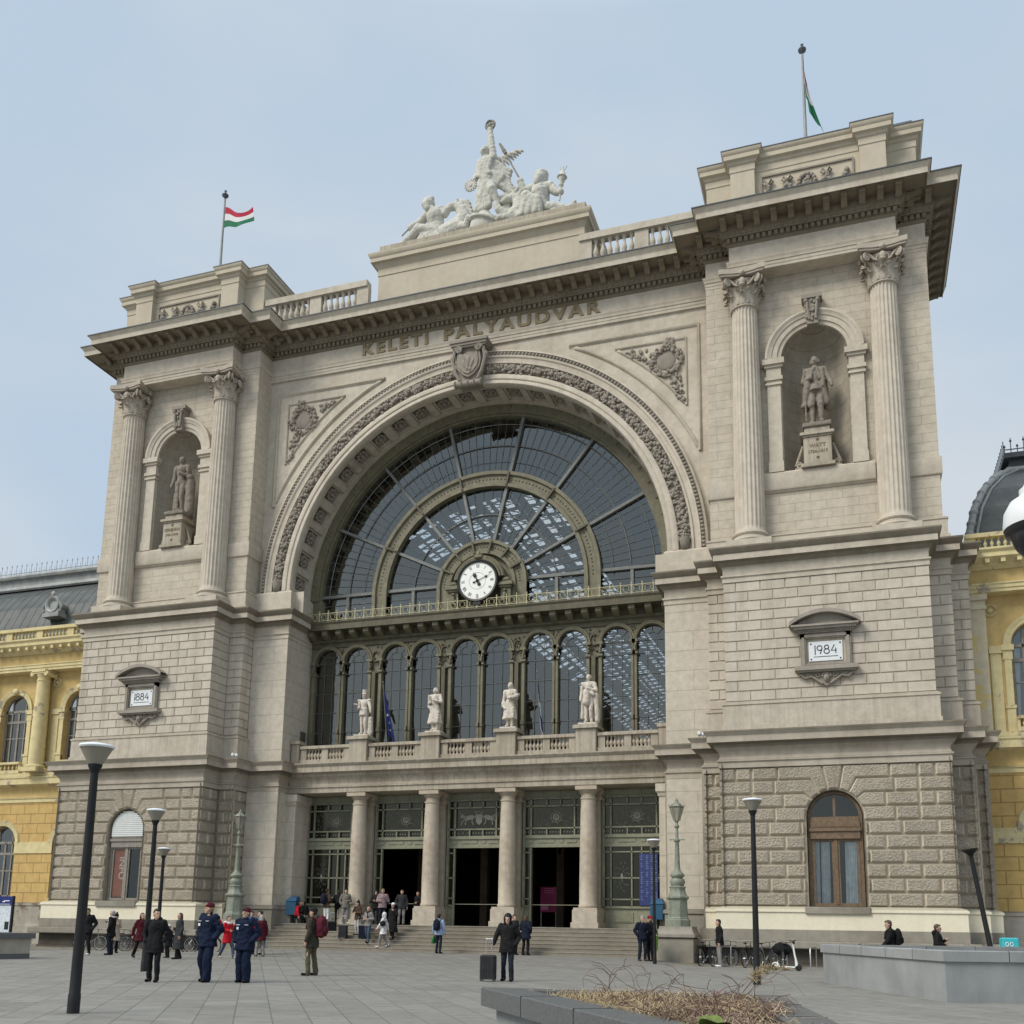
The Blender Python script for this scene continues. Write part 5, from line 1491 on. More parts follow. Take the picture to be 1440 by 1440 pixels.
def suitcase(loc, rz, col, label, w=.42, d=.26, h=.6, handle=.42, group=None, mat=None):
    o = tag(empty('suitcase', loc, rz), label, 'suitcase', group); M_ = mat or CLOTH[col]
    m = MB(); m.cbox(-w/2,w/2,-d/2,d/2,.05,.05+h,.035)
    for k in range(6): x = -w/2+.05+(w-.1)*k/5; m.box(x-.012,x+.012,-d/2-.008,d/2+.008,.1,h)
    m.build('shell', M_, o, smooth=30)
    m = MB()
    for x in (-1,1): m.tube([(x*w*.22,d*.3,.05+h),(x*w*.22,d*.3,.05+h+handle)], .009, 6)
    m.tube([(-w*.24,d*.3,.05+h+handle),(w*.24,d*.3,.05+h+handle)], .016, 8); m.build('handle', MATS['chrome'], o, smooth=50)
    for x in (-1,1):
        for y in (-1,1):
            t = MB(); t.lathe([(.0,-.012),(.026,-.012),(.026,.012),(.0,.012)], 12, T3((x*w*.4,y*d*.38,.027),ry=PI/2)); t.box(x*w*.4-.014,x*w*.4+.014,y*d*.38-.014,y*d*.38+.014,.03,.06); t.build('wheel', MATS['black_plastic'], o)
    return o
# ------------------------------------------------------------------ bicycles and scooter
def bicycle(loc, rz, label, col='black', lean=.08, group='bicycles parked along the plinth', small=1.):
    o = tag(empty('bicycle', loc, rz), label, 'bicycle', group); o.rotation_euler = (lean, 0, rz); o.scale = (small,)*3
    Rw = .34; fm = MB(); A, Bk = V((-.52,0,Rw)), V((.53,0,Rw))
    bb = V((-.05,0,.28)); seat = V((-.2,0,.78)); hdt = V((.36,0,.80)); hb = V((.40,0,.64))
    for a, b, r in ((bb,seat,.017),(seat,hdt,.016),(bb,hb,.019),(A,bb,.012),(A,seat,.01),(hdt,hb,.02)): fm.tube([a,b], r, 6)
    for q in (-.05,.05): fm.tube([hb+V((0,q,0)),Bk+V((0,q,0))], .012, 6)
    fm.build('frame', CLOTH[col] if col in CLOTH else MATS[col], o, smooth=60)
    for c in (A, Bk):
        t = MB(); t.tube([(c.x+Rw*math.cos(k*PI/14),0,c.z+Rw*math.sin(k*PI/14)) for k in range(28)], .02, 6, closed=True); w = t.build('wheel', MATS['tyre'], o, smooth=60)
        t = MB(); t.tube([(c.x+(Rw-.03)*math.cos(k*PI/14),0,c.z+(Rw-.03)*math.sin(k*PI/14)) for k in range(28)], .01, 5, closed=True)
        for k in range(14): a = k*PI/7; t.tube([(c.x,.02*(-1)**k,c.z),(c.x+(Rw-.03)*math.cos(a),0,c.z+(Rw-.03)*math.sin(a))], .003, 3)
        t.tube([(c.x,-.05,c.z),(c.x,.05,c.z)], .02, 6); t.build('spokes', MATS['chrome'], w, smooth=60)
    t = MB(); t.ball(seat+V((-.03,0,.13)), (.14,.075,.03), 10, 6); t.tube([seat, seat+V((-.03,0,.12))], .013, 6); t.build('saddle', MATS['black_plastic'], o, smooth=60)
    t = MB(); t.tube([hdt, hdt+V((-.02,0,.16))], .013, 6); t.tube([hdt+V((.0,-.3,.14)),hdt+V((.06,-.14,.18)),hdt+V((-.02,0,.16)),hdt+V((.06,.14,.18)),hdt+V((.0,.3,.14))], .012, 6); t.build('handlebar', MATS['black_plastic'], o, smooth=60)
    t = MB(); t.tube([(bb.x+.09*math.cos(k*PI/8),.03,bb.z+.09*math.sin(k*PI/8)) for k in range(16)], .008, 4, closed=True); t.tube([bb+V((-.1,.06,-.12)),bb,bb+V((.1,-.06,.12))], .01, 5)
    for q in (1,-1): t.box(bb.x+q*-.1-.05,bb.x+q*-.1+.05,q*.06-.03+q*.03,q*.06+.03+q*.03,bb.z-q*.12-.01,bb.z-q*.12+.01)
    t.build('crank', MATS['chrome'], o, smooth=60)
    t = MB()
    for c in (A, Bk): t.tube([(c.x+.38*math.cos(R(a)),0,c.z+.38*math.sin(R(a))) for a in range(20,171,15)], .02, 4)
    t.build('mudguard', MATS['charcoal'], o, smooth=60)
    return o
def rack(loc, rz, label):
    m = MB(); m.tube([(-.35,0,0),(-.35,0,.72),(-.27,0,.8),(.27,0,.8),(.35,0,.72),(.35,0,0)], .025, 8); o = m.build('bicycle_rack', MATS['chrome'], None, smooth=60)
    o.location = loc; o.rotation_euler.z = rz; return tag(o, label, 'bicycle rack', 'bicycle racks by the plinth')
def scooter(loc, rz):
    o = tag(empty('kick_scooter', loc, rz), 'white electric kick scooter standing beside the parked bicycles', 'scooter')
    m = MB(); m.cbox(-.42,.3,-.09,.09,.1,.15,.02); m.box(-.5,-.34,-.05,.05,.14,.2); m.build('deck', MATS['white_plastic'], o)
    m = MB(); m.tube([(.36,0,.2),(.27,0,.55),(.2,0,1.02)], [.04,.035,.028], 8); m.add([(.3,-.06,.14),(.3,.06,.14),(.29,.045,.45),(.29,-.045,.45),(.38,-.03,.2),(.38,.03,.2)],[(0,1,2,3),(0,3,4),(1,5,2),(4,3,2,5),(0,4,5,1)]); m.build('stem', MATS['white_plastic'], o, smooth=50)
    m = MB(); m.tube([(.2,-.27,1.06),(.19,0,1.03),(.2,.27,1.06)], .02, 8); m.ball((.24,0,1.0),(.05,.06,.07),8,6); m.build('handlebar', MATS['black_plastic'], o, smooth=60)
    for x in (-.47,.4):
        t = MB(); t.lathe([(.03,-.03),(.1,-.03),(.12,-.015),(.12,.015),(.1,.03),(.03,.03)], 20, T3((x,0,.12),rx=PI/2)); t.build('wheel', MATS['tyre'], o, smooth=50)
    t = MB(); t.tube([(-.47+.14*math.cos(R(a)),0,.12+.14*math.sin(R(a))) for a in range(30,171,20)], .03, 5); t.build('mudguard', MATS['white_plastic'], o, smooth=60)
    return o
# ------------------------------------------------------------------ lamps
def plaza_lamp(loc, h, label, tilt=(0,0), r=.085, head=True):
    o = tag(empty('street_lamp', loc), label, 'street lamp', 'black plaza lamps'); o.rotation_euler = (tilt[0], tilt[1], 0)
    hz = h-.42
    m = MB(); m.lathe([(r*1.12,0),(r*1.12,.28),(r*1.02,.3),(r*.98,.8),(r*.72,hz-.08),(r*.72,hz-.05)], 20); m.build('pole', MATS['charcoal'], o, smooth=40)
    m = MB(); m.lathe([(r*.7,hz-.08),(.08,hz-.02),(.11,hz+.04),(.11,hz+.07),(.0,hz+.07)], 20); m.build('collar', MATS['charcoal'], o, smooth=40)
    m = MB(); m.lathe([(.11,hz+.07),(.255,h-.08),(.25,h-.08),(.105,hz+.08)], 28); m.build('glass_bowl', MATS['lamp_glass'], o, smooth=40)
    m = MB(); m.lathe([(.0,h-.1),(.262,h-.09),(.275,h-.065),(.26,h-.04),(.14,h-.015),(.0,h)], 28); m.build('lid', MATS['plate_white'], o, smooth=50)
    m = MB(); m.lathe([(.0,hz+.07),(.045,hz+.07),(.045,hz+.2),(.03,hz+.22),(.0,hz+.22)], 12); m.build('bulb', MATS['white_plastic'], o, smooth=50)
    return o
def candelabra(x, y, label):
    o = tag(empty('candelabra_lamp', (x, y, 1.5)), label, 'street lamp', 'old cast iron candelabra lamps beside the steps')
    oct_ = lambda m, p, n=8: m.lathe(p, n, Matrix.Rotation(PI/8,4,'Z'))
    m = MB(); oct_(m, [(.52,0),(.52,.26),(.46,.3),(.46,.34),(.42,.38),(.40,1.08),(.44,1.12),(.48,1.16),(.48,1.22),(.4,1.28),(.34,1.42),(.33,1.5),(.33,1.58),(.36,1.6),(.36,1.64),(.26,1.68)])
    m.build('base', MATS['lamp_green'], o, smooth=20)
    m = MB(); m.lathe([(.26,1.68),(.3,1.76),(.32,1.85),(.28,1.95),(.22,1.98),(.22,2.02),(.28,2.06),(.3,2.14),(.24,2.22),(.15,2.3),(.13,2.36),(.115,2.5),(.085,3.5),(.09,3.52),(.13,3.54),(.14,3.6),(.09,3.64),(.065,3.7),(.06,4.1),(.1,4.14),(.11,4.2),(.06,4.26),(.05,4.34),(.09,4.38),(.09,4.42),(.0,4.42)], 20); m.tube([(-.28,0,3.62),(.28,0,3.62)], .025, 6)
    m.ball((.28,0,3.62),.04,6,4); m.ball((-.28,0,3.62),.04,6,4); m.build('shaft', MATS['lamp_green'], o, smooth=40)
    m = MB(); m.lathe([(.13,4.42),(.3,5.02)], 6); m.build('lantern_glass', MATS['lamp_glass'], o, smooth=0)
    m = MB()
    for k in range(6):
        a = k*PI/3; m.tube([(.13*math.cos(a),.13*math.sin(a),4.42),(.31*math.cos(a),.31*math.sin(a),5.02)], .018, 5); b = a+PI/3
        m.tube([(.31*math.cos(a),.31*math.sin(a),5.02),(.31*math.cos(b),.31*math.sin(b),5.02)], .022, 5); m.ball((.32*math.cos(a),.32*math.sin(a),5.08),.03,6,4)
    m.lathe([(.3,5.02),(.2,5.14),(.1,5.2),(.07,5.24),(.08,5.28),(.04,5.32),(.04,5.36),(.0,5.4)], 6); m.build('lantern_frame', MATS['lamp_green'], o, smooth=30)
    return o
def plinth_for(x, y, label):
    m = MB(); m.cbox(-.76,.76,-.76,.76,-.1,1.02,.03); m.box(-.7,.7,-.7,.7,1.0,1.1); m.cbox(-.84,.84,-.84,.84,1.06,1.2,.03); m.lathe([(1.1,1.2),(1.02,1.28),(.96,1.42),(.95,1.5),(.0,1.5)], 4, Matrix.Rotation(PI/4,4,'Z'))
    o = m.build('lamp_plinth', MATS['grey_stone'], None, smooth=30); o.location = (x, y, 0); return tag(o, label, 'plinth')
def bin_(loc, col, label, pole=True, rz=0):
    o = tag(empty('litter_bin', loc, rz), label, 'litter bin'); m = MB()
    m.lathe([(.16,.42),(.2,.44),(.22,.95),(.22,1.0),(.19,1.0),(.17,.5)], 18); m.build('bucket', MATS[col], o, smooth=40)
    m = MB(); m.lathe([(.22,1.06),(.23,1.1),(.2,1.2),(.1,1.26),(.0,1.27)], 18); m.build('lid', MATS[col], o, smooth=40)
    m = MB(); m.tube([(0,.2,0),(0,.2,1.12)], .03, 8); m.tube([(-.2,.0,1.0),(-.2,0,1.1)], .012, 5); m.tube([(.2,.0,1.0),(.2,0,1.1)], .012, 5); m.box(-.03,.03,.05,.2,.7,.76); m.build('post', MATS['charcoal'], o)
    return o
# ------------------------------------------------------------------ portico terrace: balustrade, statue pedestals, statues, flags
PX = (-6.03,-2.01,2.01,6.03)
for x in PX:
    m = MB(); m.cbox(x-.5,x+.5,3.06,4.1,9.58,10.72,.02); m.cbox(x-.62,x+.62,2.94,4.2,10.72,10.9,.03); m.build('statue_base', MATS['stained'], B)
for s in (1,-1): m = MB(); m.cbox(s*9.72-.22,s*9.72+.22,3.1,3.6,9.58,10.62,.02); m.cbox(s*9.72-.28,s*9.72+.28,3.04,3.66,10.62,10.8,.02); m.build('end_post', MATS['stained'], B)
edges = [-9.5]+[v for x in PX for v in (x-.5, x+.5)]+[9.5]
for k in range(0, len(edges), 2):
    a, b = edges[k], edges[k+1]
    balustrade('portico_balustrade', a+.01, b-.01, 3.4, 9.58, 10.36, 10.52, [a+.22, (a+b)/2, b-.22], .34, 5, .10, 'stained', 'portico_stone', .36, .05)
def statue(loc, label, sc, mat, arms, robe=None, hat=None, cape=False, turn=0., mod=None, group=None, vox=.023, stump=None, rz=0., plinth=True, name='statue', stride=.12, skirt_hem=.12, gap=0.):
    s = sc/1.75; L = lambda x,y,z: V((x,y,z))*s
    o = tag(empty(name, loc, rz), label, 'statue', group); m = MB(); z0 = .12
    Z = lambda x,y,z: L(x,y,z+z0)
    hd = Z(0,-.03,1.63); hr = Matrix.Rotation(turn,3,'Z'); H = lambda x,y,z: hd+hr @ L(x,y,z)
    hips = Z(.02,0,.93); ch = Z(0,.0,1.32); nk = Z(0,-.01,1.48)
    m.cap2(hips,.135*s,Z(.01,0,1.1),.12*s); m.cap2(Z(.01,0,1.1),.125*s,ch,.15*s); m.cap2(ch,.13*s,nk,.07*s); m.cap2(Z(-.19,0,1.42),.075*s,Z(.19,0,1.42),.075*s); m.cap2(nk,.055*s,hd,.05*s)
    m.ball(hd+hr @ L(0,.01,.02),(.08*s,.095*s,.108*s),12,9,rot=hr); m.ball(H(0,-.03,-.05),(.058*s,.06*s,.06*s),10,7); m.cap2(H(0,-.09,.0),.012*s,H(0,-.115,-.03),.018*s,8)
    m.ball(H(0,.04,.03),(.092*s,.09*s,.095*s),10,8)
    legs = {1:(Z(.09,0,.92),Z(.10,-.05-stride*.3,.5),Z(.11,-stride*.2,.06)), -1:(Z(-.09,0,.92),Z(-.09,.0,.5),Z(-.09,.03,.06))}
    for q in (1,-1):
        a,b,c = legs[q]; m.cap2(a,.1*s,b,.068*s); m.cap2(b,.07*s,c,.045*s); m.cap2(c,.05*s,c+L(q*.02,-.14,-.02),.042*s)
    for q, ar in ((1,arms[0]),(-1,arms[1])):
        e, w = ARM[ar] if isinstance(ar, str) else ar
        a = Z(q*.2,0,1.41); b = a+L(q*e[0],-e[1],e[2]); c = a+L(q*w[0],-w[1],w[2])
        m.cap2(a,.075*s,b,.06*s); m.cap2(b,.06*s,c,.045*s); m.ball(c+(c-b).normalized()*.05*s,(.04*s,.045*s,.055*s),8,6)
    if robe:
        n = 40; rows = 9; vs = []; fs = []
        for j in range(rows):
            t = j/(rows-1); zz = 1.08-(1.08-skirt_hem)*t; r = .14+robe*t**.8
            for k in range(n):
                a = 2*PI*k/n; fo = 1+(.10*t)*math.sin(a*7+t*2.2)+.05*t*math.sin(a*13+1)
                vs.append(Z(r*fo*math.cos(a)*1.05, r*fo*math.sin(a)*.85+.01, zz))
        for j in range(rows-1):
            for k in range(n): fs.append((j*n+k,j*n+(k+1)%n,(j+1)*n+(k+1)%n,(j+1)*n+k))
        fs.append(tuple(range(n))); fs.append(tuple((rows-1)*n+k for k in range(n-1,-1,-1))); m.add([tuple(p) for p in vs], fs)
        for k in range(4): m.cap2(Z(-.2+.02*k,-.14,.98-.05*k),.035*s,Z(.2,-.12-.02*k,.72-.12*k),.04*s)
    if cape:
        for k in range(7):
            x = -.22+.44*k/6; m.cap2(Z(x*.85,.1,1.4),.06*s,Z(x*1.25,.16+.03*(k%2),.25),.06*s)
    if hat == 'tall': m.lathe([(.0,.0),(.085*s,0),(.095*s,.2*s),(.0,.2*s)],14,Matrix.Translation(H(0,.01,.07))); m.lathe([(.0,0),(.11*s,0),(.11*s,.03*s),(0,.03*s)],14,Matrix.Translation(H(0,-.02,.06)))
    if hat == 'veil':
        m.ball(H(0,.04,.03),(.105*s,.11*s,.12*s),12,9); m.cap2(H(0,.08,-.03),.09*s,H(0,.1,-.28),.12*s)
    if hat == 'wig':
        for q in (1,-1): m.ball(H(q*.085,.02,-.01),(.035*s,.05*s,.06*s),8,6)
        m.cap2(H(0,.09,-.05),.05*s,H(0,.1,-.18),.03*s)
    if mod: mod(m, Z, s)
    if plinth: m.box(-.32*s,.32*s,-.26*s,.26*s,0.,.1*s)
    else: m.box(-.28*s,.28*s,-.24*s,.24*s,0,.1*s)
    remesh(m, vox, 'figure', mat, o, 1, .012*s, 9/s, rng.random()*40, 1., .008)
    return o
PALE = MATS['statue_pale']; SG = 'stone statues on the portico balustrade'
def epaul(m, Z, s):
    for q in (1,-1): m.ball(Z(q*.22,0,1.46),(.1*s,.1*s,.05*s),8,6)
    m.lathe([(.165*s,0),(.2*s,-.24*s),(.0,-.24*s),(0,0)],16,Matrix.Translation(Z(0,0,1.05)))
    m.lathe([(0,0),(.17*s,0),(.17*s,.05*s),(0,.05*s)],16,Matrix.Translation(Z(0,0,1.05))); m.cap2(Z(-.3,-.1,1.28),.03*s,Z(-.42,-.16,1.3),.02*s)
    m.cap2(Z(.26,.1,.1),.13*s,Z(.26,.08,.66),.11*s)
statue((-6.03,3.62,10.9), 'pale stone statue of a man in a tall cap, leftmost on the portico balustrade', 2.2, PALE, ('reach','bent'), hat='tall', mod=epaul, group=SG)
def w1(m, Z, s):
    m.cap2(Z(-.26,-.1,.95),.025*s,Z(-.24,-.12,1.45),.02*s); m.cap2(Z(-.2,.1,1.2),.08*s,Z(.2,.12,.35),.08*s); m.cap2(Z(.0,.1,.05),.16*s,Z(.12,.12,.3),.12*s)
statue((-2.01,3.62,10.9), 'pale stone statue of a woman in a long draped robe, one arm across her chest', 2.25, PALE, ('fold','bent'), robe=.13, hat='wig', mod=w1, group=SG, turn=-.3, skirt_hem=.3)
def w2(m, Z, s):
    for k in range(9): m.cap2(Z(-.02,-.2,1.12),.045*s,Z(.36+.03*(k%3),-.18+.05*(k//3),1.16+.05*(k%3)),.02*s)
    m.cap2(Z(-.26,-.05,.95),.07*s,Z(-.14,-.12,.72),.06*s)
statue((2.01,3.62,10.9), 'pale stone statue of a veiled woman carrying a sheaf of corn', 2.25, PALE, ('bent','down'), robe=.12, hat='veil', mod=w2, group=SG, turn=-.35, skirt_hem=.32)
def w3(m, Z, s):
    m.cap2(Z(-.2,-.1,1.42),.05*s,Z(.2,-.12,1.0),.06*s); m.cap2(Z(.3,.05,.1),.08*s,Z(.27,.0,1.0),.09*s); m.cap2(Z(.3,.1,.1),.1*s,Z(.28,.12,.5),.1*s)
    m.cap2(Z(-.05,-.13,1.1),.12*s,Z(-.05,-.1,.75),.15*s)
statue((6.03,3.62,10.9), 'pale stone statue of a bareheaded man in a long cape, rightmost on the portico balustrade', 2.4, PALE, ('fold','down'), cape=True, mod=w3, group=SG, turn=-.4)
def cloth_flag(name, mat, pts_fn, nu, nv, parent):
    me = bpy.data.meshes.new(name); vs = []; fs = []
    for j in range(nv+1):
        for i in range(nu+1): vs.append(tuple(pts_fn(i/nu, j/nv)))
    for j in range(nv):
        for i in range(nu): a = j*(nu+1)+i; fs.append((a,a+1,a+nu+2,a+nu+1))
    me.from_pydata(vs, [], fs); uv = me.uv_layers.new(name='uv')
    for p in me.polygons:
        for li in p.loop_indices:
            vi = me.loops[li].vertex_index; uv.data[li].uv = ((vi % (nu+1))/nu, (vi//(nu+1))/nv)
    me.materials.append(mat); me.shade_smooth(); o = bpy.data.objects.new(name, me); COL.objects.link(o); o.parent = parent; return o
# two flags leaning out from the balcony
def lean_flag(x, label, kind):
    o = tag(empty('balcony_flag', (x, 3.75, 10.0)), label, 'flag')
    m = MB(); m.tube([(0,.3,0),(0,-.55,3.6)], .03, 8); m.ball((0,-.57,3.68),.05,8,6); m.build('staff', MATS['steel_bar'], o, smooth=50)
    def pf(u, v):
        # hangs in folds from the upper part of the staff; u runs away from the staff, v down it
        top = V((0,-.5,3.35)); z = 3.35-v*1.9; base = V((0,.3-(z/3.6)*.85,z))
        d = (.06+.55*u)*(.35+.9*v); w = .08*math.sin(u*13)*(.4+v)
        return base+V((d*.85*(.4 if kind == 'b' else 1.)+w*.3, -.05+w, -u*(1.25 if kind == 'a' else 1.5)*(.35+.65*v)))
    cloth_flag('cloth', MATS['flag_eu'] if kind == 'a' else MATS['flag_white_blue'], pf, 24, 16, o)
    if kind == 'a':
        st = MB()
        for k in range(3):
            c = V(pf(.5+.1*k,.5+.12*k))+V((0,-.06,0))
            st.add([tuple(c+V((.09*math.cos(PI/2+q*PI/5)*(1 if q%2==0 else .4),-.02,.09*math.sin(PI/2+q*PI/5)*(1 if q%2==0 else .4)))) for q in range(10)],[tuple(range(10))])
        st.build('stars', MATS['gold_rail'], o, smooth=0)
    return o
plain('flag_eu', (.02,.035,.17), .7, .2, 3)
lean_flag(-4.78, 'dark blue flag with stars hanging from its staff between two balcony statues', 'a')
lean_flag(3.55, 'limp white and dark blue flag hanging over the balcony railing', 'b')
# --- roof flagpoles
def flagpole(x, label, kind):
    o = tag(empty('flagpole', (x, 3.2, 38.3)), label, 'flagpole'); o.scale = (1,1,1.055)
    m = MB(); m.lathe([(.2,.0),(.2,.12),(.12,.18),(.12,.3),(.24,.4),(.26,.55),(.2,.68),(.12,.74),(.15,.8),(.15,.86),(.09,.92),(.055,6.0),(.0,6.0)], 14); m.build('pole', MATS['zinc'], o, smooth=40)
    m = MB(); m.lathe([(.05,5.95),(.07,6.05),(.19,6.16),(.2,6.24),(.08,6.32),(.05,6.42),(.08,6.5),(.0,6.58)], 14); m.build('finial', MATS['lead'], o, smooth=40)
    if kind == 'fly':
        def pf(u, v):
            x = .08+1.95*u; z = 4.1+(1.25-.55*u)*v-.15*u-.28*math.sin(u*5.2)*u; y = .22*math.sin(u*8+v*1.5)*u
            return V((x, y, z+.12*math.sin(u*7+v)))
    else:
        def pf(u, v):
            f = .5+.5*math.sin(u*11); t = u
            x = .02+.10*f*(1-v)+(.02+.98*t**1.6)*(1-v)**1.4*.95; z = 3.55+2.15*v-t*2.3*(1-v)**.8-t*.3*v
            return V((x, -.05-.1*math.sin(u*17+v*2), z))
    cloth_flag('flag', MATS['flag_tricolour'], pf, 26, 12, o)
    return o
flagpole(-16.7, 'flagpole with a red, white and green flag streaming above the left tower', 'fly')
flagpole(17.08, 'flagpole with a limp red, white and green flag on the right tower', 'limp')
# --- date plaques
def plaque(cx, year, label):
    o = tag(empty('date_plaque', (cx, 0, 0)), label, 'plaque')
    m = MB()
    for x0,x1,z0,z1 in ((-1.0,-.78,12.2,13.62),(.78,1.0,12.2,13.62),(-.78,.78,12.2,12.34),(-1.0,1.0,13.4,13.62)): m.box(x0,x1,-.16,.02,z0,z1); m.box(x0+.05,x1-.05,-.2,-.1,z0+.05,z1-.05)
    m.box(-1.08,1.08,-.26,.02,13.62,13.72); m.box(-1.25,1.25,-.42,.02,13.76,13.86); m.box(-1.35,1.35,-.5,.02,13.86,13.94)
    for k in range(30): x = -1.1+2.2*k/29; m.box(x-.025,x+.025,-.34,-.2,13.68,13.77)
    pts = [(-1.42+2.84*k/16, 13.9+.52*math.sin(PI*k/16)**.8) for k in range(17)]
    vs = []; fs = []
    for x, z in pts: vs += [(x,-.52,z),(x,-.52,z+.16),(x,.02,z+.18),(x,.02,z)]
    for k in range(16):
        for q in range(4): fs.append((k*4+q,k*4+(q+1)%4,(k+1)*4+(q+1)%4,(k+1)*4+q))
    m.add(vs, fs); m.prism([(-1.25,13.92)]+[(x*.92,z) for x,z in pts]+[(1.25,13.92)], -.2, .02)
    m.box(-1.25,1.25,-.36,.02,12.02,12.2); m.box(-1.16,1.16,-.28,.02,11.95,12.02)
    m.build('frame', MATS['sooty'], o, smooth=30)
    m = MB()
    ap = [(-1.1,11.95),(-.9,11.7),(-.6,11.75),(-.35,11.55),(-.15,11.42),(0,11.38),(.15,11.42),(.35,11.55),(.6,11.75),(.9,11.7),(1.1,11.95)]
    m.prism(ap, -.1, .02)
    for s in (1,-1):
        m.tube([(s*x,-.14,z) for x,z in ((1.05,11.9),(.85,11.72),(.6,11.78),(.35,11.6),(.15,11.46))], .05, 6)
        for c,r in ((.36,.13),(.72,.09)): m.tube([(s*(c+r*(1-k*.06)*math.cos(k*.7)),-.14,11.82+r*(1-k*.06)*math.sin(k*.7)) for k in range(14)], .03, 5)
    m.ball((0,-.16,11.7),(.13,.12,.18),10,8); m.ball((0,-.27,11.68),(.03,.04,.06),6,5)
    for k in range(9): m.ball((.16*math.cos(k*PI/8),-.14,11.78+.14*math.sin(k*PI/8)),(.06,.06,.06),6,4)
    m.build('bracket', MATS['relief'], o, smooth=50)
    m = MB(); m.box(-.78,.78,-.03,.02,12.34,13.4); m.build('recess', MATS['moulding'], o, smooth=0)
    m = MB(); m.box(-.67,.67,-.08,-.03,12.44,13.27); pl = m.build('plate', MATS['plate_white'], o, smooth=0)
    m = MB()
    def stroke(pts, r=.019): m.tube([(x,-.085,z) for x,z in pts], r, 6)
    def digit(d, x):
        z0, z1, w = 12.74, 13.1, .1
        if d == '1': stroke([(x,z0-.02),(x,z1+.01)])
        if d == '9': stroke([(x+w*math.cos(a*PI/8),12.99+.1*math.sin(a*PI/8)) for a in range(17)]); stroke([(x+w,12.98),(x+.02,z0)])
        if d == '8': stroke([(x+w*.85*math.cos(a*PI/8),13.02+.08*math.sin(a*PI/8)) for a in range(17)]); stroke([(x+w*1.08*math.cos(a*PI/8),12.84+.1*math.sin(a*PI/8)) for a in range(17)])
        if d == '4': stroke([(x+.02,z1),(x-.11,12.86),(x+.1,12.86)]); stroke([(x+.07,12.96),(x+.07,z0)])
    for d, x in zip(year, (-.42,-.24,.04,.33)): digit(d, x)
    stroke([(-.48,12.62),(.48,12.62)], .012)
    for sx in (1,-1):
        for sz in (12.52,13.18): m.ball((sx*.58,-.085,sz),(.035,.02,.035),8,5)
    m.build('numerals', MATS['clock_black'], pl, smooth=60)
    return o
plaque(17.12, '1984', 'stone framed date plaque reading 1984 on the right tower')
plaque(-17.12, '1884', 'stone framed date plaque reading 1884 on the left tower')
# --- niche statues on inscribed pedestals
def pedestal(cx, label):
    o = tag(empty('statue_pedestal', (cx, 1.75, NS)), label, 'pedestal'); m = MB()
    m.cbox(-.72,.72,-.6,.6,0,.16,.02); m.cbox(-.6,.6,-.5,.5,.16,1.42,.02); m.cbox(-.64,.64,-.54,.54,1.42,1.5,.01); m.cbox(-.74,.74,-.62,.62,1.5,1.64,.02); m.cbox(-.55,.55,-.45,.45,1.64,1.92,.02)
    for s in (1,-1):
        m.tube([(s*(.82+.16*(1-k*.05)*math.cos(k*.6)),-.1,.28+.17*(1-k*.05)*math.sin(k*.6)) for k in range(16)], .05, 6); m.tube([(s*.94,-.1,.35),(s*.78,-.1,.8),(s*.64,-.1,1.2)], .06, 6); m.box(s*.8-.2,s*.8+.2,-.3,.3,0,.1)
    m.build('block', MATS['stained'], o, smooth=30)
    return o
p1 = pedestal(17.1, 'inscribed stone pedestal inside the niche of the right tower')
p2 = pedestal(-17.1, 'inscribed stone pedestal inside the niche of the left tower')
for p, rows in ((p1, ('WATT','1736-1819')), (p2, ('STEPHENSON','1781-1848'))):
    for k, tx in enumerate(rows):
        t = text_mesh('lettering', tx, .24 if k == 0 else .2, MATS['letter_brown'], p, (0,-.505,.92-.27*k), ext=.012, bold=.004); xs = [v.co.x for v in t.data.vertices]
        if max(xs)-min(xs) > 1.: fit_text(t, -.5, .5)
    m = MB()
    for zz in (1.27,.42): m.tube([(.07*math.cos(k*PI*.8+PI/2),-.51,zz+.07*math.sin(k*PI*.8+PI/2)) for k in range(5)], .012, 4, closed=True)
    m.build('star', MATS['letter_brown'], p, smooth=0)
def frock(m, Z, s):
    for q in (1,-1):
        # open coat: two fronts, tails at the sides and back, breeches to the knee
        m.cap2(Z(q*.15,-.08,1.38),.06*s,Z(q*.17,-.12,.95),.055*s); m.cap2(Z(q*.17,-.1,1.0),.06*s,Z(q*.25,.0,.55),.07*s); m.cap2(Z(q*.2,.06,1.1),.08*s,Z(q*.24,.12,.52),.09*s)
        m.cap2(Z(q*.09,-.0,.9),.105*s,Z(q*.1,-.03,.52),.085*s); m.ball(Z(q*.1,-.03,.5),(.09*s,.09*s,.03*s),10,6)
        m.cap2(Z(q*.05,-.14,1.42),.03*s,Z(q*.11,-.15,1.12),.03*s)
    m.cap2(Z(0,.14,1.1),.12*s,Z(0,.18,.6),.13*s)
    m.lathe([(.13*s,0),(.17*s,-.2*s),(.0,-.2*s),(.0,0)],18,Matrix.Translation(Z(0,-.03,1.05))); m.ball(Z(0,-.14,1.42),(.05*s,.04*s,.07*s),8,6)
    m.cap2(Z(-.25,-.14,1.42),.018*s,Z(-.23,-.05,.12),.02*s); m.cap2(Z(-.3,.06,.55),.05*s,Z(-.18,.08,.95),.08*s); m.cap2(Z(0,.12,.08),.08*s,Z(.02,.12,.6),.07*s)
statue((17.1,1.72,NS+1.92), 'dark stone statue of a man in a frock coat and breeches in the right niche', 3.35, MATS['statue_grey'], ('reach','bent'), hat='wig', mod=frock, vox=.03, turn=-.1)
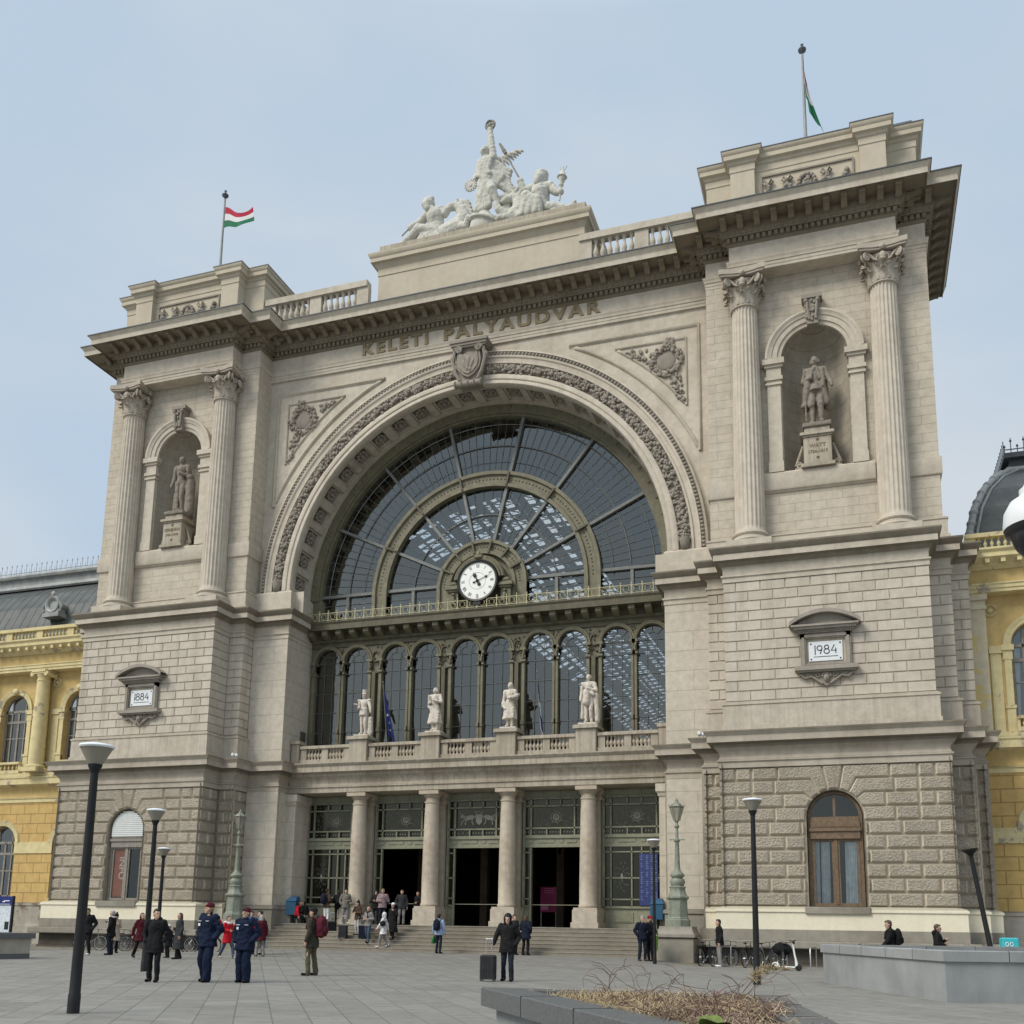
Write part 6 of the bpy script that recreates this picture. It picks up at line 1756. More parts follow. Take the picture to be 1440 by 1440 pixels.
def wrapm(m, Z, s):
    m.cap2(Z(.3,.05,.05),.14*s,Z(.3,.05,.95),.13*s); m.ball(Z(.3,.0,1.08),(.12*s,.12*s,.1*s),8,6); m.cap2(Z(.26,-.05,1.1),.05*s,Z(.3,-.1,1.3),.05*s)
    for k in range(4): m.cap2(Z(-.2+.03*k,.1,1.0),.06*s,Z(-.27+.04*k,.12,.2),.06*s)
statue((-17.1,1.72,NS+1.92), 'dark stone statue of a standing man beside a short pillar in the left niche', 3.35, MATS['statue_grey'], ('bent','down'), mod=wrapm, vox=.03, turn=.25)
# --- windows of the tower bases
def base_window(cx, kind):
    m = MB(); r = WR; y = -.1
    m.ring([(r,y),(r-.12,y),(r-.12,y+.15),(r,y+.15)], cx, WZ, 0, PI, 28)
    for s in (1,-1): a, b = sorted((cx+s*(r-.13), cx+s*r)); m.box(a,b,y,y+.15,WSILL,WZ)
    m.box(cx-r+.13,cx+r-.13,y-.05,y+.15,WZ-.18,WZ+.02); m.box(cx-r+.1,cx+r-.1,y-.1,y+.15,5.05,5.35); m.box(cx-r+.06,cx+r-.06,y-.16,y+.1,5.35,5.48); m.box(cx-r+.1,cx+r-.1,y-.08,y+.15,5.48,WZ-.18)
    for k in range(26): x = cx-r+.2+(2*r-.4)*k/25; m.box(x-.022,x+.022,y-.14,y,5.49,5.57)
    m.box(cx-.07,cx+.07,y-.03,y+.14,WSILL+.1,5.05); m.box(cx-.05,cx+.05,y,y+.14,WZ,WZ+r-.1)
    for x in (cx-r+.2, cx+r-.2, cx-.1, cx+.1): m.box(x-.05,x+.05,y+.01,y+.13,WSILL+.1,5.05)
    m.box(cx-r+.13,cx+r-.13,y,y+.13,WSILL,WSILL+.14); m.box(cx-r+.13,cx+r-.13,y+.005,y+.13,4.95,5.06)
    w = m.build('window', MATS['brown_wood'] if kind == 'R' else MATS['grey_wood'], B, smooth=30)
    p = MB(); p.quad((cx-r+.1,y+.08,WSILL+.1),(cx+r-.1,y+.08,WSILL+.1),(cx+r-.1,y+.08,5.1),(cx-r+.1,y+.08,5.1))
    p.add([(cx,y+.08,WZ)]+[(cx+(r-.1)*math.cos(PI*k/16),y+.08,WZ+(r-.1)*math.sin(PI*k/16)) for k in range(17)],[(0,k,k+1) for k in range(1,17)])
    p.build('pane', MATS['window_glass'], w, smooth=0, fix=False)
    d = MB(); d.box(cx-r,cx+r,.6,.7,WSILL,WZ+r); d.build('room', MATS['void'], w, smooth=0)
    c = MB()
    if kind == 'R':
        def curt(x0,x1):
            n = 40; vs = []; fs = []
            for k in range(n+1):
                x = x0+(x1-x0)*k/n; yy = y+.22+.03*math.sin(k*1.3)+.02*math.sin(k*2.9); vs += [(x,yy,WSILL),(x+.04,yy,5.05)]
            c.add(vs, [(2*k,2*k+2,2*k+3,2*k+1) for k in range(n)])
        curt(cx-.92,cx-.66); curt(cx-.6,cx-.26); curt(cx+.32,cx+.95); c.build('curtain', MATS['curtain'], w, smooth=60)
    else:
        for k in range(14): zz = 5.6+k*.1; hw = math.sqrt(max(0.,(r-.1)**2-max(0,zz-WZ)**2)); c.box(cx-hw,cx+hw,y-.12,y-.05,zz,zz+.085) if hw > .2 else None
        c.build('roller_shutter', MATS['shutter_white'], w, smooth=0)
        c = MB(); c.box(cx-.75,cx-.1,y+.03,y+.05,WSILL+.2,5.0); pz = c.build('poster_panel', plain('poster_brown',(.17,.075,.055),.6,.15,5), w, smooth=0)
        t = text_mesh('lettering', 'INFO', .5, plain('faded_print',(.33,.28,.26),.6), w, (0,0,0), ext=.004, bold=.01); t.data.transform(Matrix.Translation((cx-.42,y+.02,4.0)) @ Matrix.Rotation(PI/2,4,'Y'))
    s = MB(); s.cbox(cx-r-.18,cx+r+.18,-.72,-.1,WSILL-.28,WSILL-.02,.03); s.build('sill', MATS['grey_stone'], w)
base_window(17.2,'R'); base_window(-17.2,'L')
# small vents and cameras on the building
m = MB(); m.box(-10.02,-9.95,4.0,4.5,10.6,11.5); m.build('vent_panel', MATS['dark_stone'], B)
for s, lb in ((1,'small white security camera on the ledge of the right tower'),(-1,'small white security camera on the ledge of the left tower')):
    o = tag(empty('security_camera', (s*11.75, -.05+.75, 9.62)), lb, 'security camera'); m = MB(); m.cbox(-.07,.07,-.2,.12,.06,.2,.02); m.box(-.03,.03,0,.06,0,.06); m.build('housing', MATS['white_plastic'], o)
    m = MB(); m.ball((.16,-.05,.08),(.09,.09,.1),10,7); m.build('dome', MATS['white_plastic'], o)

# ------------------------------------------------------------------ roof sculpture
SW = MATS['statue_white']
G = tag(empty('roof_sculpture', (0,4.0,38.88)), 'pale stone sculpture group crowning the attic, a winged woman raising a wheel above reclining gods', 'sculpture')
ox = lambda x, z, y=0.: V((x, y, z-38.88))
def fig(name, fn, vox=.042, disp=.03, ds=6, sm=1, inflate=.07):
    m = MB(); fn(m); return remesh(m, vox, name, SW, G, sm, disp, ds, rng.random()*30, 1., inflate)
def woman(m):
    c = m.cap2
    hip, wst, ch, nk = ox(.03,42.0), ox(.05,42.6), ox(.02,43.3), ox(-.05,43.8)
    c(hip,.36,wst,.27); c(wst,.28,ch,.34); c(ch,.3,nk,.15); c(ox(-.38,43.6),.16,ox(.36,43.68),.18); c(nk,.13,ox(-.1,44.05,-.05),.12)
    m.ball(ox(-.12,44.15,-.06),(.2,.24,.28),12,9); m.ball(ox(-.1,44.2,.06),(.24,.25,.27),10,8); c(ox(-.14,44.15,-.28),.03,ox(-.14,44.08,-.33),.045)
    c(ox(.34,43.7),.16,ox(.2,44.85),.13); c(ox(.2,44.85),.13,ox(.13,45.45),.09); m.ball(ox(.13,45.52),(.11,.1,.14),8,6)
    c(ox(-.4,43.6),.14,ox(-.52,42.9,-.05),.12); c(ox(-.52,42.9,-.05),.11,ox(-.68,42.35,-.2),.08)
    c(ox(-.15,42.0),.3,ox(-.25,41.2,-.12),.22); c(ox(-.25,41.2,-.12),.22,ox(-.2,40.45),.12); c(ox(.2,42.0),.3,ox(.42,41.45,-.3),.22); c(ox(.42,41.45,-.3),.2,ox(.75,40.6,-.1),.11); c(ox(.75,40.6,-.1),.11,ox(.7,40.45,-.4),.08)
    for k in range(13): x = -.44+.84*k/12; c(ox(x*.6,42.55,-.24),.055,ox(x*1.0-.1,40.42+.5*max(0,x),-.2+.13*(k%2)),.07)
    for k in range(9): c(ox(-.34+.07*k,43.45,-.24),.045,ox(-.42+.06*k,42.5-.05*k,-.3),.045)
    for k in range(8): c(ox(.3,43.5-.15*k,.05),.15,ox(.8+.1*k,43.1-.26*k,.2),.14)
    for k in range(5): c(ox(.9,43.0-.2*k,.2),.12,ox(1.35-.06*k,42.7-.22*k,.15),.08)
    for k in range(5): c(ox(.3,42.7-.1*k,-.1),.12,ox(.95-.08*k,42.3-.1*k,.0),.12); c(ox(-.3+.16*k,43.5,-.25),.06,ox(.3-.05*k,42.5,-.3),.06)
fig('winged_woman', woman)
def wing_(m):
    sp0, sp1, sp2 = ox(.35,43.55,.2), ox(1.05,43.95,.35), ox(1.75,44.2,.45)
    m.tube([sp0,sp1,sp2],[.16,.12,.05],8)
    for k in range(10):
        t = k/9; a = lerp(sp0,sp1,t*2) if t < .5 else lerp(sp1,sp2,(t-.5)*2)
        b = a+V((.42-.25*t+.05, .05, -.75+.62*t)); mid = lerp(a,b,.5)+V((.03,-.05,-.05)); m.tube([a,mid,b],[.06,.062,.02],6)
    for k in range(7):
        t = k/6; a = lerp(sp0,sp2,t*.85)+V((0,-.08,0)); m.tube([a,a+V((.2,-.03,-.36+.25*t))],[.065,.03],6)
fig('wing', wing_, .035, .004, inflate=.02)
def globe(m): m.ball(ox(-.08,39.25),(.88,.8,.98),24,14); m.lathe([(.86,-.09),(.95,-.07),(.95,.07),(.86,.09),(.5,.09),(.5,-.09)],28,Matrix.Translation(ox(-.08,39.6)) @ Matrix.Rotation(.25,4,'Y')); m.ball(ox(-.1,40.2),(.4,.36,.22),12,8)
fig('globe', globe, .05, .008, inflate=0.)
def rocks(m):
    for k in range(60):
        x = -5.2+10.3*k/59; m.ball(ox(x,39.0+.12*rng.random(),rng.uniform(-.35,.6)),(rng.uniform(.25,.5),.4,rng.uniform(.18,.45)*(1-.5*abs(x)/5.5)),8,6)
    for k in range(30): m.ball(ox(rng.uniform(-2.4,2.8),39.3,rng.uniform(.1,.7)),(.45,.4,rng.uniform(.4,.9)),8,6)
fig('rock_base', rocks, .05, .04, inflate=0.)
m = MB(); c0 = ox(.13,45.85); m.tube([c0+V((.27*math.cos(k*PI/12),0,.27*math.sin(k*PI/12))) for k in range(24)], .06, 8, closed=True)
for k in range(8): m.tube([c0, c0+V((.26*math.cos(k*PI/4),0,.26*math.sin(k*PI/4)))], .03, 6)
m.ball(c0,(.09,.1,.09),8,6)
for y in (-.1,.1): m.tube([c0+V((.2*math.cos(k*PI/10),y*1.4,.2*math.sin(k*PI/10))) for k in range(20)], .025, 5, closed=True)
m.build('raised_wheel', MATS['grey_stone'], G, smooth=60)
m = MB(); T = Matrix.Translation(ox(-.86,42.05,-.25)) @ Matrix.Rotation(PI/2,4,'X'); m.lathe([(0,-.06),(.26,-.06),(.26,.06),(0,.06)],20,T); m.lathe([(0,.06),(.1,.06),(.1,.1),(0,.1)],14,T)
for k in range(14): a = k*PI/7; m.box(-.045,.045,-.06,.06,.25,.36,Matrix.Translation(ox(-.86,42.05,-.25)) @ Matrix.Rotation(a,4,'Y'))
m.build('gear_wheel', SW, G, smooth=30)
def sea_god(m):
    c = m.cap2; hip, ch, nk = ox(-2.95,39.75), ox(-3.05,40.7,-.1), ox(-3.35,41.25,-.1)
    c(hip,.42,ox(-2.98,40.25),.36); c(ox(-2.98,40.25),.36,ch,.44); c(ch,.38,nk,.2); c(ox(-3.45,40.98,-.1),.2,ox(-2.75,41.1),.22); m.ball(ox(-3.5,41.6,-.15),(.24,.26,.3),12,9); m.ball(ox(-3.48,41.68,-.02),(.29,.28,.28),10,8); c(ox(-3.55,41.45,-.35),.16,ox(-3.4,41.1,-.4),.1)
    for k in range(5): m.ball(ox(-3.66+.1*k,41.92,-.1),(.07,.09,.12),6,5)
    c(ox(-3.5,40.98,-.1),.19,ox(-3.95,40.55,-.1),.15); c(ox(-3.95,40.55,-.1),.15,ox(-4.4,40.25,-.3),.1); m.ball(ox(-4.45,40.2,-.3),.12,8,6)
    c(ox(-2.75,41.05),.2,ox(-2.45,40.75,-.1),.16); c(ox(-2.45,40.75,-.1),.15,ox(-2.2,40.95,-.2),.1)
    c(ox(-3.0,39.7,-.2),.3,ox(-3.9,39.9,-.4),.24); c(ox(-3.9,39.9,-.4),.22,ox(-4.75,39.3,-.3),.13); c(ox(-4.75,39.3,-.3),.12,ox(-5.15,39.15,-.35),.1)
    c(ox(-3.2,39.7,.1),.28,ox(-4.25,40.35,.0),.24); c(ox(-4.25,40.35,.0),.2,ox(-4.55,39.45,.1),.13)
    for k in range(6): c(ox(-2.9-.12*k,39.75,-.35),.12,ox(-2.6-.25*k,39.1,-.4),.12)
    for k in range(5): m.ball(ox(-4.9+.5*k,39.05,rng.uniform(-.3,.3)),(.35,.3,.2),8,6)
fig('reclining_sea_god', sea_god)
def horse(m, X, flip, z0=39.1, s=1.):
    P = lambda x, z, y=0: ox(X+flip*x*s, z0+z*s, y)
    c = m.cap2
    c(P(-.55,.4),.48,P(.2,.55),.55); c(P(.2,.55),.5,P(.5,1.1),.38); c(P(.5,1.1),.38,P(.35,1.7),.24); c(P(.35,1.7),.24,P(.05,2.0),.2)
    c(P(.05,2.0),.2,P(-.3,1.9,-.1),.16); c(P(-.3,1.9,-.1),.15,P(-.55,1.75,-.15),.1); m.ball(P(.1,2.2,-.08),(.06,.05,.14),6,5); m.ball(P(.12,2.2,.1),(.06,.05,.14),6,5)
    for k in range(9): t = k/8; c(P(.55-.2*t,1.2+.95*t,.05),.12,P(.95-.3*t+.06*(k%2),1.15+1.0*t,.1),.07)
    c(P(.4,.5,-.3),.2,P(.75,.25,-.45),.15); c(P(.75,.25,-.45),.14,P(.95,.75,-.5),.1); c(P(.95,.75,-.5),.1,P(1.1,.6,-.5),.09); c(P(.4,.4,.2),.2,P(.85,.15,.3),.14)
fig('sea_horse', lambda m: horse(m, -1.85, 1., 39.1, 1.05))
def griffins(m):
    horse(m, 1.55, 1., 39.05, .92); c = m.cap2
    c(ox(1.1,39.5,.2),.4,ox(1.1,40.7,.3),.3); c(ox(1.1,40.7,.3),.3,ox(1.05,41.2,.25),.2); c(ox(1.05,41.2,.25),.2,ox(.8,41.0,.1),.14)
    c(ox(1.3,39.6,-.3),.25,ox(.95,39.9,-.5),.16); c(ox(.95,39.9,-.5),.15,ox(.75,40.3,-.5),.11); c(ox(1.4,39.4,-.35),.2,ox(1.0,39.35,-.55),.14)
    for k in range(5): c(ox(1.2+.1*k,41.2,.2),.08,ox(1.1+.16*k,41.6+.08*(k%2),.2),.04)
fig('rearing_horses', griffins)
def right_god(m):
    c = m.cap2; hip, ch, nk = ox(3.2,39.75), ox(3.15,40.75,-.05), ox(3.16,41.3,-.05)
    c(hip,.45,ox(3.2,40.2),.36); c(ox(3.2,40.2),.37,ch,.46); c(ch,.4,nk,.2); c(ox(2.65,41.15),.22,ox(3.7,41.05),.22); m.ball(ox(3.2,41.7,-.08),(.25,.27,.31),12,9); m.ball(ox(3.22,41.82,.03),(.3,.3,.3),10,8)
    c(ox(3.1,41.52,-.3),.17,ox(3.05,41.2,-.38),.12); m.lathe([(.28,0),(.32,.02),(.32,.1),(.28,.12)],16,Matrix.Translation(ox(3.2,41.85,-.0)))
    c(ox(2.62,41.1),.19,ox(2.25,41.0,-.15),.16); c(ox(2.25,41.0,-.15),.15,ox(2.08,41.5,-.25),.1); m.ball(ox(2.06,41.6,-.25),.13,8,6)
    c(ox(3.74,41.0),.19,ox(4.1,40.55,-.1),.15); c(ox(4.1,40.55,-.1),.14,ox(4.32,40.4,-.2),.1); m.ball(ox(4.34,40.42,-.2),.13,8,6)
    c(ox(3.05,39.75,-.2),.32,ox(2.5,40.35,-.5),.27); c(ox(2.5,40.35,-.5),.24,ox(2.3,39.4,-.5),.15); c(ox(2.3,39.4,-.5),.14,ox(2.1,39.1,-.7),.1)
    c(ox(3.4,39.65,-.1),.3,ox(4.05,39.5,-.3),.22); c(ox(4.05,39.5,-.3),.2,ox(4.95,39.1,-.3),.12)
    for k in range(6): c(ox(2.55+.14*k,40.25-.05*k,-.6),.13,ox(2.3+.2*k,39.2,-.65+.08*(k%2)),.13)
    for k in range(5): m.ball(ox(3.6+.42*k,39.02,rng.uniform(-.3,.3)),(.32,.3,.2),8,6)
    c(ox(4.3,39.2,.1),.2,ox(4.75,39.5,.1),.16); c(ox(4.75,39.5,.1),.14,ox(5.05,39.85,.1),.07); c(ox(4.75,39.5,.1),.12,ox(5.2,39.62,.1),.05); m.ball(ox(2.0,39.7,.0),(.4,.35,.6),8,6)
fig('reclining_god', right_god)
m = MB(); m.tube([ox(.95,44.0,-.3), ox(2.6,40.55,-.3)], .045, 8); m.tube([ox(.84,44.22,-.3), ox(1.12,43.66,-.3)], [.06,.11], 8); m.tube([ox(1.12,43.66,-.3),ox(1.2,43.5,-.3)], .1, 8); m.build('spear', MATS['grey_stone'], G, smooth=40)
m = MB(); T = Matrix.Translation(ox(4.3,39.9,-.22)) @ Matrix.Rotation(.1,4,'Y'); m.lathe([(.05,0),(.07,.5),(.05,.8),(.14,.9),(.1,1.0),(.17,1.15),(.2,1.35),(.28,1.38),(.2,1.44),(.16,1.65),(.05,1.75),(.0,1.9)],14,T)
for k in range(3): m.tube([V(T @ V((0,0,1.7))), V(T @ V((.12*(k-1),0,1.85))), V(T @ V((.2*(k-1),0,2.05)))], .025, 5)
m.build('torch', SW, G, smooth=50)
m = MB(); m.tube([ox(-4.3,40.3,-.35), ox(-4.95,39.75,-.35)], .04, 6); m.build('trident', MATS['grey_stone'], G, smooth=40)

# ------------------------------------------------------------------ yellow wings
def wing(s, x_end, centers, label):
    W = tag(empty('side_wing', (0,0,0)), label, 'building')
    X0, X1 = s*23.0, s*x_end; yw = 4.0
    def span(a, b): return min(a,b), max(a,b)
    xa, xb = span(X0, X1)
    edges_ = sorted([X0, X1]+[ (a+b)/2 for a, b in zip(centers[:-1], centers[1:])])
    cs = sorted(centers)
    r = 1.0
    m = MB()
    for c, e0, e1 in zip(cs, edges_[:-1], edges_[1:]): arch_wall(m, e0, e1, yw, 2.2, 8.2, c, r, 5.75, 2.6)
    m.build('rusticated_wall', MATS['yellow_wall'], W, smooth=0)
    m = MB()
    for c, e0, e1 in zip(cs, edges_[:-1], edges_[1:]): arch_wall(m, e0, e1, yw, 9.2, 16.2, c, r, 13.65, 10.5)
    m.build('upper_wall', MATS['yellow_plain'], W, smooth=0)
    P = [(xa,yw),(xb,yw)]
    m = MB(); m.sweep(P, [(.25,0),(.25,1.0),(.15,1.1),(.15,2.1),(.2,2.14),(.2,2.25),(.0,2.32)]); m.build('base', MATS['wing_base'], W)
    m = MB(); m.sweep(P, [(0,8.08),(.05,8.1),(.05,8.28),(.1,8.32),(.0,8.4)]); m.sweep(P, [(.1,9.0),(.3,9.08),(.45,9.12),(.45,9.42),(.5,9.5),(.5,9.56),(.3,9.62),(.3,9.8),(.0,9.82)])
    for c, e0, e1 in zip(cs, edges_[:-1], edges_[1:]):
        for a, b in ((e0,c-r),(c+r,e1)): m.box(a,b,yw-.06,yw+.02,5.12,5.78)
    m.sweep(P, [(.6,15.9),(.6,16.05),(.64,16.06),(.64,16.2),(.68,16.24),(.68,16.3),(.55,16.32)]); m.box(xa,xb,3.42,yw+.1,15.885,16.28); m.sweep(P, [(.6,16.9),(.72,17.0),(.8,17.05),(.8,17.1),(1.15,17.32),(1.15,17.5),(1.25,17.62),(1.25,17.68),(-.2,17.78)])
    def wd(p, d, n): m.box(-.09,.09,-.02,.28,-.24,0,frame(p,d,n,17.32))
    along(P, .8, .62, wd, .3)
    m.build('mouldings', MATS['yellow_pale'], W)
    m = MB(); m.sweep(P, [(.05,8.38),(.0,8.5),(.02,8.7),(.12,8.95),(.15,9.02)]); m.sweep(P, [(.55,16.28),(.55,16.92)]); m.build('frieze', MATS['yellow_plain'], W)
    # windows with frames, archivolts and glass
    for c in cs:
      for zs, zb in ((13.65,10.5),(5.75,2.6)):
        up = zs > 10; f = MB()
        if up: f.ring([(r,yw+.05),(r,yw-.05),(r+.06,yw-.08),(r+.1,yw-.05),(r+.22,yw-.1),(r+.32,yw-.12),(r+.32,yw+.02)], c, 13.65, 0, PI, 28)
        else: f.ring([(r,yw+.05),(r,yw-.05),(r+.1,yw-.06),(r+.26,yw-.1),(r+.32,yw+.02)], c, 5.75, 0, PI, 28)
        if up:
            for q in (1,-1):
                a, b = span(c+q*r, c+q*(r+.34)); f.box(a,b,yw-.1,yw+.05,9.8,10.9); f.box(a-.04,b+.04,yw-.14,yw+.05,10.85,10.98); f.box(a+.03,b-.03,yw-.08,yw+.05,10.98,13.0); f.box(a-.02,b+.02,yw-.1,yw+.05,13.0,13.4); f.box(a-.08,b+.08,yw-.16,yw+.05,13.4,13.65)
                a, b = span(c+q*(r+.42), c+q*(r+.85)); f.box(a,b,yw-.05,yw+.02,9.8,13.3); f.box(a-.05,b+.05,yw-.12,yw+.02,13.3,13.62)
                rs = MB(); rs.tube([(c+q*1.75+.26*math.cos(k*PI/8),yw-.03,15.25+.26*math.sin(k*PI/8)) for k in range(16)], .05, 6, closed=True); rs.ball((c+q*1.75,yw-.02,15.25),(.12,.06,.12),8,5); rs.build('rosette', MATS['yellow_pale'], W, smooth=60)
            f.ball((c,yw-.12,14.85),(.22,.14,.2),8,6)
        w = f.build('window', MATS['yellow_pale'], W, smooth=35)
        arch_r = MB(); arch_reveal(arch_r, c, r, zs, zb, yw-.02, yw+.45); arch_r.build('reveal', MATS['yellow_plain'], w, smooth=0)
        g = MB(); yy = yw+.3
        g.box(c-r,c+r,yy,yy+.1,zs-.05,zs+.1); g.box(c-r,c+r,yy-.02,yy+.1,zs-.7,zs-.55); g.box(c-.06,c+.06,yy,yy+.1,zb,zs+.0)
        g.ring([(r,yy),(r-.1,yy),(r-.1,yy+.1),(r,yy+.1)], c, zs, 0, PI, 24)
        for q in (1,-1): a, b = span(c+q*(r-.14), c+q*r); g.box(a,b,yy,yy+.1,zb,zs); g.box(c+q*.5-.04,c+q*.5+.04,yy,yy+.1,zb,zs+.7)
        g.box(c-r,c+r,yy,yy+.1,zb,zb+.12); g.box(c-r,c+r,yy+.01,yy+.1,zb+1.5,zb+1.56)
        g.build('frame', MATS['grey_wood'], w, smooth=0)
        p = MB()
        p.quad((c-r,yy+.05,zb),(c+r,yy+.05,zb),(c+r,yy+.05,zs),(c-r,yy+.05,zs)); p.add([(c,yy+.05,zs)]+[(c+r*math.cos(PI*k/16),yy+.05,zs+r*math.sin(PI*k/16)) for k in range(17)],[(0,k,k+1) for k in range(1,17)])
        p.build('pane', MATS['glass'], w, smooth=0, fix=False)
        v = MB(); v.box(c-1.1,c+1.1,yw+.9,yw+1.,zb-.2,zs+1.5); v.build('room', MATS['hall_dark'], w, smooth=0)
        if up:
            v = MB()
            for q in (1,-1): v.quad((c+q*.75,yw+.5,10.5),(c+q*.98,yw+.5,10.5),(c+q*.98,yw+.5,13.6),(c+q*.6,yw+.5,13.6))
            v.build('curtain', MATS['curtain'], w, smooth=0)
      if True:
        balustrade('sill_balustrade', c-1.0, c+1.0, yw-.2, 9.8, 10.36, 10.5, [c-.95, c+.95], .12, 6, .07, 'yellow_pale', 'yellow_pale', .2, .04, parent=W)
    # engaged columns between the windows
    ec = None
    for a, b in zip(cs[:-1], cs[1:]):
        x = (a+b)/2
        if ec is None:
            q = MB(); q.lathe([(.5,10.05),(.54,10.12),(.5,10.2),(.44,10.24),(.44,11),(.42,12.5),(.37,15.2),(.4,15.22),(.4,15.28),(.36,15.3),(.36,15.45),(.44,15.55),(.44,15.6)], 24); q.box(-.58,.58,-.58,.5,9.8,10.06); q.box(-.5,.5,-.5,.5,15.72,15.88)
            for sx in (1,-1):
                for yy in (-.42,.3): q.tube([(sx*.5+.15*(1-k*.045)*math.cos(k*.62),yy,15.6+.15*(1-k*.045)*math.sin(k*.62)) for k in range(18)], .045, 6)
                q.tube([(sx*.5,-.46,15.6),(sx*.5,.4,15.6)], .13, 8)
            q.box(-.5,.5,-.46,.4,15.62,15.74)
            ec = q.build('engaged_column', MATS['yellow_pale'], W, smooth=40); c = ec
        else: c = dup(ec, W)
        c.location = (x, 3.55, 0)
    m = MB(); a, b = span(s*23.05, s*23.68); m.box(a,b,yw-.45,yw+.1,9.8,15.2); m.box(a-.05,b+.05,yw-.5,yw+.1,15.2,15.35); m.box(a-.1,b+.1,yw-.56,yw+.1,15.6,15.88); m.box(a-.02,b+.02,yw-.48,yw+.1,15.35,15.6); m.build('end_pilaster', MATS['old_pale'], W, smooth=0)
    # roof balustrade
    L = abs(x_end-23.1); nbay = max(1, int(L/2.3)); nb = 8 if nbay*8 <= 98 else 5
    nbay = min(nbay, 12)
    ps = [s*(23.25+2.3*k) for k in range(nbay+1)]; a, b = span(ps[0]-s*.2, ps[-1]+s*.2)
    balustrade('roof_balustrade', a, b, 3.6, 17.75, 18.42, 18.62, ps, .45, 7, .085, 'yellow_pale', 'yellow_pale', .3, .06, parent=W)
    # curved mansard roof
    prof = [(5.0,18.5),(5.15,19.4),(5.5,20.6),(6.1,21.7),(6.9,22.6),(7.9,23.3)]
    m = MB(); top = 23.3
    if s > 0:
        n = len(prof); ex = [23.35+(p[0]-5.0)*.85 for p in prof]
        for i in range(n-1):
            m.quad((ex[i],prof[i][0],prof[i][1]),(xb,prof[i][0],prof[i][1]),(xb,prof[i+1][0],prof[i+1][1]),(ex[i+1],prof[i+1][0],prof[i+1][1]))
            m.quad((ex[i],prof[i][0],prof[i][1]),(ex[i],14,prof[i][1]),(ex[i+1],14,prof[i+1][1]),(ex[i+1],prof[i+1][0],prof[i+1][1]))
        rf = m.build('roof', MATS['slate'], W, smooth=0)
        h = MB(); h.tube([(ex[i],prof[i][0],prof[i][1]) for i in range(n)], .17, 8); h.tube([(ex[i]+.32,prof[i][0]-.02,prof[i][1]) for i in range(n)], .06, 6)
        for i in range(n-1):
            for t in (.3,.8): p = lerp((ex[i],prof[i][0],prof[i][1]),(ex[i+1],prof[i+1][0],prof[i+1][1]),t); h.ball(p,.22,8,6)
        h.tube([(ex[-1],prof[-1][0],top),(xb,prof[-1][0],top)], .16, 8); h.build('hip_roll', MATS['zinc'], rf, smooth=50)
        k = MB(); k.box(ex[-1]-.1,xb,prof[-1][0]+.1,13,top+.1,top+.55); k.box(ex[-1]-.35,xb,prof[-1][0]-.25,13.2,top+.55,top+.8); k.build('roof_deck', MATS['lead'], rf)
        cr = MB(); x = ex[-1]-.3
        while x < xb:
            big = int(round((x-ex[-1])/.28)) % 2 == 0; hh = .75 if big else .4
            cr.tube([(x,prof[-1][0]-.2,top+.8),(x,prof[-1][0]-.2,top+.8+hh)], .022, 5); cr.ball((x,prof[-1][0]-.2,top+.8+hh*.8),(.06,.03,.07),6,4); x += .28
        cr.box(ex[-1]-.3,xb,prof[-1][0]-.22,prof[-1][0]-.18,top+.95,top+.99)
        yv = prof[-1][0]
        while yv < 13: cr.tube([(ex[-1]-.32,yv,top+.8),(ex[-1]-.32,yv,top+1.5)], .022, 5); yv += .4
        cr.build('cresting', MATS['lead'], rf, smooth=0)
    else:
        prof = [(5.2,18.5),(5.5,19.6),(6.1,20.9),(7.0,22.1),(8.2,23.0),(8.25,23.3)]
        for i in range(len(prof)-1): m.quad((xa,)+prof[i],(xb,)+prof[i],(xb,)+prof[i+1],(xa,)+prof[i+1])
        rf = m.build('roof', MATS['slate'], W, smooth=0)
        k = MB(); k.sweep([(xa,8.2),(xb,8.2)], [(.25,22.95),(.34,23.05),(.3,23.25),(.1,23.3),(.1,23.75),(.35,23.8),(.4,23.95),(.3,24.1),(-3,24.15)]); k.build('roof_curb', MATS['zinc'], rf)
        sm_ = MB()
        x = xb-.4
        while x > xa: sm_.tube([(x,)+p for p in prof[:5]], .02, 4); x -= .62
        sm_.build('seams', MATS['slate'], rf, smooth=0)
        cr = MB(); x = xb-.1
        while x > xb-34:
            cr.tube([(x,8.0,24.1),(x,8.0,24.85)], .018, 4); cr.tube([(x-.14,8.0,24.1),(x-.14,8.0,24.5)], .014, 4); cr.ball((x,8.0,24.75),(.05,.03,.06),6,4); x -= .42
        cr.box(xb-34,xb,7.98,8.02,24.22,24.25); cr.build('cresting', MATS['zinc'], rf, smooth=0)
        d = MB(); cx, cz, y0 = -28.6, 20.6, 5.2
        Td = Matrix.Translation((cx,y0,cz)) @ Matrix.Rotation(PI/2,4,'X')
        d.lathe([(.34,-.9),(.34,.1),(.38,.14),(.5,.14),(.56,.2),(.52,.28),(.42,.26),(.34,.2),(.3,.1)],20,Td); d.box(cx-.62,cx+.62,y0-.3,y0+.4,cz-.82,cz-.55); d.box(cx-.5,cx+.5,y0-.22,y0+.4,cz-.55,cz-.3); d.ball((cx,y0-.2,cz+.66),(.16,.1,.2),8,6)
        for q in (1,-1): d.tube([(cx+q*.55,y0-.2,cz+.1),(cx+q*.72,y0-.2,cz-.2),(cx+q*.6,y0-.2,cz-.5)], .08, 6)
        dm = d.build('dormer', MATS['zinc'], rf, smooth=40); v = MB(); v.lathe([(0,0),(.33,0),(.33,.02),(0,.02)],20,Td); v.build('opening', MATS['void'], dm)
    return W
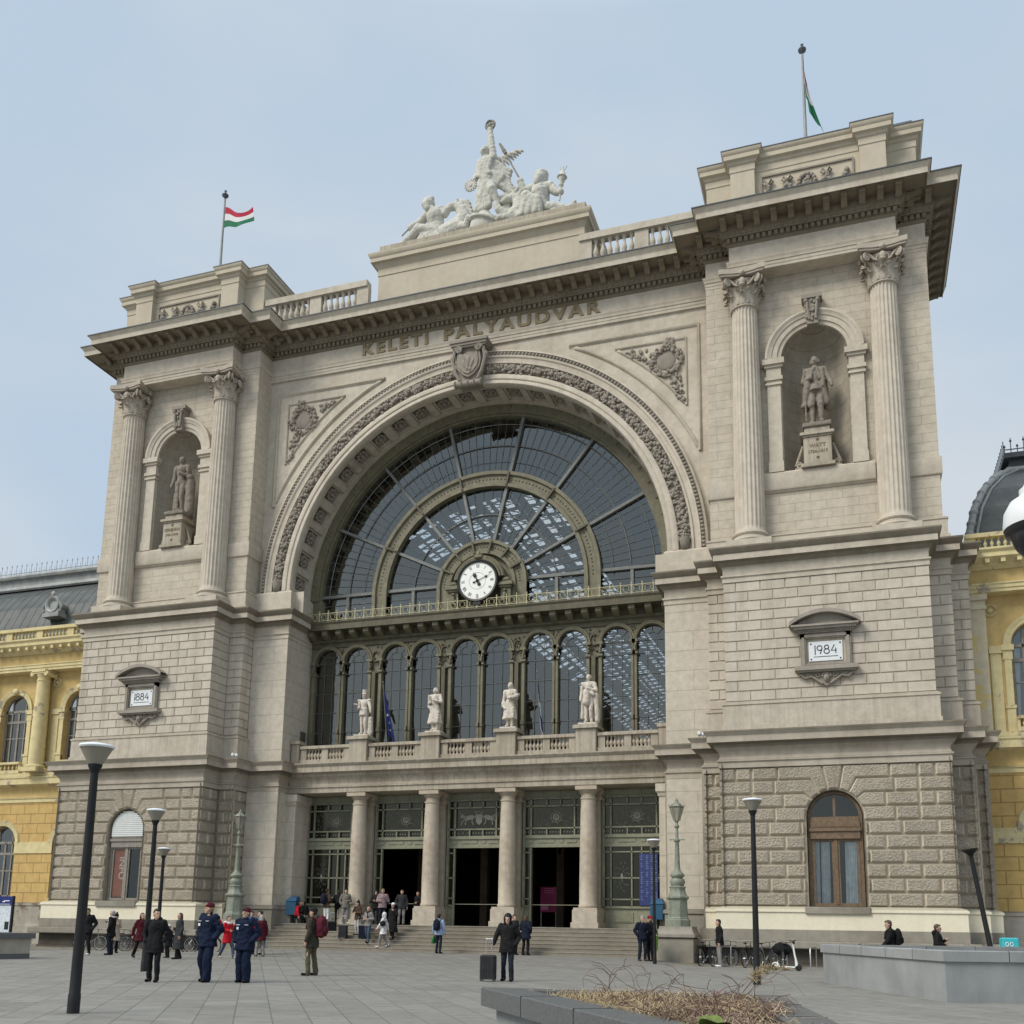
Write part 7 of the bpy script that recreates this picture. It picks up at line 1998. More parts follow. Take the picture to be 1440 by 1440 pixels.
wing(-1, 62, [-24.85-4.75*k for k in range(8)], 'yellow side wing with arched windows and a slate roof behind the left tower')
wing(1, 46, [25.65+4.75*k for k in range(5)], 'peeling yellow side wing with a domed slate roof beyond the right tower')
# ------------------------------------------------------------------ ground
def sst(a, b, x): t = min(1, max(0, (x-a)/(b-a))); return t*t*(3-2*t)
def gh(x, y): return .16*sst(-8, 0, y)*(1-sst(9.6, 11.5, abs(x)))
def axis(lo, hi, fine0, fine1, st):
    v = []; a = fine0
    while a <= fine1+1e-6: v.append(a); a += st
    return [lo, lo*.5, lo*.25]+v+[hi*.25, hi*.5, hi]
xs = axis(-700, 700, -26, 32, 1.0); ys = [-300,-150,-80,-60]+[-50+1.0*k for k in range(66)]+[60,120,300,700]
vs = [(x, y, gh(x, y) if abs(x) < 15 and -20 < y < 4 else 0.) for y in ys for x in xs]; w = len(xs)
me = bpy.data.meshes.new('plaza'); me.from_pydata(vs, [], [(j*w+i, j*w+i+1, (j+1)*w+i+1, (j+1)*w+i) for j in range(len(ys)-1) for i in range(w-1)])
me.materials.append(MATS['paving']); me.shade_smooth(); g = bpy.data.objects.new('plaza_paving', me); COL.objects.link(g); g['kind'] = 'structure'
m = MB(); m.box(-23,-10.6,-3.4,-1.6,.004,.05); m.box(10.9,23.5,-2.6,-1.2,.004,.05); o = m.build('pavement_strip', MATS['grey_stone']); o['kind'] = 'structure'
# ------------------------------------------------------------------ planters
def planter(poly, h, cop, over, label, body='concrete', copm='granite', base=.18, soil_z=None, width=.38):
    c = V((sum(p[0] for p in poly)/len(poly), sum(p[1] for p in poly)/len(poly)))
    o = tag(empty('planter', (c.x, c.y, 0)), label, 'planter')
    loc = [(p[0]-c.x, p[1]-c.y) for p in poly]
    area = sum(loc[i][0]*loc[(i+1)%len(loc)][1]-loc[(i+1)%len(loc)][0]*loc[i][1] for i in range(len(loc)))
    if area < 0: loc = loc[::-1]   # counter-clockwise travel keeps the outside on the right
    m = MB(); m.sweep(loc, [(-over,base),(-over,h-cop+.01),(-width,h-cop+.01)], closed=True); m.build('wall', MATS[body], o, smooth=0)
    m = MB(); m.sweep(loc, [(-over+.004,-.02),(-over+.004,base)], closed=True); m.build('base_band', MATS['granite'] if body != 'concrete' else MATS['concrete'], o, smooth=0)
    m = MB(); m.sweep(loc, [(-over-.02,h-cop),(0,h-cop),(0,h-.012),(-.012,h),(-width,h),(-width,h-cop-.35)], closed=True); cp = m.build('coping', MATS[copm], o, smooth=0)
    sz = soil_z or h-.18
    m = MB(); ins = MB(); ins.sweep(loc, [(-width+.01, sz)], closed=True); m.add(ins.v, [tuple(range(len(ins.v)))]); m.build('soil', MATS['soil'], o, smooth=0)
    # joints between the coping stones
    j = MB()
    for i in range(len(loc)):
        a, b = V(loc[i]), V(loc[(i+1)%len(loc)]); d = b-a; L = d.length; d.normalize(); n = V((d.y,-d.x)); k = max(1, int(L/1.35))
        for q in range(1, k):
            p = a+d*(L*q/k)
            j.box(-.006,.006,-width-.001,.003,h-cop-.001,h+.0025,Matrix(((d.x,n.x,0,p.x),(d.y,n.y,0,p.y),(0,0,1,0),(0,0,0,1))))
    j.build('coping_joint', MATS['charcoal'], cp, smooth=0)
    return o
planter([(13.74,-31.06),(17.4,-36.15),(18.3,-36.15),(17.15,-30.6)], .7, .21, .13, 'low granite edged planter full of dry brush in front of the camera', body='concrete', width=.42, soil_z=.5)
planter([(16.93,-12.67),(19.62,-19.45),(26.2,-16.4),(23.4,-9.9)], 1.05, .22, .05, 'long grey concrete planter wall in front of the right tower', copm='concrete', body='concrete', width=.5)
planter([(-10.0,-13.2),(-16,-12.2),(-17.5,-17.2),(-11.6,-18.4)], .9, .2, .1, 'pale concrete planter with a granite coping at the left edge', body='concrete_warm', width=.5)
# dry undergrowth in the front planter
m = MB(); ms = MB(); mt = MB()
def inside(x, y):
    q = [(14.55,-31.35),(17.4,-35.4),(17.85,-35.4),(16.85,-30.95)]
    return all((q[(i+1)%4][0]-q[i][0])*(y-q[i][1])-(q[(i+1)%4][1]-q[i][1])*(x-q[i][0]) > .02 for i in range(4)) or all((q[(i+1)%4][0]-q[i][0])*(y-q[i][1])-(q[(i+1)%4][1]-q[i][1])*(x-q[i][0]) < -.02 for i in range(4))
cnt = 0
r2 = random.Random(5)
while cnt < 8000:
    x, y = r2.uniform(14.5,18), r2.uniform(-35.5,-30.9)
    if not inside(x, y): continue
    cnt += 1
    a = r2.uniform(0, 6.283); L = r2.uniform(.12,.38); straw = r2.random() < (.85 if x < 15.8 else .6 if x < 16.3 else .3)
    z0 = .5; H = r2.uniform(.05,.34)*(1-.25*abs(noise.noise(V((x,y,0))))); hx = (.5+.5*noise.noise(V((x*1.3,y*1.3,3))))
    p0 = V((x,y,z0+H*hx)); p1 = p0+V((math.cos(a)*L*.5, math.sin(a)*L*.5, r2.uniform(.0,.12))); p2 = p0+V((math.cos(a)*L, math.sin(a)*L, r2.uniform(-.12,.08)))
    (ms if straw else (mt if r2.random() < .3 else m)).tube([p0,p1,p2], [.0036,.0032,.0016], 3, cap=False)
for k in range(60):
    x, y = r2.uniform(15.2,18), r2.uniform(-35.,-31.)
    if not inside(x, y): continue
    a = r2.uniform(0,6.283); L = r2.uniform(.35,.85); h = r2.uniform(.12,.45); p0 = V((x,y,.55))
    pts = [p0+V((math.cos(a)*L*t+.05*math.sin(t*9+k), math.sin(a)*L*t+.05*math.cos(t*7+k), h*math.sin(PI*min(1,t*.85))+.03*math.sin(t*12+k))) for t in [q/8 for q in range(9)]]
    m.tube(pts, [.0042-.00035*q for q in range(9)], 4, cap=False)
    for q in (3,5,6):
        if r2.random() < .5:
            b = a+r2.uniform(-1.4,1.4); m.tube([pts[q], pts[q]+V((math.cos(b)*.1,math.sin(b)*.1,.08)), pts[q]+V((math.cos(b)*.2,math.sin(b)*.2,.1))], .003, 3, cap=False)
for mm, nm, mat in ((m,'dry_bramble','twig'),(ms,'dry_grass','straw'),(mt,'dry_stems','twig_pale')):
    o = mm.build(nm, MATS[mat], None, smooth=0, fix=False); o['kind'] = 'stuff'; o['label'] = 'tangle of dry brown brush in the front planter'
# a feathery seed head and a broad green leaf stand out of the brush
o = tag(empty('reed_plume', (16.65,-30.9,.55)), 'pale feathery seed plume leaning out of the planter brush', 'plant'); m = MB()
m.tube([(0,0,0),(.12,.05,.2),(.25,.1,.36),(.36,.12,.42)], .006, 5); m.build('stalk', MATS['twig'], o)
m = MB()
for k in range(260): t = r2.random(); p = V((.18+.42*t,.1,.34+.12*math.sin(t*2.2))); m.tube([p, p+V((r2.uniform(-.04,.08),r2.uniform(-.05,.05),r2.uniform(-.06,.09)*(1.2-t)))], .0035, 3, cap=False)
m.build('plume', MATS['straw'], o, smooth=0)
def leaf_mesh(m, base, d, L, W, up):
    base, d, up = V(base), V(d).normalized(), V(up).normalized(); sd = d.cross(up).normalized(); vs = []; fs = []; K = 8
    for k in range(K+1):
        t = k/K; w = W*math.sin(PI*min(1,t*.9+.06))**.8; c = base+d*L*t+up*(.25*L*t*t*-1+.12*L*math.sin(t*3)); c2 = c+up*-.18*w
        vs += [tuple(c+sd*w+up*.12*w), tuple(c2), tuple(c-sd*w+up*.12*w)]
    for k in range(K): fs += [(k*3,k*3+1,k*3+4,k*3+3),(k*3+1,k*3+2,k*3+5,k*3+4)]
    m.add(vs, fs)
o = tag(empty('broad_leaf_plant', (16.92,-34.55,.52)), 'bright green broad leaved plant among the dry brush', 'plant'); m = MB()
for d, L, W, up in (((-.5,-.5,.5),.34,.11,(.3,.3,1)),((.2,-.6,.6),.36,.12,(0,.6,1)),((.7,-.2,.35),.32,.1,(-.3,0,1)),((-.1,.4,.6),.3,.1,(0,-.5,1)),((-.7,.2,.3),.28,.08,(.2,0,1))): leaf_mesh(m, (0,0,.05), d, L, W, up)
m.build('leaves', MATS['leaf_green'], o, smooth=60, fix=False)
# ------------------------------------------------------------------ lamps, bins, boards
plaza_lamp((6.58,-29.67,0), 4.2, 'tall black plaza lamp with a conical glass head, nearest on the left', r=.083)
plaza_lamp((-1.08,-18.44,0), 4.6, 'black plaza lamp behind the man in black, middle of the three on the left')
plaza_lamp((-9.6,-7.0,0), 4.45, 'smallest black plaza lamp of the three before the left tower')
plaza_lamp((15.4,-14.92,0), 4.92, 'black plaza lamp in front of the right tower beside the big planter')
plaza_lamp((10.45,-3.2,0.03), 4.85, 'thin black plaza lamp in front of the right hand door bay', r=.065)
o = tag(empty('lamp_post', (22.0,-7,0)), 'black lamp post tilted sideways beyond the concrete planter', 'lamp post'); o.rotation_euler = (0,-.135,0)
m = MB(); m.lathe([(.1,0),(.1,.3),(.085,.35),(.07,3.9)], 16); m.build('pole', MATS['brown_wood'] if False else MATS['charcoal'], o)
m = MB(); m.lathe([(.07,3.88),(.1,3.95),(.25,4.08),(.25,4.12),(.0,4.12)], 18); m.build('cap', MATS['charcoal'], o)
plinth_for(10.8,.15,'stone plinth carrying the right candelabra lamp'); plinth_for(-10.8,.15,'stone plinth carrying the left candelabra lamp')
candelabra(10.8,.15,'old green cast iron candelabra lamp on the plinth right of the steps')
candelabra(-10.8,.15,'old green cast iron candelabra lamp on the plinth left of the steps')
bin_((10.02,-1.35,.1), 'green_bin', 'bright green litter bin beside the right lamp plinth', rz=.3)
def blue_bin(loc, label):
    o = tag(empty('litter_bin', loc), label, 'litter bin'); m = MB(); m.cbox(-.3,.3,-.22,.22,.42,1.1,.03); m.build('box', MATS['blue_bin'], o)
    m = MB(); m.add([(-.32,-.24,1.1),(.32,-.24,1.1),(.32,.24,1.1),(-.32,.24,1.1),(-.2,-.05,1.3),(.2,-.05,1.3),(.2,.24,1.36),(-.2,.24,1.36)],[(0,1,5,4),(1,2,6,5),(2,3,7,6),(3,0,4,7),(4,5,6,7)]); m.build('lid', MATS['blue_bin'], o, smooth=0)
    m = MB(); m.tube([(0,.1,0),(0,.1,.5)], .05, 8); m.lathe([(.0,0),(.2,0),(.18,.03),(.0,.04)],12,Matrix.Translation((0,.1,0))); m.build('post', MATS['charcoal'], o)
blue_bin((-9.25,2.95,1.375), 'blue litter bin on the landing left of the doors'); blue_bin((9.45,2.75,1.375), 'blue litter bin on the landing at the right hand doors')
o = tag(empty('map_board', (-18.9,-6.0,0)), 'blue topped map board on posts behind the left planter', 'sign'); o.rotation_euler.z = -.1
m = MB()
for x in (-.62,.62): m.box(x-.05,x+.05,-.05,.05,0,2.4)
m.build('post', MATS['charcoal'], o); m = MB(); m.box(-.57,.57,-.04,.03,.75,1.98); m.build('map_panel', MATS['poster'], o, smooth=0)
m = MB(); m.box(-.62,.62,-.06,.05,1.98,2.38); hp = m.build('header', MATS['sign_blue'], o, smooth=0); m = MB(); m.box(-.5,.5,-.07,-.055,2.02,2.04); m.box(.1,.45,-.07,-.055,2.16,2.2); m.box(.0,.16,-.07,-.055,2.12,2.16); m.build('header_mark', MATS['plate_white'], hp, smooth=0)
m = MB(); m.box(.25,.5,-.05,-.04,.9,1.25); m.build('notice', MATS['clock_black'], o, smooth=0)
o = tag(empty('notice_stand', (3.2,6.6,1.37)), 'magenta notice stand inside the open door right of centre', 'sign'); m = MB(); m.box(-.42,.42,-.02,.02,.75,2.0); m.build('panel', MATS['magenta'], o, smooth=0)
m = MB(); m.box(-.4,.0,-.03,-.021,.85,1.1); m.build('paper', MATS['mauve_paper'] if 'mauve_paper' in MATS else plain('mauve_paper',(.3,.12,.2),.6), o, smooth=0); m = MB(); m.box(-.4,-.36,-.02,.02,0,.75); m.box(.36,.4,-.02,.02,0,.75); m.box(-.45,.45,-.2,.2,0,.03); m.build('leg', MATS['steel_bar'], o, smooth=0)
m = MB()
for k in range(3): m.box(-.22,.28,-.03,-.021,1.9-.1*k,1.92-.1*k)
m.build('printed_lines', plain('pink_print',(.5,.15,.3),.6), o, smooth=0)
o = tag(empty('timetable_board', (8.72,4.42,0)), 'blue timetable board behind the glass of the right hand bay', 'sign'); m = MB(); m.box(-.42,.44,-.02,.02,2.45,4.85); m.build('panel', plain('board_blue',(.03,.045,.16),.5), o, smooth=0)
m = MB()
for k in range(26):
    z = 2.6+.085*k
    for xx in (-.36,-.1,.12,.3): 
        if r2.random() < .8: m.box(xx,xx+r2.uniform(.05,.12),-.03,-.021,z,z+.03)
m.build('printed_lines', plain('board_print',(.2,.24,.36),.6), o, smooth=0)
# dome camera hanging close to the photographer
o = tag(empty('dome_camera', (18.56,-39.5,2.56)), 'white dome security camera hanging at the right edge close up', 'security camera'); k = .092
m = MB(); m.lathe([(k*1.02,-.0),(k*1.03,.012),(k*.98,.05),(k*.8,.08),(k*.55,.095),(k*.5,.1),(k*.5,.118),(.0,.12)], 40); m.build('housing', MATS['white_plastic'], o, smooth=40)
m = MB(); m.lathe([(k*1.02,.0),(k*.98,-.012),(k*.86,-.016),(k*.82,-.02)], 40); m.build('trim_ring', MATS['black_plastic'], o, smooth=40)
m = MB(); m.lathe([(k*.82,-.014)]+[(k*.82*math.cos(a*PI/20),-.014-k*.86*math.sin(a*PI/20)) for a in range(1,11)], 36); m.build('dome', MATS['black_plastic'], o, smooth=60)
m = MB(); m.tube([(0,0,.1),(.02,0,.135),(.1,0,.165),(.5,0,.2)], [.046,.045,.035,.03], 12); m.box(.48,.62,-.08,.08,.1,.36); m.build('arm', MATS['white_plastic'], o, smooth=50)
m = MB(); m.tube([(.68,0,-2.56),(.68,0,1.2)], .06, 16); m.build('mast', MATS['charcoal'], o, smooth=50)
# ------------------------------------------------------------------ bicycles
bk = [((-16.0,-3.6,.0),.15,'dark bicycle with a pale front wheel, leftmost along the left plinth','grey'),((-14.6,-3.4,0),-.3,'black bicycle behind the young man in black','black'),((-13.4,-3.5,0),.4,'red framed bicycle behind the couple','burgundy'),((-11.9,-3.7,0),1.2,'black bicycle left of the maroon coat','black'),((-11.0,-3.9,0),1.0,'silver wheeled bicycle behind the maroon coat','charcoal'),((-9.6,-3.9,.03),.2,'dark bicycle behind the woman in the long grey coat','charcoal')]
br = [((12.3,-2.1,0),1.25,'black bicycle next to the right lamp plinth','black'),((12.95,-2.3,0),1.0,'dark bicycle behind the man in white shoes','charcoal'),((13.95,-2.4,0),1.35,'dark bicycle right of the man in white shoes','black'),((14.6,-2.6,0),1.1,'bicycle behind the lamp pole with a grey frame','grey'),((15.25,-2.9,0),1.5,'black bicycle with a covered basket beside the white scooter','black'),((17.6,-4.4,0),.2,'dark bicycle behind the left end of the concrete planter','black'),((18.6,-4.2,0),-.1,'dark bicycle behind the planter and the man with a backpack','charcoal'),((20.9,-5.0,0),.1,'bicycle with a high saddle behind the planter','black'),((22.6,-4.2,0),.15,'delivery bicycle behind the planter at the right edge','charcoal')]
b0 = None
for loc, rz, lb, c in bk+br: bicycle(loc, rz, lb, c, lean=rng.choice((.08,-.08)))
o = tag(empty('delivery_box', (22.75,-4.25,.86), .1), 'turquoise delivery box on the bicycle at the right edge', 'box'); m = MB(); m.cbox(-.26,.26,-.24,.24,0,.42,.03); m.build('box', MATS['cyan_box'], o)
m = MB(); m.box(-.22,.22,-.252,-.24,.06,.11)
for x in (-.12,.02): m.tube([(x+.05*math.cos(k*PI/5),-.25,.2+.06*math.sin(k*PI/5)) for k in range(10)],.014,4,closed=True)
m.build('logo', MATS['plate_white'], o)
m = MB(); m.ball((15.2,-3.0,.72),(.36,.26,.24),12,8); o = remesh(m, .03, 'basket_cover', CLOTH['black'], None, 2, .04, 6); tag(o, 'black plastic cover over a bicycle basket by the scooter', 'cover')
scooter((15.5,-4.6,0), -.35)
rack((16.3,-2.6,0), 1.3, 'steel bicycle rack hoop left of the concrete planter'); rack((13.3,-2.0,0), 1.4, 'steel bicycle rack hoop behind the right hand bicycles')
# ------------------------------------------------------------------ people
Hd = R
person((-11.45,-9.0), Hd(15), 'young man in black with white shoes behind the tall left lamp', 1.86, ('pocket','pocket'), top=('jacket','black'), legs='black', shoes='white', hair=('short','hair_brown'), nod=.5, vox=.02)
person((-10.85,-8.3), Hd(-75), 'man in a black jacket and white scarf in front of the left tower', 1.78, ('pocket','phone'), top=('jacket','black'), legs='darkjeans', hair=('short','hair_grey'), hem=.72, extras=(scarf('white'),), vox=.02)
person((-12.35,-6.3), Hd(60), 'woman in a beige coat and dark pompom hat looking at her phone', 1.68, ('phone','phone'), top=('coat','beige'), legs='black', hair=('bob','hair_dark'), hat=('pompom','black'), hem=.55, female=True, nod=.6, vox=.02)
w4 = person((-7.55,-10.6), Hd(70), 'red haired woman striding in a maroon coat beside the second lamp', 1.68, ('swing_f','swing_b'), stride=.5, top=('coat','maroon'), legs='black', hair=('long','hair_brown'), hem=.68, female=True, vox=.018)
m5 = person((2.34,-22.43), Hd(18), 'dark haired man all in black walking towards the camera', 1.68, ('pocket','pocket'), stride=.16, top=('jacket','black'), legs='black', hair=('short','hair_dark'), turn=.75, hem=.70, extras=(hood_down('black'),), vox=.014)
shoulder_bag(m5, 'black', 'small black crossbody bag worn by the man in black', 1, .12, .16, .13)
person((-7.3,-9.3), Hd(-30), 'child in a dark puffer jacket and white hat between two women', 1.26, ('pocket','bent'), top=('puffer','black'), legs='black', hair=('short','hair_dark'), hat=('beanie','white'), hem=.6, vox=.018)
person((-6.15,-10.2), Hd(-35), 'woman with long brown hair in a long charcoal coat', 1.70, ('down','bent'), stride=.22, top=('coat','charcoal'), legs='black', hair=('long','hair_brown'), hem=.38, female=True, vox=.018)
person((3.3,-21.75), Hd(-8), 'police officer in navy uniform and maroon beanie looking left', 1.84, ('pocket','pocket'), stride=.24, top=('puffer','police'), legs='police', hair=('short','hair_fair'), hat=('beanie','maroon'), turn=-.9, build=1.08, hem=.78, extras=(badge,), legs_wide=1.6, vox=.014, spread=.13)
person((4.16,-21.5), Hd(5), 'police officer in navy uniform and maroon beanie facing forward', 1.74, ('pocket','pocket'), stride=.1, top=('puffer','police'), legs='police', hair=('short','hair_dark'), hat=('beanie','maroon'), turn=-.35, build=1.04, hem=.76, extras=(badge,), legs_wide=1.6, vox=.014, spread=.05)
p10 = person((-5.25,-8.4), Hd(75), 'woman in a red coat with a white fur collar walking right', 1.62, ('swing_f','bent'), stride=.6, top=('coat','red'), legs='jeans', shoes='beige', hair=('bun','hair_dark'), hem=.62, female=True, extras=(fur('white'),), vox=.018)
person((-6.5,-4.9), Hd(30), 'person in a blue jacket behind the second police officer', 1.8, ('bent','down'), top=('jacket','blue'), legs='black', hair=('short','hair_dark'), z=gh(-6.5,-4.9), vox=.02)
person((-5.9,-4.9), Hd(-60), 'person in a brown jacket leaning forward by the steps', 1.82, ('reach','bent'), top=('jacket','brown'), legs='black', hair=('short','hair_dark'), lean=.25, z=gh(-5.9,-4.9), vox=.02)
p13 = person((-5.25,-6.1), Hd(-130), 'grey haired woman in a burgundy coat carrying a white bag', 1.68, ('bent','down'), stride=.16, top=('puffer','maroon'), legs='grey', hair=('bob','hair_grey'), hem=.68, female=True, z=gh(-5.25,-6.1), vox=.018)
shoulder_bag(p13, 'palegrey', 'pale carrier bag held by the woman in burgundy', -1, w=.3, h=.34, name='carrier_bag', hand=True)
p14 = person((3.8,-17.7), Hd(-88), 'young man in an olive parka with a burgundy backpack looking left', 1.82, ('down','pocket'), top=('jacket','olive'), legs='khaki', hair=('short','hair_dark'), hat=('beanie','black'), hem=.72, stride=.1, extras=(hood_down('olive'),), vox=.014)
backpack(p14, 'burgundy', 'burgundy backpack on the young man in the olive parka', .32, .55, .24)
# on the steps and the landing
Z = 1.375
def sz(y): return .16+(1+max(-1, min(6, math.floor((y-.62)/.32))))*.1729
person((-8.9,2.75), Hd(100), 'person in a red coat crouching on the landing by the blue bin', 1.6, ('bent','reach'), top=('coat','red'), legs='black', hair=('bob','hair_dark'), sit=True, lean=.3, z=Z-.12, vox=.02)
person((-8.45,2.9), Hd(-100), 'person in black crouching beside the red coat', 1.65, ('bent','bent'), top=('jacket','black'), legs='grey', hair=('short','hair_dark'), sit=True, lean=.3, z=Z-.12, vox=.02)
q = person((-7.1,2.55), Hd(160), 'man with a navy backpack and white trousers seen from behind', 1.7, ('bent','bent'), top=('jacket','brown'), legs='white', hair=('short','hair_dark'), z=Z, vox=.02)
backpack(q, 'navy', 'navy backpack on the man in white trousers', .34, .52, .2)
q = person((-6.72,3.05), Hd(-150), 'person in dark clothes with a big black backpack by the first column', 1.68, ('bent','bent'), top=('jacket','black'), legs='darkjeans', hair=('short','hair_dark'), z=Z, vox=.02)
backpack(q, 'black', 'big black backpack by the first column', .36, .56, .24)
person((-6.2,2.85), Hd(30), 'person in a camouflage jacket in front of the first column', 1.72, ('bent','pocket'), top=('jacket','camo'), legs='grey', shoes='white', hair=('short','hair_dark'), z=Z, vox=.02)
person((-4.85,1.6), Hd(-30), 'woman in a brown jacket and black beanie on the upper steps', 1.62, ('bent','face'), top=('jacket','brown'), legs='palegrey', hair=('long','hair_dark'), hat=('pompom','black'), z=sz(1.6), female=True, vox=.02)
person((-4.75,3.3), Hd(10), 'person in a black hood standing behind the travellers', 1.66, ('fold','fold'), top=('jacket','black'), legs='black', hair=('short','hair_dark'), hat=('hood','black'), z=Z, vox=.02)
q = person((-4.15,2.8), Hd(15), 'ginger haired person in a mauve padded jacket on the landing', 1.74, ('strap','bent'), top=('puffer','mauve'), legs='darkjeans', hair=('short','hair_fair'), z=Z, vox=.018)
shoulder_bag(q, 'black', 'black bag slung from the mauve jacket', 1, .05, .2, .16)
person((-4.05,1.15), Hd(-10), 'bald man in a grey jacket and blue jeans coming down the steps', 1.7, ('bent','bent'), stride=.3, top=('jacket','grey'), legs='jeans', hair=('none','hair_grey'), z=sz(1.15), vox=.018, extras=(scarf('black'),))
q = person((-3.05,.75), Hd(-80), 'woman in a white hooded coat stepping off the stairs to the left', 1.6, ('swing_f','swing_b'), stride=.4, top=('coat','white'), legs='grey', shoes='white', hair=('bob','hair_grey'), hat=('hood','white'), hem=.66, female=True, z=sz(.75), vox=.018)
shoulder_bag(q, 'black', 'black handbag of the woman in the white coat', 1, .15, .3, .26)
person((-2.95,1.5), Hd(-15), 'woman in a long black coat and white hat descending the steps', 1.72, ('strap','down'), stride=.22, top=('coat','black'), legs='black', hair=('bob','hair_dark'), hat=('beanie','white'), hem=.36, female=True, z=sz(1.5), vox=.018)
person((-3.35,3.3), Hd(25), 'man in a dark jacket and grey trousers in the open doorway', 1.72, ('down','pocket'), top=('jacket','charcoal'), legs='grey', hair=('short','hair_dark'), z=Z, vox=.02)
person((-2.75,3.9), Hd(-20), 'person in dark clothes just inside the left open door', 1.66, ('bent','pocket'), top=('jacket','black'), legs='charcoal', hair=('short','hair_dark'), z=Z, vox=.02)
suitcase((-5.45,1.3,sz(1.3)), .2, 'charcoal', 'dark suitcase on the steps left of the woman in the beanie', group=None)
suitcase((-4.45,1.45,sz(1.45)), -.1, 'navy', 'navy suitcase on the steps right of the woman in the beanie')
suitcase((-6.55,2.2,sz(2.2)), .4, 'black', 'low black suitcase at the top of the steps by the first column', h=.42)
q = person((.25,-.45), Hd(176), 'person in a pale blue jacket climbing towards the doors', 1.73, ('down','down'), stride=.12, top=('jacket','paleblue'), legs='darkjeans', hair=('short','hair_dark'), z=.16, vox=.018)
backpack(q, 'navy', 'navy patterned backpack on the pale blue jacket', .32, .5, .2)
shoulder_bag(q, 'green', 'green shopping bag carried towards the doors', 1, w=.32, h=.3, name='shopping_bag', hand=True)
q = person((9.28,-17.2), Hd(6), 'man in a dark hooded jacket pulling a suitcase', 1.72, ('pocket','reach'), stride=.14, top=('jacket','black'), legs='darkjeans', hair=('short','hair_dark'), hat=('hood','black'), hem=.74, nod=.3, build=1.1, vox=.014)
suitcase((8.86,-17.5,0), .1, 'charcoal', 'upright charcoal suitcase on wheels held by the hooded man', .40, .26, .62, .40)
person((4.15,.05), Hd(170), 'red haired woman in a navy coat talking at the foot of the steps', 1.72, ('bent','pocket'), top=('coat','navy'), legs='black', hair=('bob','hair_brown'), hem=.72, female=True, build=1.1, z=.16, vox=.018)
person((3.6,.1), Hd(60), 'man in a dark jacket facing the red haired woman', 1.74, ('bent','pocket'), top=('jacket','charcoal'), legs='black', hair=('short','hair_dark'), z=.16, vox=.018)
person((9.75,-2.1), Hd(35), 'grey haired man in a navy jacket holding a phone to his face', 1.78, ('face','pocket'), top=('jacket','navy'), legs='darkjeans', shoes='brown', hair=('short','hair_grey'), z=.12, vox=.018, nod=.2)
person((10.0,-1.75), Hd(-40), 'person in a red cap hidden behind the man on the phone', 1.8, ('bent','pocket'), top=('jacket','black'), legs='black', hair=('short','hair_dark'), hat=('cap','red'), z=.1, vox=.02)
person((12.9,-2.9), Hd(-70), 'man in a black jacket and white trainers leaning by the bicycles', 1.78, ('down','pocket'), top=('jacket','black'), legs='grey', shoes='white', hair=('short','hair_dark'), hem=.8, lean=.06, vox=.018)
q = person((18.83,-10.0), Hd(-85), 'man in black with a backpack walking left behind the planter', 1.76, ('swing_f','swing_b'), stride=.4, top=('jacket','black'), legs='black', hair=('short','hair_brown'), nod=.3, build=1.15, vox=.018)
backpack(q, 'black', 'black backpack of the man behind the planter', .3, .48, .2)
person((20.12,-10.4), Hd(88), 'man in a black jacket holding a phone behind the planter', 1.65, ('phone','bent'), top=('jacket','black'), legs='black', hair=('short','hair_brown'), vox=.018, extras=(hood_down('black'),))
# ------------------------------------------------------------------ camera, sky, sun
cam = bpy.data.cameras.new('camera'); co = bpy.data.objects.new('camera', cam); COL.objects.link(co)
yaw, pit, roll = -.329770107, .177036910, .0157433143
yaw = yaw
fw = V((math.sin(yaw)*math.cos(pit), math.cos(yaw)*math.cos(pit), math.sin(pit))); r_ = V((math.cos(yaw), -math.sin(yaw), 0)); u_ = r_.cross(fw)
r2_ = r_*math.cos(roll)+u_*math.sin(roll); u2_ = -r_*math.sin(roll)+u_*math.cos(roll)
co.matrix_world = Matrix(((r2_.x,u2_.x,-fw.x,18.03),(r2_.y,u2_.y,-fw.y,-42.554),(r2_.z,u2_.z,-fw.z,1.42),(0,0,0,1)))
cam.sensor_width = 36; cam.lens = 1418.33843/1440*36; cam.shift_x = (720-722.06)/1440; cam.shift_y = (1048.09-720)/1440
cam.clip_end = 3000; cam.clip_start = .1
S.camera = co
sun = bpy.data.lights.new('sun', 'SUN'); so = bpy.data.objects.new('sun', sun); COL.objects.link(so)
EL, AZI = R(44), R(218)      # sun veiled by cloud, high and in front of the station
sun.energy = 2.7; sun.angle = R(24); sun.color = (1., .945, .85)
d = V((math.sin(AZI)*math.cos(EL), math.cos(AZI)*math.cos(EL), math.sin(EL)))
so.rotation_euler = d.to_track_quat('Z', 'Y').to_euler()
W = bpy.data.worlds.new('World'); S.world = W; W.use_nodes = True; nt = W.node_tree; nt.nodes.clear()
N = nt.nodes.new; Lk = nt.links.new
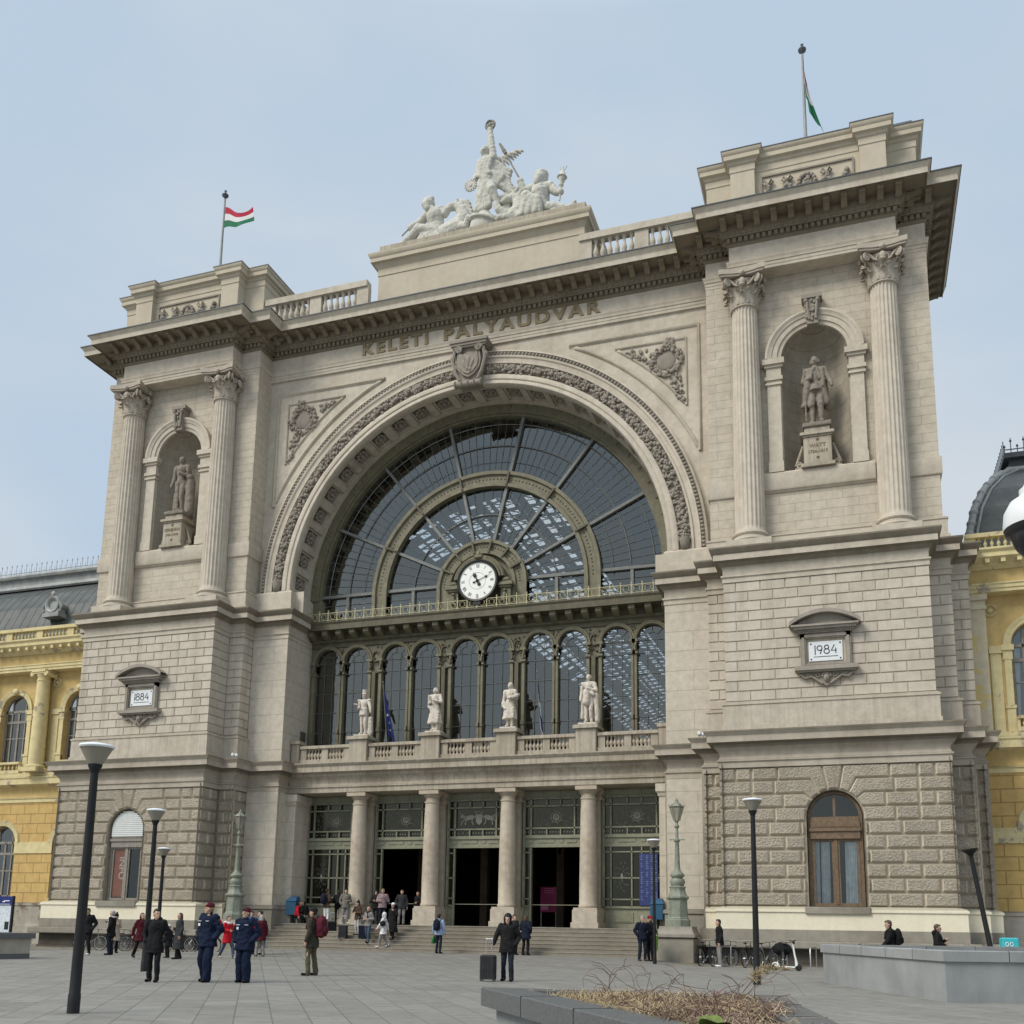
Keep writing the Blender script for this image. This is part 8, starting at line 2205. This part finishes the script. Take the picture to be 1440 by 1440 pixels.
out = N('ShaderNodeOutputWorld'); bg = N('ShaderNodeBackground'); Lk(bg.outputs[0], out.inputs[0])
sky = N('ShaderNodeTexSky'); sky.sky_type = 'NISHITA'; sky.sun_disc = False; sky.sun_elevation = EL; sky.sun_rotation = AZI; sky.air_density = 1.; sky.dust_density = 3.
bg.inputs['Strength'].default_value = .1
tc = N('ShaderNodeTexCoord'); sep = N('ShaderNodeSeparateXYZ'); Lk(tc.outputs['Generated'], sep.inputs[0])
mp = N('ShaderNodeMapping'); Lk(tc.outputs['Generated'], mp.inputs[0]); mp.inputs['Scale'].default_value = (1,1,2.2); mp.inputs['Location'].default_value = (3.1,.4,1.7)
nz = N('ShaderNodeTexNoise'); Lk(mp.outputs[0], nz.inputs['Vector']); nz.inputs['Scale'].default_value = 1.7; nz.inputs['Detail'].default_value = 5; nz.inputs['Roughness'].default_value = .5
cr = N('ShaderNodeValToRGB'); Lk(nz.outputs['Fac'], cr.inputs[0])
cr.color_ramp.elements[0].position = .40; cr.color_ramp.elements[0].color = (5.15,6.35,7.7,1); cr.color_ramp.elements[1].position = .62; cr.color_ramp.elements[1].color = (6.55,7.15,7.7,1)
# the cloud sheet is brighter towards the zenith
zr = N('ShaderNodeMapRange'); Lk(sep.outputs[2], zr.inputs[0]); zr.inputs[1].default_value = .72; zr.inputs[2].default_value = 1.; zr.inputs[3].default_value = 1.; zr.inputs[4].default_value = 2.6
ml = N('ShaderNodeVectorMath'); ml.operation = 'SCALE'; Lk(cr.outputs[0], ml.inputs[0]); Lk(zr.outputs[0], ml.inputs['Scale'])
mx = N('ShaderNodeMix'); mx.data_type = 'RGBA'; mx.inputs[0].default_value = .94; Lk(sky.outputs[0], mx.inputs[6]); Lk(ml.outputs[0], mx.inputs[7]); Lk(mx.outputs[2], bg.inputs['Color'])
S.view_settings.view_transform = 'Standard'; S.view_settings.look = 'None'; S.view_settings.exposure = 0; S.view_settings.gamma = 1
S.render.engine = 'CYCLES'; S.cycles.max_bounces = 6; S.cycles.diffuse_bounces = 3; S.cycles.transparent_max_bounces = 12; S.cycles.use_denoising = True
